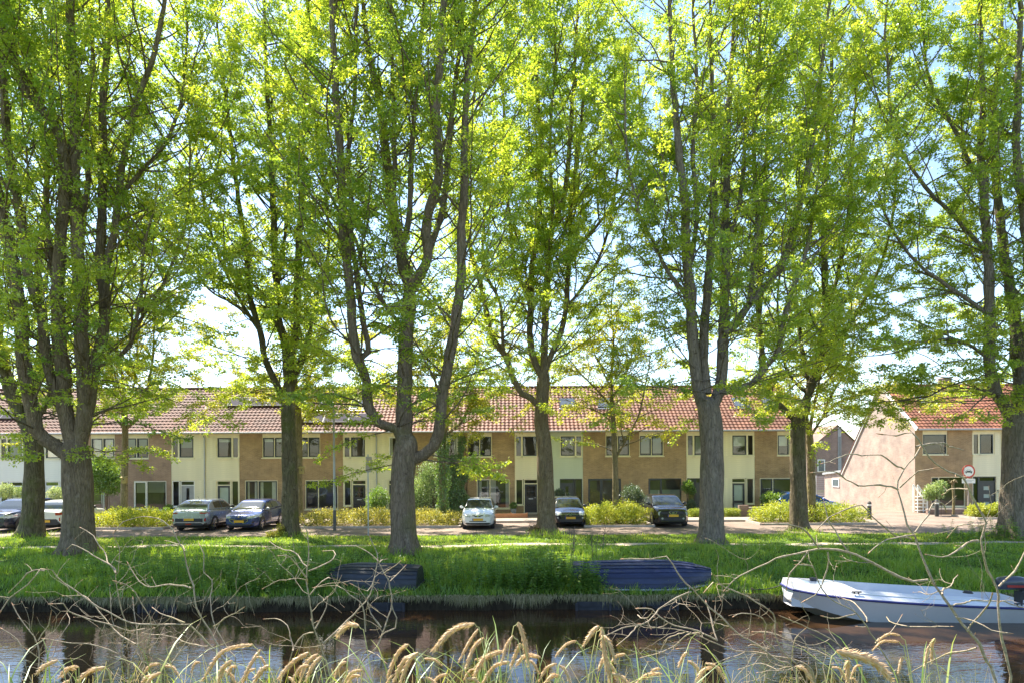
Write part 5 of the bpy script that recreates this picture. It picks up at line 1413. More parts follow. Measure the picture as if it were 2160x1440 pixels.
    for nm, mt, fn in S.get('extras', ()):
        fn().build(nm, mt, root)
    MB().tube([(0, c2 - .25, H - .04), (0, c2 - .05, H + .14)], .006, 4).build('aerial', TRIM, root)
    return root
def ringmb(cx, y, cz, r, w, n=18):
    mb = MB()
    for i in range(n):
        a, b = 2 * math.pi * i / n, 2 * math.pi * (i + 1) / n
        mb.bar((cx + r * math.cos(a), y, cz + r * math.sin(a)), (cx + r * math.cos(b), y, cz + r * math.sin(b)), w)
    return mb
def polymb(pts, y, w):
    mb = MB()
    for a, b in zip(pts, pts[1:]): mb.bar((a[0], y, a[1]), (b[0], y, b[1]), w)
    return mb
ext = dict
city = dict(L=3.56, W=1.64, H=1.48, belt=[(0, .66), (.03, .70), (.1, .75), (.25, .80), (.8, .95), (2.2, 1.0), (3.2, 1.02), (3.5, .98), (3.56, .9)], cabin=(.78, 1.45, 3.0, 3.5), back=[(3.3, 1.28)],
            screen=(.84, 1.36), rearwin=(3.06, 3.40), sidewin=((1.1, 2.0), (2.12, 2.95)), bpillar=(2.06,), doors=((.95, 2.1), (2.1, 2.9)), axles=(.62, 3.02), wheel=.29, nose=(.24, .6))
A = dict(city); A.update(paint=M_paint('white_car_paint', (.72, .74, .76), 0), plates=(('f', .50),), mirror=M_paint('white_mirror', (.72, .74, .76), 0),
    front=[('grille', TRIM, lambda l, w, z, s: l < .03 and .62 < z < .70 and w < .10 + (z - .62) * 2.2), ('air_intake', TRIM, lambda l, w, z, s: l < .03 and .39 < z < .425 and w < .40),
           ('lip', TRIM, lambda l, w, z, s: l < .06 and z < .335), ('headlight', LAMP, lambda l, w, z, s: l < .42 and w > .36 and .60 + .22 * (w - .36) < z < .74 + .14 * (w - .36) and z < .83 and w < .80)],
    extras=[('badge', CHROME, lambda: MB().cyl((0, -.115, .665), .045, -.012, 14, 'y'))])
car('small white hatchback facing the camera beside the ivy house', 'car', (P(1008, 1117, 32.45).x, 32.45, .012), 0, A)
B = dict(city); BP = M_paint('black_car_paint', (.018, .02, .03), .3)
B.update(paint=BP, plates=(('f', .50),), front=[('air_intake', TRIM, lambda l, w, z, s: l < .06 and .30 < z < .45 and w < .62), ('headlight', LAMP, lambda l, w, z, s: l < .40 and w > .45 and .62 < z < .80 and w < .79),
        ('fog_light', LAMP, lambda l, w, z, s: l < .1 and .58 < w < .66 and .46 < z < .54), ('bumper', TRIM, lambda l, w, z, s: l < .03 and .56 < z < .585 and w < .5)],
    extras=[('badge', CHROME, lambda: ringmb(0, -.12, .69, .075, .016)), ('badge_mark', CHROME, lambda: polymb([(-.05, .74), (-.022, .635), (0, .69), (.022, .635), (.05, .74)], -.12, .012)), ('trim_strip', CHROME, lambda: MB().bar((-.5, -.065, .665), (-.09, -.11, .665), .015).bar((.09, -.11, .665), (.5, -.065, .665), .015))])
car('small black hatchback facing the camera, half behind the upright maple', 'car', (P(1203, 1112, 33.2).x, 33.2, .012), 0, B)
NP = M_paint('navy_car_paint', (.03, .055, .20), .35)
C = dict(L=3.96, W=1.72, H=1.46, belt=[(0, .68), (.03, .73), (.1, .78), (.28, .82), (.95, .95), (2.4, 1.0), (3.5, 1.04), (3.9, .98), (3.96, .9)], cabin=(.85, 1.75, 3.25, 3.88), back=[(3.6, 1.25)],
    screen=(.92, 1.64), rearwin=(3.34, 3.74), sidewin=((1.3, 2.25), (2.36, 3.1)), bpillar=(2.3,), doors=((1.1, 2.3), (2.3, 3.2)), axles=(.76, 3.30), wheel=.305, nose=(.28, .7), paint=NP, plates=(('f', .50),), mirror=M_paint('grey_mirror', (.42, .43, .44), .2), spokes=7,
    front=[('grille', TRIM, lambda l, w, z, s: l < .04 and .42 < z < .605 and w < .26 + (z - .42) * 1.1), ('lip', TRIM, lambda l, w, z, s: l < .06 and z < .36), ('fog_light', TRIM, lambda l, w, z, s: l < .3 and .60 < w < .70 and .42 < z < .50),
           ('headlight', LAMP, lambda l, w, z, s: l < .62 and w > .40 and .63 + .12 * (w - .4) < z < .72 + .26 * (w - .40) and w < .86 and z < .86)],
    extras=[('grille_surround', CHROME, lambda: polymb([(-.46, .605), (-.40, .50), (-.26, .425), (0, .405), (.26, .425), (.40, .50), (.46, .605), (0, .615), (-.46, .605)], -.085, .022)), ('badge', CHROME, lambda: MB().box(-.04, .04, -.105, -.09, .68, .77))])
car('dark blue hatchback facing the camera beside the silver car', 'car', (P(505, 1121, 32.0).x, 32.0, .012), 0, C)
D = dict(L=4.13, W=1.78, H=1.57, belt=[(0, .80), (.03, .86), (.1, .92), (.28, .97), (1.0, 1.06), (2.4, 1.08), (3.6, 1.14), (4.05, 1.08), (4.13, 1.0)], cabin=(.92, 1.75, 3.25, 4.0), back=[(3.7, 1.32)],
    screen=(1.0, 1.64), rearwin=(3.34, 3.85), sidewin=((1.35, 2.3), (2.42, 3.15)), bpillar=(2.36,), doors=((1.15, 2.36), (2.36, 3.2)), axles=(.80, 3.33), wheel=.34, nose=(.26, .7), paint=M_paint('black_suv_paint', (.02, .021, .024), .3), plates=(('f', .60),), clad=True, roofw=.72,
    front=[('grille', TRIM, lambda l, w, z, s: l < .04 and .68 < z < .80 and w < .60), ('air_intake', TRIM, lambda l, w, z, s: l < .06 and .36 < z < .52 and w < .70), ('headlight', LAMP, lambda l, w, z, s: False)],
    extras=[('headlight', LAMP, lambda: MB().cyl((-.63, -.0, .70), .105, -.045, 18, 'y', .09)), ('headlight', LAMP, lambda: MB().cyl((.63, -.0, .70), .105, -.045, 18, 'y', .09)), ('headlight_ring', CHROME, lambda: ringmb(-.63, -.04, .70, .108, .016)), ('headlight_ring', CHROME, lambda: ringmb(.63, -.04, .70, .108, .016)),
            ('indicator', LAMP, lambda: MB().add([(.50, .16, .93), (.84, .55, .99), (.80, .62, 1.015), (.46, .24, .965)], [(0, 1, 2, 3)])), ('indicator', LAMP, lambda: MB().add([(-.50, .16, .93), (-.84, .55, .99), (-.80, .62, 1.015), (-.46, .24, .965)], [(0, 1, 2, 3)])),
            ('grille_surround', CHROME, lambda: polymb([(-.20, .80), (-.115, .675), (.115, .675), (.20, .80)], -.115, .026)), ('badge', CHROME, lambda: ringmb(0, -.115, .745, .05, .014)), ('badge_bar', CHROME, lambda: MB().bar((-.065, -.117, .745), (.065, -.117, .745), .018)),
            ('fog_light', LAMP, lambda: MB().cyl((-.52, -.04, .46), .05, -.035, 12, 'y')), ('fog_light', LAMP, lambda: MB().cyl((.52, -.04, .46), .05, -.035, 12, 'y'))])
car('black crossover with round headlights facing the camera', 'car', (P(1419, 1112, 33.0).x, 33.0, .012), 0, D)
SP = M_paint('silver_car_paint', (.40, .44, .50), .55)
suvback = [(3.75, 1.30)]
E = dict(L=4.15, W=1.80, H=1.53, belt=[(0, .80), (.04, .86), (.3, .92), (1.0, 1.0), (2.4, 1.03), (3.6, 1.08), (3.95, 1.06), (4.08, 1.02), (4.15, .95)], cabin=(1.0, 1.8, 3.3, 4.02), back=suvback, screen=(1.1, 1.7), rearwin=(3.36, 3.90),
    sidewin=((1.4, 2.35), (2.47, 3.2)), bpillar=(2.41,), doors=((1.2, 2.41), (2.41, 3.3)), axles=(.8, 3.36), wheel=.335, paint=SP, plates=(('r', .60),), clad=True, mirror=TRIM, tail=(.12, .4), roofw=.72,
    rear=[('bumper', TRIM, lambda l, w, z, s: l < .12 and .44 < z < .66 and w < .62 + (z - .44) * .4), ('lip', TRIM, lambda l, w, z, s: l < .12 and z <= .42), ('tail_light', TAIL, lambda l, w, z, s: l < .28 and w > .52 and .885 < z < .93), ('reflector', TAIL, lambda l, w, z, s: l < .12 and .72 < w < .80 and .52 < z < .66)],
    extras=[('skid_trim', KERBM, lambda: polymb([(-.74, .40), (-.60, .46), (.60, .46), (.74, .40)], 4.225, .05)), ('rear_fog_light', TAIL, lambda: MB().box(-.14, .14, 4.22, 4.235, .35, .41)), ('wiper', TRIM, lambda: MB().bar((-.25, 3.93, 1.16), (.2, 3.9, 1.2), .02))])
car('silver grey crossover with its rear to the camera', 'car', (P(399, 1121, 32.0).x, 32.0 + 4.15, .012), math.pi, E)
W2_ = dict(E); W2_.update(L=3.73, W=1.62, H=1.50, belt=[(0, .80), (.04, .86), (.3, .92), (1.0, .98), (2.2, 1.0), (3.3, 1.04), (3.6, 1.02), (3.73, .93)], cabin=(.9, 1.6, 3.05, 3.62), back=[(3.4, 1.28)], screen=(1.0, 1.5), rearwin=(3.1, 3.52), sidewin=((1.25, 2.1), (2.22, 2.95)), bpillar=(2.16,),
    doors=((1.1, 2.16), (2.16, 3.0)), axles=(.72, 3.05), wheel=.31, paint=M_paint('offwhite_car_paint', (.66, .67, .62), 0), plates=(('r', .50),),
    rear=[('bumper', TRIM, lambda l, w, z, s: l < .14 and .40 < z < .60 and w < .55 + (.60 - z) * .8), ('lip', TRIM, lambda l, w, z, s: l < .12 and z <= .40), ('tail_light', TAIL, lambda l, w, z, s: l < .3 and w > .46 and .80 < z < .915), ('reflector', TAIL, lambda l, w, z, s: l < .14 and .64 < w < .69 and .50 < z < .66)],
    extras=[('wiper', TRIM, lambda: MB().bar((-.3, 3.57, 1.1), (.1, 3.55, 1.13), .02)), ('roof_rail', TRIM, lambda: MB().bar((-.52, 1.7, 1.47), (-.52, 3.0, 1.46), .03)), ('roof_rail', TRIM, lambda: MB().bar((.52, 1.7, 1.47), (.52, 3.0, 1.46), .03))])
car('white compact car with its rear showing between the two left trunks', 'car', (P(97, 1120, 32.6).x, 32.6 + 3.73, .012), math.pi, W2_)
G = dict(D); G.update(L=4.23, H=1.58, W=1.80, paint=M_paint('midnight_car_paint', (.02, .028, .06), .35), plates=(('f', .52),), spokes=9, wheel=.335,
    front=[('grille', TRIM, lambda l, w, z, s: l < .04 and .66 < z < .80 and w < .48), ('air_intake', TRIM, lambda l, w, z, s: l < .06 and .36 < z < .5 and w < .6), ('headlight', LAMP, lambda l, w, z, s: l < .5 and w > .48 and .70 < z < .86 and w < .88)],
    extras=[('badge', CHROME, lambda: polymb([(0, .82), (-.06, .74), (0, .66), (.06, .74), (0, .82)], -.115, .018)), ('roof_rail', ZINC, lambda: MB().bar((-.6, 1.85, 1.54), (-.6, 3.2, 1.52), .035)), ('roof_rail', ZINC, lambda: MB().bar((.6, 1.85, 1.54), (.6, 3.2, 1.52), .035))])
car('dark blue sport utility car cut by the left picture edge', 'car', (P(-19, 1120, 32.0).x, 32.0, .012), 0, G)
H_ = dict(C); H_.update(paint=M_paint('blue_car_paint', (.03, .09, .28), .4), plates=(), extras=[], mirror=M_paint('blue_mirror', (.03, .09, .28), .4))
car('bright blue car parked by the end house behind the shrubs', 'car', (P(1766, 1060, 40.4).x, 40.4, .012), math.pi / 2, H_)
# ---------------------------------------------------------------- boats
def M_hull(name, c, c2):
    m, nt, out = newmat(name)
    v = coords(nt, 'Object', (.5, 3, 3)); f = noise(nt, v, 2.2, 6, .65)
    col = ramp(nt, f, [(.3, c), (.62, c2), (.8, tuple(min(1, x * 2.4) for x in c2))]).outputs[0]
    g = noise(nt, coords(nt), 11, 5, .7); r = ramp(nt, g, [(.3, (.3,) * 3), (.8, (.7,) * 3)]).outputs[0]
    pbsdf(nt, out, col, r, 0, .5, bump(nt, g, .15, .01)); return m
HULL_N = M_hull('navy_hull', (.010, .014, .045), (.022, .032, .09))
HULL_K = M_hull('black_hull', (.012, .013, .018), (.035, .038, .048))
def rowboat(label, cx, cy, L, B, D, rz, mat, bow_right, tilt, rim):
    """upturned dinghy: lapped strakes, keel, gunwale rim and transom"""
    z0 = ground_z(cx, cy)
    root = thing('upturned_rowing_boat', label, 'boat', (cx, cy, z0 + .02), None, rz); root.rotation_euler = (tilt, 0, rz)
    s = 1 if bow_right else -1; n = 26; K = 6       # K strakes per side
    def half(t):      # beam along the length (t 0 stern .. 1 bow)
        return B / 2 * (.80 + .20 * math.sin(min(1, t / .45) * math.pi / 2)) * (1 if t < .55 else max(.10, 1 - ((t - .55) / .45) ** 2.2 * .88))
    def depth(t): return D * (1 - .10 * (1 - t) ** 2 - .30 * max(0, (t - .62) / .38) ** 2)
    def pt(t, k, lap):   # k 0 keel .. 1 gunwale
        a = k * math.pi / 2 * .98; w = half(t) * math.sin(a) ** .72; h = depth(t) * (1 - (1 - math.cos(a)) ** 1.15)
        return Vector((s * (t - .5) * L, w + (lap if k > 0 else 0), max(0.01, h)))
    for side in (1, -1):
        for k in range(K):
            V = []; F = []
            for i in range(n + 1):
                t = i / n
                for kk, lap in ((k / K, .002), ((k + .55) / K, .008), ((k + 1) / K + .02, .019)):
                    p = pt(t, min(1, kk), lap); V.append((p.x, side * p.y, p.z + lap * .9))
                if i:
                    for q in range(2): F.append((3 * i - 3 + q, 3 * i + q, 3 * i + q + 1, 3 * i - 2 + q))
            MB().add(V, F).build('strake', mat, root, smooth=True)
    # transom and bow plate
    for t, nm in ((0, 'transom'), (1, 'stem_plate')):
        poly = [pt(t, k / 10, .0) for k in range(11)]
        V = [(p.x, p.y, p.z) for p in poly] + [(p.x, -p.y, p.z) for p in reversed(poly)]
        MB().add(V, [tuple(range(len(V)))]).build(nm, mat, root)
    rm = MB()
    for side in (1, -1):
        rm.tube([(s * (i / n - .5) * L, side * (half(i / n) + .015), .035) for i in range(n + 1)], .026, 6)
    rm.tube([(s * -.5 * L, half(0), .035), (s * -.5 * L, -half(0), .035)], .026, 6).tube([(s * .5 * L, half(1), .035), (s * .5 * L, -half(1), .035)], .026, 6)
    rm.build('gunwale', rim, root, smooth=True)
    kl = MB()
    for off in (0, .26, -.26):
        V = [(s * (i / n - .5) * L, off * B * .55, pt(i / n, abs(off) * .75, .0).z + .012) for i in range(2, n - 2)]
        kl.tube(V, .018, 5)
    kl.build('keel_strip', mat, root)
    MB().box(-.04, .04, -(B / 2 + .055), -(B / 2 + .02), .0, .05).build('rowlock', rim, root)
    return root
RIMG = M_plain('pale_rubber', (.45, .46, .5), .6, var=.15)
c = P(1352, 1238, 19.3); rowboat('dark blue upturned rowing boat right of centre on the bank', c.x, 19.25, 3.95, 1.45, .66, R(-3), HULL_N, True, R(6), RIMG)
c = P(790, 1235, 19.4); rowboat('smaller black upturned rowing boat below the middle maple', c.x, 19.3, 2.75, 1.25, .62, R(-5), HULL_K, False, R(5), TRIM)

def motorboat():
    L = 5.8; xb = P(1663, 1225, 17.2).x; yc = 16.85
    root = thing('white_motorboat', 'white open motorboat with blue rubbing strip moored at the bank', 'boat', (xb, yc + .45, WATER_Z))
    root.rotation_euler = (0, R(1.2), R(-2.2))
    GEL = M_plain('white_gelcoat', (.66, .66, .70), .35, var=.06, scale=1.5, coat=.3)
    BLUE = M_plain('blue_rubber', (.025, .03, .17), .5, var=.1)
    GREYH = M_plain('grey_hull_bottom', (.40, .38, .34), .5, var=.2)
    n = 40
    def beam(t): return .93 * (.60 + .40 * min(1, t / .25)) if t < .25 else .93
    def bm(t): return 1.02 * (1 - (1 - min(1, t / .30)) ** 2.3 * .55)
    def gun(t): return .50 + .22 * (1 - t) ** 2.2
    def top(t): return gun(t) + (.20 - .02 * t if t < .74 else max(.07, .185 - (t - .74) * .8))
    def chine_w(t): return bm(t) * (.78 - .28 * (1 - min(1, t / .22)) ** 1.5)
    def chine_z(t): return .10 + .34 * (1 - min(1, t / .34)) ** 1.6 - .09 * min(1, t / .4)
    def keel_z(t): return -.22 + .62 * (1 - min(1, t / .30)) ** 1.8
    rows = {}
    def strip(nm, fa, fb, mat, sides=(1, -1)):
        V = []; F = []; c = 0
        for s in sides:
            b0 = len(V)
            for i in range(n + 1):
                t = i / n; a = fa(t); b = fb(t); V += [(t * L, s * a[0], a[1]), (t * L, s * (a[0] + b[0]) / 2 * 1.0, (a[1] + b[1]) / 2), (t * L, s * b[0], b[1])]
            for i in range(n):
                for q in (0, 1): F.append((b0 + 3 * i + q, b0 + 3 * i + 3 + q, b0 + 3 * i + 4 + q, b0 + 3 * i + 1 + q))
        return MB().add(V, F).build(nm, mat, root, smooth=True)
    strip('hull_bottom', lambda t: (0, keel_z(t)), lambda t: (chine_w(t), chine_z(t)), GREYH)
    strip('hull_side', lambda t: (chine_w(t), chine_z(t)), lambda t: (bm(t), gun(t) - .03), GEL)
    strip('coaming', lambda t: (bm(t) - .01, gun(t) + .03), lambda t: (bm(t) * .86 - .02, gun(t) + (top(t) - gun(t)) * .62), GEL)
    strip('coaming_top', lambda t: (bm(t) * .86 - .02, gun(t) + (top(t) - gun(t)) * .62 + .002), lambda t: (bm(t) * .70 - .02, top(t)), GEL)
    strip('inner_side', lambda t: (bm(t) * .70 - .02, top(t) - .002), lambda t: (bm(t) * .66 - .02, .28), GEL)
    strip('floor', lambda t: (0, .27), lambda t: (bm(t) * .66 - .02, .278), GEL)
    for s, nm in ((1, 'rubbing_strip'), (-1, 'rubbing_strip')):
        MB().tube([(i / n * L, s * (bm(i / n) + .008), gun(i / n)) for i in range(n + 1)], 0.024, 8).build(nm, BLUE, root, smooth=True)
        MB().tube([(i / n * L + .1, s * (bm(i / n) * .86 - .01), gun(i / n) + (top(i / n) - gun(i / n)) * .62) for i in range(4, int(n * .8))], .012, 6).build('highlight_line', WHITEP, root, smooth=True)  # added white tube draws the highlight line along the coaming
    # bow plate and foredeck, transom
    t = 0
    V = [(0, 0, keel_z(0)), (0, chine_w(0), chine_z(0)), (0, bm(0), gun(0)), (.0, bm(0) * .7, top(0)), (0, -bm(0) * .7, top(0)), (0, -bm(0), gun(0)), (0, -chine_w(0), chine_z(0))]
    MB().add(V, [tuple(range(7))]).build('bow_plate', GEL, root)
    MB().tube([(-.01, -bm(0), gun(0)), (-.03, 0, gun(0)), (-.01, bm(0), gun(0))], .024, 8).build('rubbing_strip', BLUE, root)
    V = []; F = []
    for i in range(11):
        t = i / n; V += [(t * L, -bm(t) * .7 + .02, top(t) - .003), (t * L, 0, top(t) + .015), (t * L, bm(t) * .7 - .02, top(t) - .003)]
        if i: F += [(3 * i - 3, 3 * i, 3 * i + 1, 3 * i - 2), (3 * i - 2, 3 * i + 1, 3 * i + 2, 3 * i - 1)]
    MB().add(V, F).build('foredeck', GEL, root)
    t = 1.0; V = [(L, 0, keel_z(t)), (L, chine_w(t), chine_z(t)), (L, bm(t), gun(t)), (L, bm(t) * .7, top(t)), (L, -bm(t) * .7, top(t)), (L, -bm(t), gun(t)), (L, -chine_w(t), chine_z(t))]
    MB().add(V, [tuple(range(7))]).build('transom', GEL, root)
    for x, t in ((1.35, 1.35 / L), (5.25, 5.25 / L)):
        y = -(bm(t) * .88); z = gun(t) + (top(t) - gun(t)) * .60
        MB().bar((x - .12, y, z + .05), (x + .12, y, z + .05), .03).bar((x - .05, y, z), (x - .05, y, z + .05), .025).bar((x + .05, y, z), (x + .05, y, z + .05), .025).build('cleat', TRIM, root)
    MB().cyl((.7, .1, top(.1)), .09, .09, 10).build('deck_fitting', TRIM, root)
    MB().cyl((4.4, -.3, .72), .12, .06, 12, r2=.08).build('steering_boss', TRIM, root)
    for x in (2.4, 4.0): MB().box(x, x + .4, -.6, .6, .40, .46).build('thwart', GEL, root)
    # outboard motor
    OB = M_plain('outboard_cowl', (.045, .05, .075), .3, var=.15, coat=.3)
    cx, cz = L - .05, .98
    ot = thing('outboard_motor', 'dark outboard motor tilted on the white boat stern', 'motor', (0, 0, 0))
    Mx = root.matrix_basis.copy(); 
    ot.location = Mx @ Vector((cx, -.1, gun(1)))
    ot.rotation_euler = root.rotation_euler
    V = []; F = []
    prof = [(-.34, .02, .16, .10), (-.30, .10, .20, .14), (-.10, .17, .23, .17), (.15, .20, .23, .17), (.30, .17, .21, .15), (.38, .08, .16, .10)]
    for (x, dz, hh, hw_) in prof:
        for j in range(12):
            a = 2 * math.pi * j / 12; V.append((x - .15, hw_ * np.sign(math.cos(a)) * abs(math.cos(a)) ** .6, .42 + dz * .3 + hh * .75 * np.sign(math.sin(a)) * abs(math.sin(a)) ** .6))
    for i in range(len(prof) - 1):
        for j in range(12): F.append((i * 12 + j, i * 12 + (j + 1) % 12, (i + 1) * 12 + (j + 1) % 12, (i + 1) * 12 + j))
    F += [tuple(range(11, -1, -1)), tuple(range(len(V) - 12, len(V)))]
    MB().add(V, F).build('cowl', OB, ot, smooth=True)
    MB().box(-.36, .06, -.176, -.172, .38, .44).build('stripe', M_plain('red_stripe', (.35, .03, .03), .4), ot)
    MB().bar((.10, 0, .30), (.42, 0, -.25), .16, .12).build('leg', OB, ot)
    MB().bar((.42, 0, -.25), (.55, 0, -.75), .10, .07).build('lower_leg', OB, ot)
    MB().box(.02, .16, -.14, .14, -.02, .26).build('clamp', TRIM, ot)
    # mooring rope
    a = P(1585, 1243, 18.3); b = Mx @ Vector((.05, .2, gun(0) + .05)); m = (a + b) / 2; m.z -= .05
    rp = thing('mooring_rope', 'dark rope from the white boat bow to the bank', 'rope', (a.x, a.y, a.z))
    V, F = tube_np(catmull([np.array(a), np.array(m), np.array(b)], .1), .012, 6); link('strand', np_mesh('strand', V - np.array(a), np.array(F), TRIM, True), rp)
    ps = thing('mooring_stake', 'short dark mooring stake at the water edge', 'stake', (a.x, a.y, ground_z(a.x, 18.3)))
    MB().tube([(0, 0, -.3), (.02, 0, .16)], .04, 8).build('stake', WOODM, ps)
motorboat()
# timber revetments under the boats
def revet(label, px0, px1, seed):
    Y = 17.93; a, b = P(px0, 1270, Y), P(px1, 1270, Y); rng = random.Random(seed)
    rt = thing('timber_revetment', label, 'revetment', ((a.x + b.x) / 2, Y, WATER_Z), 'dark timber revetments at the water edge')
    DW = M_plain('wet_dark_timber', (.028, .028, .038), .6, var=.4, scale=5)
    x0, x1 = a.x - (a.x + b.x) / 2, b.x - (a.x + b.x) / 2
    for i in range(2): MB().box(x0 + rng.uniform(-.03, .03), x1 + rng.uniform(-.03, .03), -.02 + i * .004, .03, -.05 + i * .142, .085 + i * .142).build('plank', DW, rt)
    k = max(2, int((x1 - x0) / .9))
    for i in range(k + 1): MB().cyl((x0 + (x1 - x0) * i / k, -.06, -.6), .04, .80 + rng.uniform(-.05, .05), 8).build('post', DW, rt)
revet('long dark timber revetment under the blue upturned boat', 1216, 1428, 1)
revet('short dark timber revetment under the black upturned boat', 785, 852, 2)
revet('dark timber revetment piece at the left part of the bank', 296, 372, 3)
# ---------------------------------------------------------------- street furniture
def lamp_post():
    c = P(706, 1117, 32.35); root = thing('lamp_post', 'slim grey street lamp post in front of the olive hedge', 'lamp post', (c.x, 32.35, .01))
    GL = M_plain('galvanised', (.42, .43, .44), .5, .5, var=.15)
    MB().tube([(0, 0, 0), (0, 0, 1.0)], .075, 12).build('base', M_plain('dark_base', (.10, .10, .10), .6), root)
    MB().tube([(0, 0, .9), (-.02, 0, 5.9)], [.062, .045], 12).build('pole', GL, root, smooth=True)
    MB().tube([(-.02, 0, 5.9), (-.02, -.1, 6.02), (-.02, -.35, 6.08)], .035, 8).build('arm', GL, root)
    MB().box(-.13, .09, -.85, -.3, 6.05, 6.15).build('lantern', GREYP, root, bevel=.03)
    MB().box(-.10, .06, -.8, -.4, 6.03, 6.049).build('diffuser', WHITEP, root)
lamp_post()
def side_sign():
    c = P(777, 1130, 29.9); root = thing('parking_sign', 'narrow grey sign panel seen edge-on on a thin post in the verge', 'sign', (c.x, 29.9, .02))
    GL = _M['galvanised']
    MB().tube([(0, 0, 0), (0, 0, 3.65)], .03, 10).build('post', GL, root)
    q = MB().box(-.30, .30, -.045, -.033, 2.85, 3.55).build('panel', GREYP, root, bevel=.01); q.rotation_euler = (0, 0, R(76))
    q2 = MB().box(-.26, .26, -.05, -.046, 2.9, 3.5).build('face', KERBM, q)
    for z in (2.98, 3.42): MB().box(-.05, .05, -.05, .05, z, z + .04).build('clamp', GL, root)
side_sign()
def round_sign():
    Y = 40.3; c = P(2042, 993, Y); zb = 0
    root = thing('traffic_sign', 'round no motor vehicles traffic sign with red rim and car pictogram', 'sign', (c.x, Y, 0))
    z = c.z; r = .40; RED = M_plain('sign_red', (.55, .06, .035), .45, var=.06)
    MB().tube([(0, 0, 0), (0, 0, z + .3)], .035, 10).build('post', M_plain('pinkish_post', (.5, .42, .38), .5), root)
    MB().cyl((0, -.04, z), r, -.012, 40, 'y').build('rim', RED, root)
    d = MB().cyl((0, -.053, z), r * .76, -.004, 40, 'y').build('disc', WHITEP, root)
    k = MB()
    def poly(pts):
        k.add([(x, -.0605, z + y) for x, y in pts], [tuple(range(len(pts)))])
    poly([(-.20, -.07), (.20, -.07), (.21, .0), (.17, .03), (-.17, .03), (-.21, .0)])
    poly([(-.14, .035), (-.10, .10), (.10, .10), (.14, .035), (.115, .035), (.085, .082), (-.085, .082), (-.115, .035)])
    poly([(-.19, -.115), (-.12, -.115), (-.12, -.072), (-.19, -.072)]); poly([(.12, -.115), (.19, -.115), (.19, -.072), (.12, -.072)])
    k.build('car_pictogram', BLACKP, root)
    l = MB(); l.add([(x, -.062, z + y) for x, y in [(-.17, -.03), (-.11, -.03), (-.11, .0), (-.17, .0)]], [(0, 1, 2, 3)]).add([(x, -.062, z + y) for x, y in [(.11, -.03), (.17, -.03), (.17, .0), (.11, .0)]], [(0, 1, 2, 3)]).build('car_lamp', WHITEP, root)
    sp = MB().box(-.40, .40, -.05, -.04, z - .72, z - .45).build('sub_plate', WHITEP, root)
    for i in range(2): MB().box(-.30, .30 - .1 * i, -.052, -.0505, z - .56 - i * .08, z - .535 - i * .08).build('text_line', GREYP, sp)
round_sign()
def bollard(label, px, py, Y):
    c = P(px, py, Y); root = thing('bollard', label, 'bollard', (c.x, Y, .01), 'dark bollards by the gable house')
    MB().tube([(0, 0, 0), (0, 0, .92)], .11, 12).build('post', M_plain('dark_recycled_plastic', (.06, .06, .06), .7, var=.2), root)
    MB().tube([(0, 0, .92), (0, 0, 1.0)], [.11, .05], 12).build('cap', _M['dark_recycled_plastic'], root)
    MB().tube([(0, 0, .74), (0, 0, .84)], .113, 12).build('band', WHITEP, root)
bollard('dark bollard at the end of the golden shrubs before the gable', 1834, 1092, 37.6)
bollard('dark bollard in front of the variegated tree', 1976, 1086, 39.0)
def nest_box(label, px, py, Y, sgn):
    c = P(px, py, Y); root = thing('nest_box', label, 'nest box', (c.x, Y - .24, c.z), 'wooden nest boxes on street trees')
    NB = M_plain('nest_box_wood', (.35, .27, .10), .8, var=.2)
    MB().box(-.12, .12, -.1, .1, 0, .3).build('box', NB, root)
    MB().add([(-.16, -.16, .30), (.16, -.16, .30), (.16, .12, .38), (-.16, .12, .38), (-.16, -.16, .32), (.16, -.16, .32), (.16, .12, .40), (-.16, .12, .40)], [(0, 3, 2, 1), (4, 5, 6, 7), (0, 1, 5, 4), (1, 2, 6, 5), (2, 3, 7, 6), (3, 0, 4, 7)]).build('lid', NB, root)
    MB().cyl((0, -.1, .2), .03, -.005, 12, 'y').build('entrance_hole', BLACKP, root)
nest_box('yellowish nest box on the left street tree', 268, 1018, 36.0, 1)
nest_box('yellowish nest box on the street tree behind the narrow maple', 640, 998, 35.6, 1)
# low orange garden edging, low brick wall, white steps
e = thing('garden_edging', 'low orange-brown timber garden edging right of the white car', 'edging', (P(1045, 1095, 38.3).x, 38.3, .1))
EW = M_plain('orange_timber', (.42, .20, .10), .7, var=.15)
wd = P(1112, 1095, 38.3).x - P(1045, 1095, 38.3).x
for i in range(2): MB().box(0, wd, -.02, .02, i * .13, .12 + i * .13).build('plank', EW, e)
for i in range(3): MB().box(i * wd / 2 - .03, i * wd / 2 + .03, .021, .07, 0, .30).build('post', EW, e)
b0, b1 = P(1558, 1090, 39.2), P(1600, 1090, 39.2)
lw = thing('low_garden_wall', 'low brown brick garden wall with a stepped end by the end house', 'wall', (b0.x, 39.2, 0))
MB().box(0, b1.x - b0.x + .6, -.1, .1, 0, .55).build('wall', BRICK_BROWN, lw)
MB().box(0, .55, -.11, .11, .551, .72).build('pier', BRICK_BROWN, lw)
MB().box(.56, b1.x - b0.x + .62, -.12, .12, .551, .60).build('coping', KERBM, lw)
g0, g1 = P(1955, 1085, 40.6), P(2040, 1085, 40.6)
lw = thing('low_planter_wall', 'low brick planter wall in front of the gable house window', 'wall', (g0.x, 40.6, 0))
MB().box(0, g1.x - g0.x, -.1, .1, 0, .30).build('wall', BRICK_BROWN, lw)
MB().box(-.02, g1.x - g0.x + .02, -.12, .12, .301, .35).build('coping', KERBM, lw)
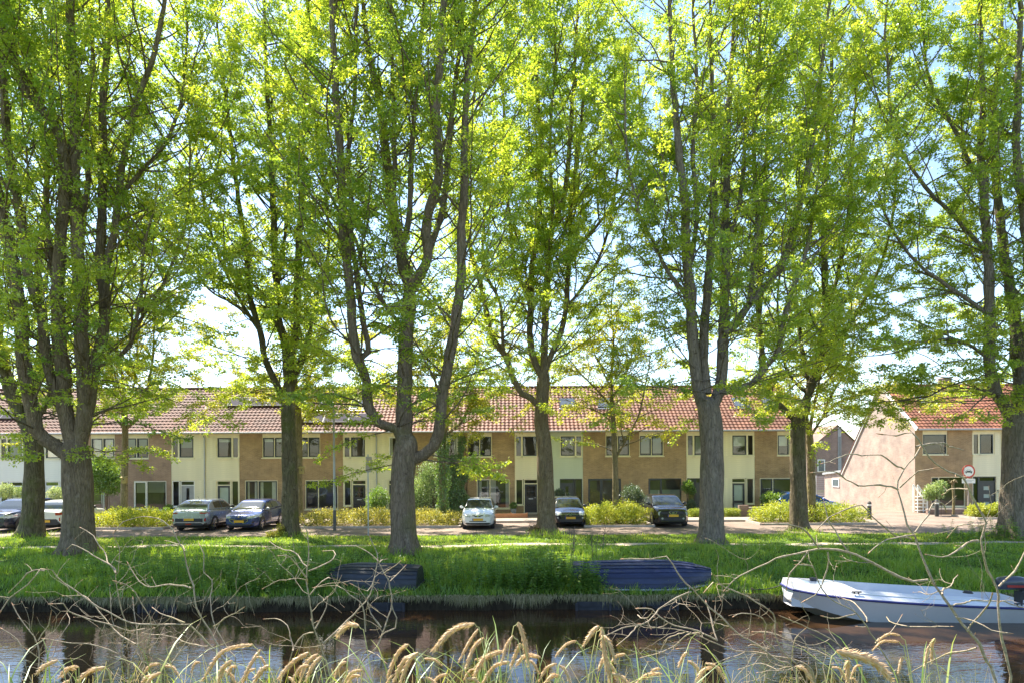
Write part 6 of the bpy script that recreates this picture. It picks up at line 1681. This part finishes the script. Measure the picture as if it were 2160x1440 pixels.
def steps():
    a = P(1930, 1080, 42.2); root = thing('white_step_rack', 'white painted wooden step rack against the gable house corner', 'steps', (a.x + .05, 42.25, 0))
    for s in (0, .55):
        MB().bar((.0, -.25 + s * .8, 1.75), (.62, -.25 + s * .8, .9), .05, .09).build('rail', WHITEP, root)
        MB().bar((.62, -.25 + s * .8, 0), (.62, -.25 + s * .8, .95), .05).build('post', WHITEP, root)
        MB().bar((.0, -.25 + s * .8, 0), (.0, -.25 + s * .8, 1.75), .05).build('post', WHITEP, root)
    for i in range(5): MB().box(.03, .60 - .0 * i, -.26, .2, .12 + i * .22, .16 + i * .22).build('tread', WHITEP, root)
    for i in range(5): MB().bar((.06 + i * .12, -.25, .15 + 1.1 * (1 - i / 5)), (.06 + i * .12, -.25, 1.66 - i * .165), .025).build('baluster', WHITEP, root)
steps()
# planter pots by the doors
def pot(label, px, Y, h, mat, seed):
    c = P(px, 1080, Y); root = thing('plant_pot', label, 'pot', (c.x, Y, .012))
    MB().cyl((0, 0, 0), .14, h, 14, r2=.19).build('pot', mat, root)
    rng = np.random.default_rng(seed); bl = [(0, 0, h + .18, .22, .22, .22)]
    p, ax, nm, sz = shrub_leaves(bl, 500, .08, rng); link('plant', leaf_mesh('plant', p, ax, nm, sz, rng.uniform(0, 1, len(p)), SHRUB_G, _BV, _BF), root)['kind'] = 'stuff'
TC = M_plain('terracotta', (.42, .18, .09), .8, var=.1)
pot('terracotta pot with plant left of the silver car', 357, 40.9, .42, TC, 1)
pot('reddish pot with plant at the wall beside the silver car', 350, 39.4, .35, M_plain('pink_glaze', (.5, .12, .2), .4), 2)
pot('dark pot with plant beside the black panelled door', 1083, 41.6, .4, GREYP, 3)
# ---------------------------------------------------------------- foreground: bare shrubs and pendulous sedge
def M_twig():
    m, nt, out = newmat('bare_twig_bark')
    f = noise(nt, geo_pos(nt), 55, 8, .75); g = noise(nt, geo_pos(nt), 3.5, 4, .6)
    c = ramp(nt, f, [(.3, (.14, .105, .075)), (.5, (.31, .25, .185)), (.75, (.50, .43, .34))]).outputs[0]
    k = ramp(nt, g, [(.52, (0,) * 3), (.72, (.38,) * 3)]).outputs[0]
    pbsdf(nt, out, mixc(nt, c, (.33, .29, .10), k), .85, 0, .2, bump(nt, f, 1.0, .006)); return m
TWIG = M_twig()
BUDM = M_plain('bud_brown', (.34, .19, .11), .7, var=.25)
def bare_shrub(label, Y, root_px, branches, seed, n_side=7, thick=1.0):
    rng = random.Random(seed); nr = np.random.default_rng(seed)
    bx = P(root_px, 1440, Y).x; bz = ground_z(bx, Y)
    root = thing('bare_shrub', label, 'shrub', (bx, Y, bz)); o = np.array((bx, Y, bz))
    side = Tubes(); buds = Tubes(); cnt = 0
    for bi, (pts2, r0, r1) in enumerate(branches):
        dy = rng.uniform(-.35, .35); n = len(pts2); sc = Y / F_PX
        raw = [np.array(P(x, y, Y + dy * (k / (n - 1)))) for k, (x, y) in enumerate(pts2)]      # first point is the thick end
        if pts2[0][1] > 1395:        # runs on down to the ground
            raw = [np.array((bx + (raw[0][0] - bx) * .25 + nr.normal(0, .05), Y + nr.normal(0, .05), bz - .05)), np.array((raw[0][0] * .6 + bx * .4, raw[0][1], (raw[0][2] + bz) / 2))] + raw
        pts = catmull(raw, .035); m = len(pts)
        kk = np.arange(0, m, 3); jit = nr.normal(0, .0065, (len(kk), 3)); kn = np.stack([np.interp(np.arange(m), kk, jit[:, a]) for a in range(3)], 1)
        kn[0] = 0; pts = pts + kn; pts[1:-1] += nr.normal(0, .0012, pts[1:-1].shape)
        rad = np.linspace(r0, r1 * .8, m) * sc * .38 * thick
        rad *= 1 + .10 * nr.normal(0, 1, m).clip(-1, 1)
        for k in range(3, m - 2, max(4, int(7 + 4 * rng.random()))): rad[k] *= 1.32
        V, F = tube_np(pts, rad, 7); link('branch', np_mesh('branch', V - o, np.array(F), TWIG, True), root)
        buds.add([pts[-1], pts[-1] + (pts[-1] - pts[-2]) * .5], [rad[-1] * 1.5, rad[-1] * .4], 5); cnt += 1
        L = m * .035
        def sprout(p, v, l, r, depth):
            sp = [p]; ns = max(2, min(9, int(l / .03)))
            for _ in range(ns):
                v = v / np.linalg.norm(v) + nr.normal(0, .24, 3) * np.array((1, .6, 1)) + np.array((0, 0, .05)); p = p + v / np.linalg.norm(v) * l / ns; sp.append(p)
            side.add(sp, np.linspace(r, r * .5, len(sp)), 4)
            buds.add([sp[-1], sp[-1] + (sp[-1] - sp[-2]) / (np.linalg.norm(sp[-1] - sp[-2]) + 1e-9) * .012], [r * 1.0, r * .3], 4)
            if depth and l > .1:
                for _ in range(int(2 + l * 9)):
                    k2 = rng.randrange(1, len(sp)); q2 = nr.normal(0, 1, 3); q2[1] *= .6
                    sprout(sp[k2], (sp[k2] - sp[k2 - 1]) / np.linalg.norm(sp[k2] - sp[k2 - 1]) * .7 + q2 / np.linalg.norm(q2), l * rng.uniform(.2, .6), r * .65, depth - 1)
        for _ in range(int(L * n_side)):
            k = rng.randrange(int(m * .15), m - 1); d = pts[min(k + 1, m - 1)] - pts[k - 1]; d /= np.linalg.norm(d) + 1e-9
            q = nr.normal(0, 1, 3); q[1] *= .6; q -= d * q.dot(d); q /= np.linalg.norm(q)
            if pts[k][2] < bz + .5: continue
            ylow = CAM_Z - 190 * Y / F_PX
            l = rng.choice((.02, .03, .05, .09, .16, .24, .34)) * rng.uniform(.7, 1.3)
            if pts[k][2] > ylow: l = min(l, rng.uniform(.02, .10))
            sprout(pts[k], d * .6 + q, l, min(rad[k] * .55, .0024 * thick), 1)
    side.build('side_twigs', TWIG, root, o)['kind'] = 'stuff'
    buds.build('buds', BUDM, root, o)['kind'] = 'stuff'
    return root
rv = lambda l: l[::-1]
A_ = [(rv([(0, 1283), (17, 1256), (56, 1231), (83, 1203), (108, 1203), (119, 1217), (156, 1242), (194, 1272), (236, 1292), (278, 1308), (319, 1314), (397, 1314), (417, 1331), (444, 1361), (472, 1394), (489, 1433)]), 7, 3.5),
      (rv([(19, 1244), (42, 1222), (53, 1208), (81, 1197), (94, 1203)]), 4, 3), (rv([(139, 1253), (178, 1253), (194, 1267), (211, 1292), (228, 1314), (250, 1339), (286, 1358)]), 4.5, 2.5),
      (rv([(111, 1274), (133, 1272), (142, 1289), (178, 1303), (222, 1314), (256, 1325), (278, 1331), (306, 1325)]), 4.5, 3), (rv([(97, 1349), (139, 1356), (206, 1361), (256, 1381), (267, 1406), (272, 1440)]), 5, 3),
      (rv([(244, 1136), (253, 1156), (250, 1206), (244, 1211), (250, 1250), (258, 1294), (265, 1322), (258, 1381), (267, 1406), (272, 1440)]), 6, 2.5), (rv([(175, 1117), (200, 1131), (222, 1167), (233, 1181), (244, 1208)]), 4, 2.5),
      (rv([(147, 1156), (156, 1149), (194, 1172), (231, 1192), (244, 1208)]), 4, 3), (rv([(242, 1226), (261, 1231), (283, 1250), (300, 1278), (314, 1300), (317, 1322), (300, 1406), (299, 1440)]), 5.5, 3),
      (rv([(278, 1267), (283, 1311), (292, 1350), (300, 1406), (299, 1440)]), 6, 3), (rv([(242, 1114), (256, 1096), (300, 1092), (345, 1098), (365, 1115), (375, 1135), (388, 1160), (395, 1190), (400, 1220), (410, 1255), (425, 1295), (445, 1330), (470, 1370), (490, 1430)]), 8, 3),
      (rv([(351, 1140), (383, 1150), (389, 1161)]), 3, 2.5), (rv([(272, 1192), (286, 1217), (306, 1233), (356, 1231), (403, 1239)]), 5, 3), (rv([(422, 1156), (431, 1172), (431, 1208), (446, 1222), (440, 1256), (442, 1278), (447, 1311), (461, 1339), (483, 1372), (497, 1420)]), 6.5, 3),
      (rv([(25, 1275), (42, 1306), (69, 1342), (78, 1367), (81, 1400), (90, 1440)]), 6, 3), (rv([(108, 1297), (103, 1319), (81, 1350)]), 3.5, 2.5), (rv([(144, 1292), (150, 1311), (125, 1347), (106, 1383), (95, 1425)]), 4.5, 2.5),
      (rv([(61, 1369), (92, 1392), (117, 1406), (144, 1431)]), 4, 3), (rv([(417, 1325), (389, 1358), (358, 1394), (319, 1403), (285, 1425)]), 5, 3), (rv([(0, 1325), (30, 1345), (50, 1380), (58, 1420)]), 4, 3), (rv([(515, 1278), (480, 1300), (450, 1320)]), 3.5, 2.5),
      (rv([(330, 1280), (350, 1297), (390, 1312)]), 4, 3), (rv([(300, 1330), (350, 1340), (400, 1355), (440, 1362)]), 3.5, 2.5)]
bare_shrub('bare pale shrub with arching twigs at the lower left', 3.6, 330, A_, 91)
B_ = [(rv([(643, 1106), (651, 1122), (652, 1156), (648, 1194), (650, 1239), (654, 1278), (659, 1317), (673, 1350), (684, 1386), (701, 1422), (707, 1440)]), 8, 3.5), (rv([(573, 1142), (598, 1158), (618, 1161), (648, 1194)]), 4, 2.5), (rv([(582, 1172), (607, 1175), (643, 1214), (649, 1230)]), 4, 2.5),
      (rv([(682, 1161), (704, 1161), (700, 1178), (651, 1203)]), 4, 3), (rv([(723, 1231), (690, 1219), (654, 1253)]), 4, 3), (rv([(690, 1264), (682, 1294), (665, 1325)]), 4, 2.5), (rv([(554, 1303), (582, 1303), (607, 1317), (615, 1350), (618, 1372)]), 4, 2.5), ([(662, 1333), (640, 1339), (621, 1364), (610, 1400)], 4, 3)]
bare_shrub('upright bare sapling left of centre with sparse side twigs', 3.9, 712, B_, 92, 5)
B2 = [([(723, 1439), (751, 1419), (771, 1386), (796, 1361), (807, 1331), (818, 1303), (829, 1267), (823, 1225), (812, 1208), (798, 1183), (796, 1167), (782, 1133)], 10, 3), ([(682, 1356), (707, 1333), (734, 1306), (762, 1278), (782, 1253), (790, 1217), (798, 1183)], 6, 3),
      ([(823, 1225), (836, 1212), (854, 1194)], 3.5, 2.5), ([(812, 1208), (826, 1197), (843, 1181)], 3.5, 2.5), ([(798, 1183), (808, 1180), (818, 1175)], 3, 2), ([(812, 1333), (834, 1322), (841, 1300), (834, 1267)], 4, 2.5), ([(804, 1322), (784, 1294), (776, 1264)], 4, 2.5),
      ([(771, 1331), (771, 1294), (762, 1267), (740, 1253), (712, 1233), (673, 1236)], 4, 2.5), ([(790, 1217), (776, 1244), (746, 1231)], 3.5, 2.5), ([(798, 1183), (780, 1165), (745, 1150), (712, 1149)], 3, 2), ([(760, 1400), (790, 1380), (815, 1400)], 4, 2.5)]
bare_shrub('bare greenish shrub in the centre left with a curving main stem', 3.7, 700, B2, 93, 6)
C_ = [(rv([(1313, 1181), (1372, 1181), (1405, 1175), (1419, 1192), (1436, 1222), (1458, 1244), (1486, 1267), (1513, 1289), (1541, 1317), (1569, 1336), (1599, 1361), (1636, 1392), (1680, 1428)]), 8, 4), (rv([(1274, 1339), (1302, 1328), (1352, 1317), (1386, 1292), (1413, 1269), (1458, 1247)]), 5, 3),
      (rv([(1352, 1317), (1386, 1325), (1424, 1328), (1469, 1339), (1513, 1356), (1566, 1372), (1636, 1386), (1690, 1395), (1720, 1438)]), 7.5, 3), (rv([(1349, 1278), (1377, 1281), (1391, 1297), (1424, 1317), (1469, 1331), (1513, 1350)]), 5, 3.5),
      (rv([(1491, 1244), (1505, 1229), (1530, 1239), (1580, 1258), (1608, 1275), (1624, 1294), (1638, 1317), (1641, 1342), (1658, 1372), (1680, 1400), (1715, 1438)]), 7.5, 3.5), (rv([(1491, 1269), (1502, 1306), (1513, 1350)]), 4.5, 4), (rv([(1552, 1303), (1569, 1296), (1602, 1300), (1616, 1317), (1613, 1344), (1633, 1367)]), 4.5, 2.5),
      (rv([(1352, 1383), (1391, 1378), (1424, 1361), (1452, 1339), (1485, 1336)]), 4.5, 3), (rv([(1394, 1375), (1399, 1353), (1424, 1342), (1458, 1333)]), 3.5, 2.5), (rv([(1436, 1369), (1486, 1369), (1508, 1381), (1524, 1400), (1540, 1435)]), 4.5, 3), (rv([(1300, 1357), (1330, 1335), (1345, 1320)]), 3.5, 2.5),
      (rv([(1500, 1400), (1540, 1385), (1570, 1375)]), 4, 3), (rv([(1560, 1410), (1600, 1400), (1640, 1410), (1680, 1425)]), 4, 3), (rv([(1650, 1330), (1690, 1345), (1710, 1380), (1720, 1420)]), 5, 3), (rv([(1700, 1330), (1680, 1350), (1672, 1390)]), 4, 2.5), (rv([(1600, 1420), (1660, 1412), (1700, 1425)]), 4, 3),
      (rv([(1590, 1330), (1640, 1340), (1690, 1365), (1740, 1380), (1790, 1430)]), 5, 3), (rv([(1645, 1300), (1690, 1318), (1730, 1335), (1770, 1360), (1800, 1410), (1810, 1440)]), 5.5, 3), (rv([(1380, 1290), (1360, 1300), (1345, 1296)]), 3, 2.5)]
bare_shrub('tangled bare shrub with pale twigs in front of the blue upturned boat', 4.0, 1710, C_, 94, 8)
D_ = [(rv([(1935, 941), (1923, 961), (1906, 988), (1896, 1014), (1894, 1031), (1900, 1052), (1906, 1081), (1912, 1104), (1929, 1128), (1943, 1169), (1957, 1211), (1971, 1239), (1993, 1267), (2016, 1300), (2038, 1331), (2057, 1361), (2082, 1397), (2104, 1440)]), 15, 5), ([(1894, 1031), (1883, 1027), (1830, 1025), (1807, 1022), (1777, 1002), (1760, 996), (1719, 995)], 5.5, 2.5),
      ([(1897, 1028), (1920, 1005), (1938, 986), (1970, 982)], 4.5, 3), (rv([(1860, 915), (1888, 918), (1920, 912), (1941, 944), (1967, 973), (1999, 993), (2034, 1008), (2044, 1022), (2055, 1049), (2066, 1075), (2077, 1104), (2066, 1136), (2074, 1172), (2088, 1206), (2104, 1242), (2107, 1294), (2113, 1350), (2127, 1419), (2130, 1440)]), 11, 4),
      ([(2043, 1031), (2008, 1033), (1993, 1043)], 4.5, 3), ([(1932, 941), (1976, 931), (2011, 941), (2037, 950)], 5, 3), ([(1906, 988), (1883, 976), (1859, 961), (1818, 953), (1795, 951), (1731, 970)], 4.5, 2.5), ([(1957, 1222), (1927, 1225), (1899, 1217), (1838, 1186), (1788, 1161), (1727, 1157), (1680, 1167), (1636, 1181), (1580, 1203), (1549, 1217), (1527, 1239)], 8, 4),
      ([(1788, 1161), (1774, 1139), (1763, 1117), (1745, 1090), (1740, 1063)], 5, 3), ([(1727, 1155), (1699, 1119), (1677, 1111), (1616, 1106)], 5.5, 3.5), ([(2063, 1139), (2023, 1151), (2002, 1170), (1955, 1171)], 5.5, 3.5), ([(2076, 1106), (2052, 1104), (2028, 1107), (2008, 1129)], 4.5, 3), ([(1930, 1122), (1953, 1084), (1967, 1060), (1990, 1056), (1996, 1069)], 4.5, 3.5),
      ([(1925, 1128), (1912, 1130), (1868, 1136), (1830, 1165)], 5, 3), ([(1922, 1136), (1883, 1130), (1868, 1116), (1839, 1087), (1824, 1066), (1783, 1078), (1745, 1090), (1727, 1108)], 5, 3), ([(1746, 1163), (1738, 1217), (1716, 1261), (1696, 1272)], 4.5, 3), ([(1704, 1162), (1691, 1183), (1666, 1211), (1659, 1244)], 4.5, 3),
      (rv([(1682, 1189), (1716, 1194), (1729, 1225), (1749, 1256), (1777, 1278), (1804, 1294), (1824, 1322), (1846, 1356), (1874, 1397), (1882, 1417), (1900, 1440)]), 7, 3), ([(1829, 1311), (1807, 1278), (1777, 1267)], 4, 3), ([(2107, 1236), (2138, 1203), (2160, 1167), (2185, 1130)], 6, 4), ([(2005, 1278), (2038, 1269), (2085, 1264), (2160, 1278)], 5, 3), ([(1988, 1253), (2004, 1239), (2024, 1214)], 5, 3.5),
      ([(2016, 1300), (2050, 1310), (2090, 1330), (2130, 1335)], 4, 2.5), ([(2040, 1331), (2080, 1280), (2095, 1255)], 4.5, 4), ([(2060, 1365), (2010, 1375), (1960, 1390), (1920, 1420)], 5, 3), ([(1870, 1300), (1900, 1325), (1960, 1320), (2010, 1325)], 3.5, 2), ([(1804, 1294), (1770, 1305), (1740, 1300)], 4, 3), ([(1846, 1356), (1880, 1330), (1900, 1300)], 3.5, 2.5)]
bare_shrub('large pale bare shrub at the lower right rising across the gable', 3.2, 2110, D_, 95, 5)

# ---- pendulous sedge
SPIKE = M_leaf('sedge_spike', [(0, (.34, .23, .12)), (.5, (.58, .42, .24)), (1, (.78, .62, .41))], (1.3, 1.2, .9), .03, .35)
SEDGE = M_leaf('sedge_blade', [(0, (.08, .15, .02)), (.5, (.18, .27, .035)), (1, (.34, .36, .08))], (1.6, 1.5, .7), .05, .45)
STEMM = M_plain('sedge_stem', (.42, .40, .16), .6, var=.25, scale=12)
def spike_mesh(pts, r, rng):
    """bristly drooping spike: tapered core plus scales"""
    pts = catmull(pts, .006); m = len(pts); t = np.linspace(0, 1, m)
    rad = r * np.clip(np.minimum(t * 7 + .35, (1 - t) * 3 + .25), 0, 1)
    V, F = tube_np(pts, rad, 7); tn = list(np.clip(rng.normal(.5, .12, len(V)), 0, 1)); V = list(map(tuple, V)); F = [tuple(f) for f in F]
    tri = []
    for f in F: tri += [(f[0], f[1], f[2]), (f[0], f[2], f[3])]
    n = int(m * 9); d = np.gradient(pts, axis=0); d /= np.linalg.norm(d, axis=1)[:, None]
    k = rng.integers(0, m, n); q = rng.normal(0, 1, (n, 3)); q -= d[k] * (q * d[k]).sum(1)[:, None]; q /= np.linalg.norm(q, axis=1)[:, None]
    b = pts[k] + q * rad[k][:, None] * .9; tip = b + q * (r * .95) * rng.uniform(.2, 1.6, (n, 1)) + d[k] * r * rng.uniform(1.0, 2.6, (n, 1)); s = np.cross(q, d[k]) * r * .28
    base = len(V)
    VV = np.stack([b - s, b + s, tip], 1).reshape(-1, 3)
    return np.concatenate([np.array(V), VV]), np.concatenate([np.array(tri), (np.arange(n) * 3)[:, None] + np.array([[0, 1, 2]]) + base]), np.concatenate([tn, np.repeat(np.clip(rng.normal(.6, .2, n), 0, 1), 3)])
SP = [((1001, 1314), (915, 1369), 10), ((1009, 1325), (968, 1394), 7), ((1020, 1344), (984, 1405), 7), ((1093, 1311), (1115, 1400), 10), ((1082, 1339), (1059, 1394), 6), ((1098, 1356), (1078, 1405), 7), ((757, 1319), (712, 1339), 10), ((862, 1358), (818, 1425), 8), ((882, 1375), (846, 1435), 8),
      ((868, 1380), (832, 1435), 8), ((895, 1388), (930, 1400), 6), ((651, 1375), (590, 1428), 9), ((671, 1378), (634, 1433), 9), ((679, 1383), (646, 1433), 7), ((1263, 1319), (1233, 1358), 10), ((1269, 1322), (1288, 1436), 11), ((1274, 1339), (1297, 1394), 8), ((1216, 1350), (1172, 1383), 6), ((1319, 1378), (1291, 1394), 6),
      ((1397, 1420), (1344, 1439), 8), ((533, 1358), (428, 1433), 9), ((550, 1369), (511, 1433), 8), ((489, 1392), (461, 1439), 9), ((567, 1403), (536, 1439), 8), ((122, 1392), (78, 1419), 8), ((222, 1406), (167, 1433), 8), ((1060, 1372), (1000, 1425), 9), ((1075, 1395), (1020, 1436), 9), ((1140, 1385), (1090, 1400), 8), ((1899, 1339), (1852, 1350), 6),
      ((1896, 1352), (1842, 1369), 6), ((1765, 1372), (1880, 1432), 14), ((1790, 1392), (1788, 1436), 8), ((1972, 1345), (1965, 1395), 6), ((1960, 1360), (1950, 1405), 6), ((1905, 1382), (1895, 1420), 5), ((1450, 1375), (1432, 1405), 6), ((1180, 1425), (1150, 1438), 9), ((945, 1420), (915, 1438), 8), ((760, 1425), (735, 1438), 8), ((330, 1425), (300, 1439), 8)]
def sedge():
    rng = np.random.default_rng(99)
    clumps = {}
    for a, b, w in SP: clumps.setdefault(min(range(9), key=lambda i: abs([110, 320, 520, 660, 860, 1060, 1265, 1420, 1850][i] - a[0])), []).append((a, b, w))
    wh = ['at the far lower left', 'below the arching left twigs', 'left of the upright bare sapling', 'at the foot of the upright bare sapling', 'below the black upturned boat', 'in the bottom middle, with the tallest drooping heads', 'below the blue upturned boat', 'under the tangled bare shrub', 'below the white motorboat']
    for ci, items in clumps.items():
        cpx = [110, 320, 520, 660, 860, 1060, 1265, 1420, 1850][ci]; Y = [2.7, 2.9, 2.6, 2.8, 2.7, 2.6, 2.5, 2.9, 2.6][ci]
        bx = P(cpx, 1440, Y).x; bz = ground_z(bx, Y)
        root = thing('sedge_clump', 'drooping tan sedge heads and green blades ' + wh[ci], 'sedge', (bx, Y, bz), 'pendulous sedge clumps on the near bank'); o = np.array((bx, Y, bz))
        for (a, b, w) in items:
            Yi = Y + rng.uniform(-.2, .2); s = Yi / F_PX
            A = np.array(P(*a, Yi)); Bp = np.array(P(*b, Yi + rng.uniform(-.05, .05)))
            mid = A * .45 + Bp * .55; ln = np.linalg.norm(A - Bp); mid[2] += ln * rng.uniform(.08, .24); mid[0] += rng.normal(0, ln * .05)
            V, F, tn = spike_mesh([A, mid, Bp], w * s * rng.uniform(.36, .52), rng)
            sp = link('flower_spike', np_mesh('flower_spike', V - o, F, SPIKE, True, tn), root)
            sgn = np.sign(A[0] - Bp[0]) or 1
            st = [np.array((bx + rng.normal(0, .08), Y + rng.normal(0, .08), bz)), np.array((A[0] + sgn * .10, Yi, bz + .45 * (A[2] - bz))), A + np.array((sgn * .035, 0, -.10)), A + np.array((sgn * .008, 0, -.012)), A]
            V, F = tube_np(catmull(st, .04), .0016, 5); link('stem', np_mesh('stem', V - o, np.array(F), STEMM, True), root)
        # extra small heads low down
        for _ in range(4):
            a = (cpx + rng.normal(0, 75), rng.uniform(1385, 1434)); dx = rng.choice((-1, 1)) * rng.uniform(18, 40); Yi = Y + rng.uniform(-.2, .3)
            A = np.array(P(*a, Yi)); Bp = np.array(P(a[0] + dx, a[1] + rng.uniform(15, 45), Yi)); mid = A * .45 + Bp * .55; mid[2] += .02
            V, F, tn = spike_mesh([A, mid, Bp], rng.uniform(5, 8) * Yi / F_PX * .42, rng); link('flower_spike', np_mesh('flower_spike', V - o, F, SPIKE, True, tn), root)
            V, F = tube_np(catmull([np.array((bx, Y, bz)), np.array((A[0], Yi, (A[2] + bz) / 2)), A], .05), .0016, 5); link('stem', np_mesh('stem', V - o, np.array(F), STEMM, True), root)
        # blades
        V = []; F = []; T = []
        for _ in range(26):
            a = rng.uniform(0, 6.28); L = rng.uniform(1.3, 2.1); x0 = bx + rng.normal(0, .26); y0 = Y + rng.normal(0, .14); lean = rng.uniform(.05, .42) * L
            sx, sy = math.cos(a), math.sin(a); wd = rng.uniform(.003, .007); hgt = L * rng.uniform(.75, 1.0); tt = rng.uniform(.1, 1)
            top = min(hgt, 3.2 - .33 * Y - bz + rng.uniform(-.03, .15))
            n = 8; b0 = len(V)
            for i in range(n + 1):
                t = i / n; z = bz + top * (1 - (1 - t) ** 1.7) - lean * .35 * max(0, t - .55) ** 1.5; r_ = lean * t ** 2
                ww = wd * (1 - t ** 2.2) + .0004
                V += [(x0 + sx * r_ - sy * ww, y0 + sy * r_ + sx * ww, z), (x0 + sx * r_ + sy * ww, y0 + sy * r_ - sx * ww, z)]; T += [tt, tt]
                if i: F += [(b0 + 2 * i - 2, b0 + 2 * i - 1, b0 + 2 * i + 1), (b0 + 2 * i - 2, b0 + 2 * i + 1, b0 + 2 * i)]
        link('blades', np_mesh('blades', np.array(V) - o, np.array(F), SEDGE, True, np.array(T)), root)['kind'] = 'stuff'
sedge()

def straw():
    rng = np.random.default_rng(101); V = []; F = []; T = []
    for _ in range(1000):
        Y = rng.uniform(2.4, 3.5); x0 = rng.uniform(-.80, .80) * Y; bz = ground_z(x0, Y); top = 3.2 - .33 * Y - bz + rng.uniform(-.10, .15) * (1 if rng.uniform() < .55 else .4)
        lx = rng.normal(0, .22); ly = rng.normal(0, .12); w = rng.uniform(.0009, .0022); n = 7; b0 = len(V); tt = rng.uniform(0, 1); bend = rng.uniform(0, .10)
        for i in range(n + 1):
            t = i / n; ww = w * (1 - .6 * t); x = x0 + lx * t ** 2; z = bz + top * t - bend * max(0, t - .8) * 4
            V += [(x - ww, Y + ly * t ** 2, z), (x + ww, Y + ly * t ** 2 + .001, z)]; T += [tt, tt]
            if i: F += [(b0 + 2 * i - 2, b0 + 2 * i - 1, b0 + 2 * i + 1), (b0 + 2 * i - 2, b0 + 2 * i + 1, b0 + 2 * i)]
    tag(link('dry_straw', np_mesh('dry_straw', np.array(V), np.array(F), STRAW, True, np.array(T))), 'thin tan and green grass stems along the near bank', 'grass', kind='stuff')
STRAW = M_leaf('straw', [(0, (.16, .22, .04)), (.4, (.34, .33, .11)), (.7, (.50, .40, .22)), (1, (.64, .53, .34))], (1.3, 1.2, .8), .03, .35)
straw()
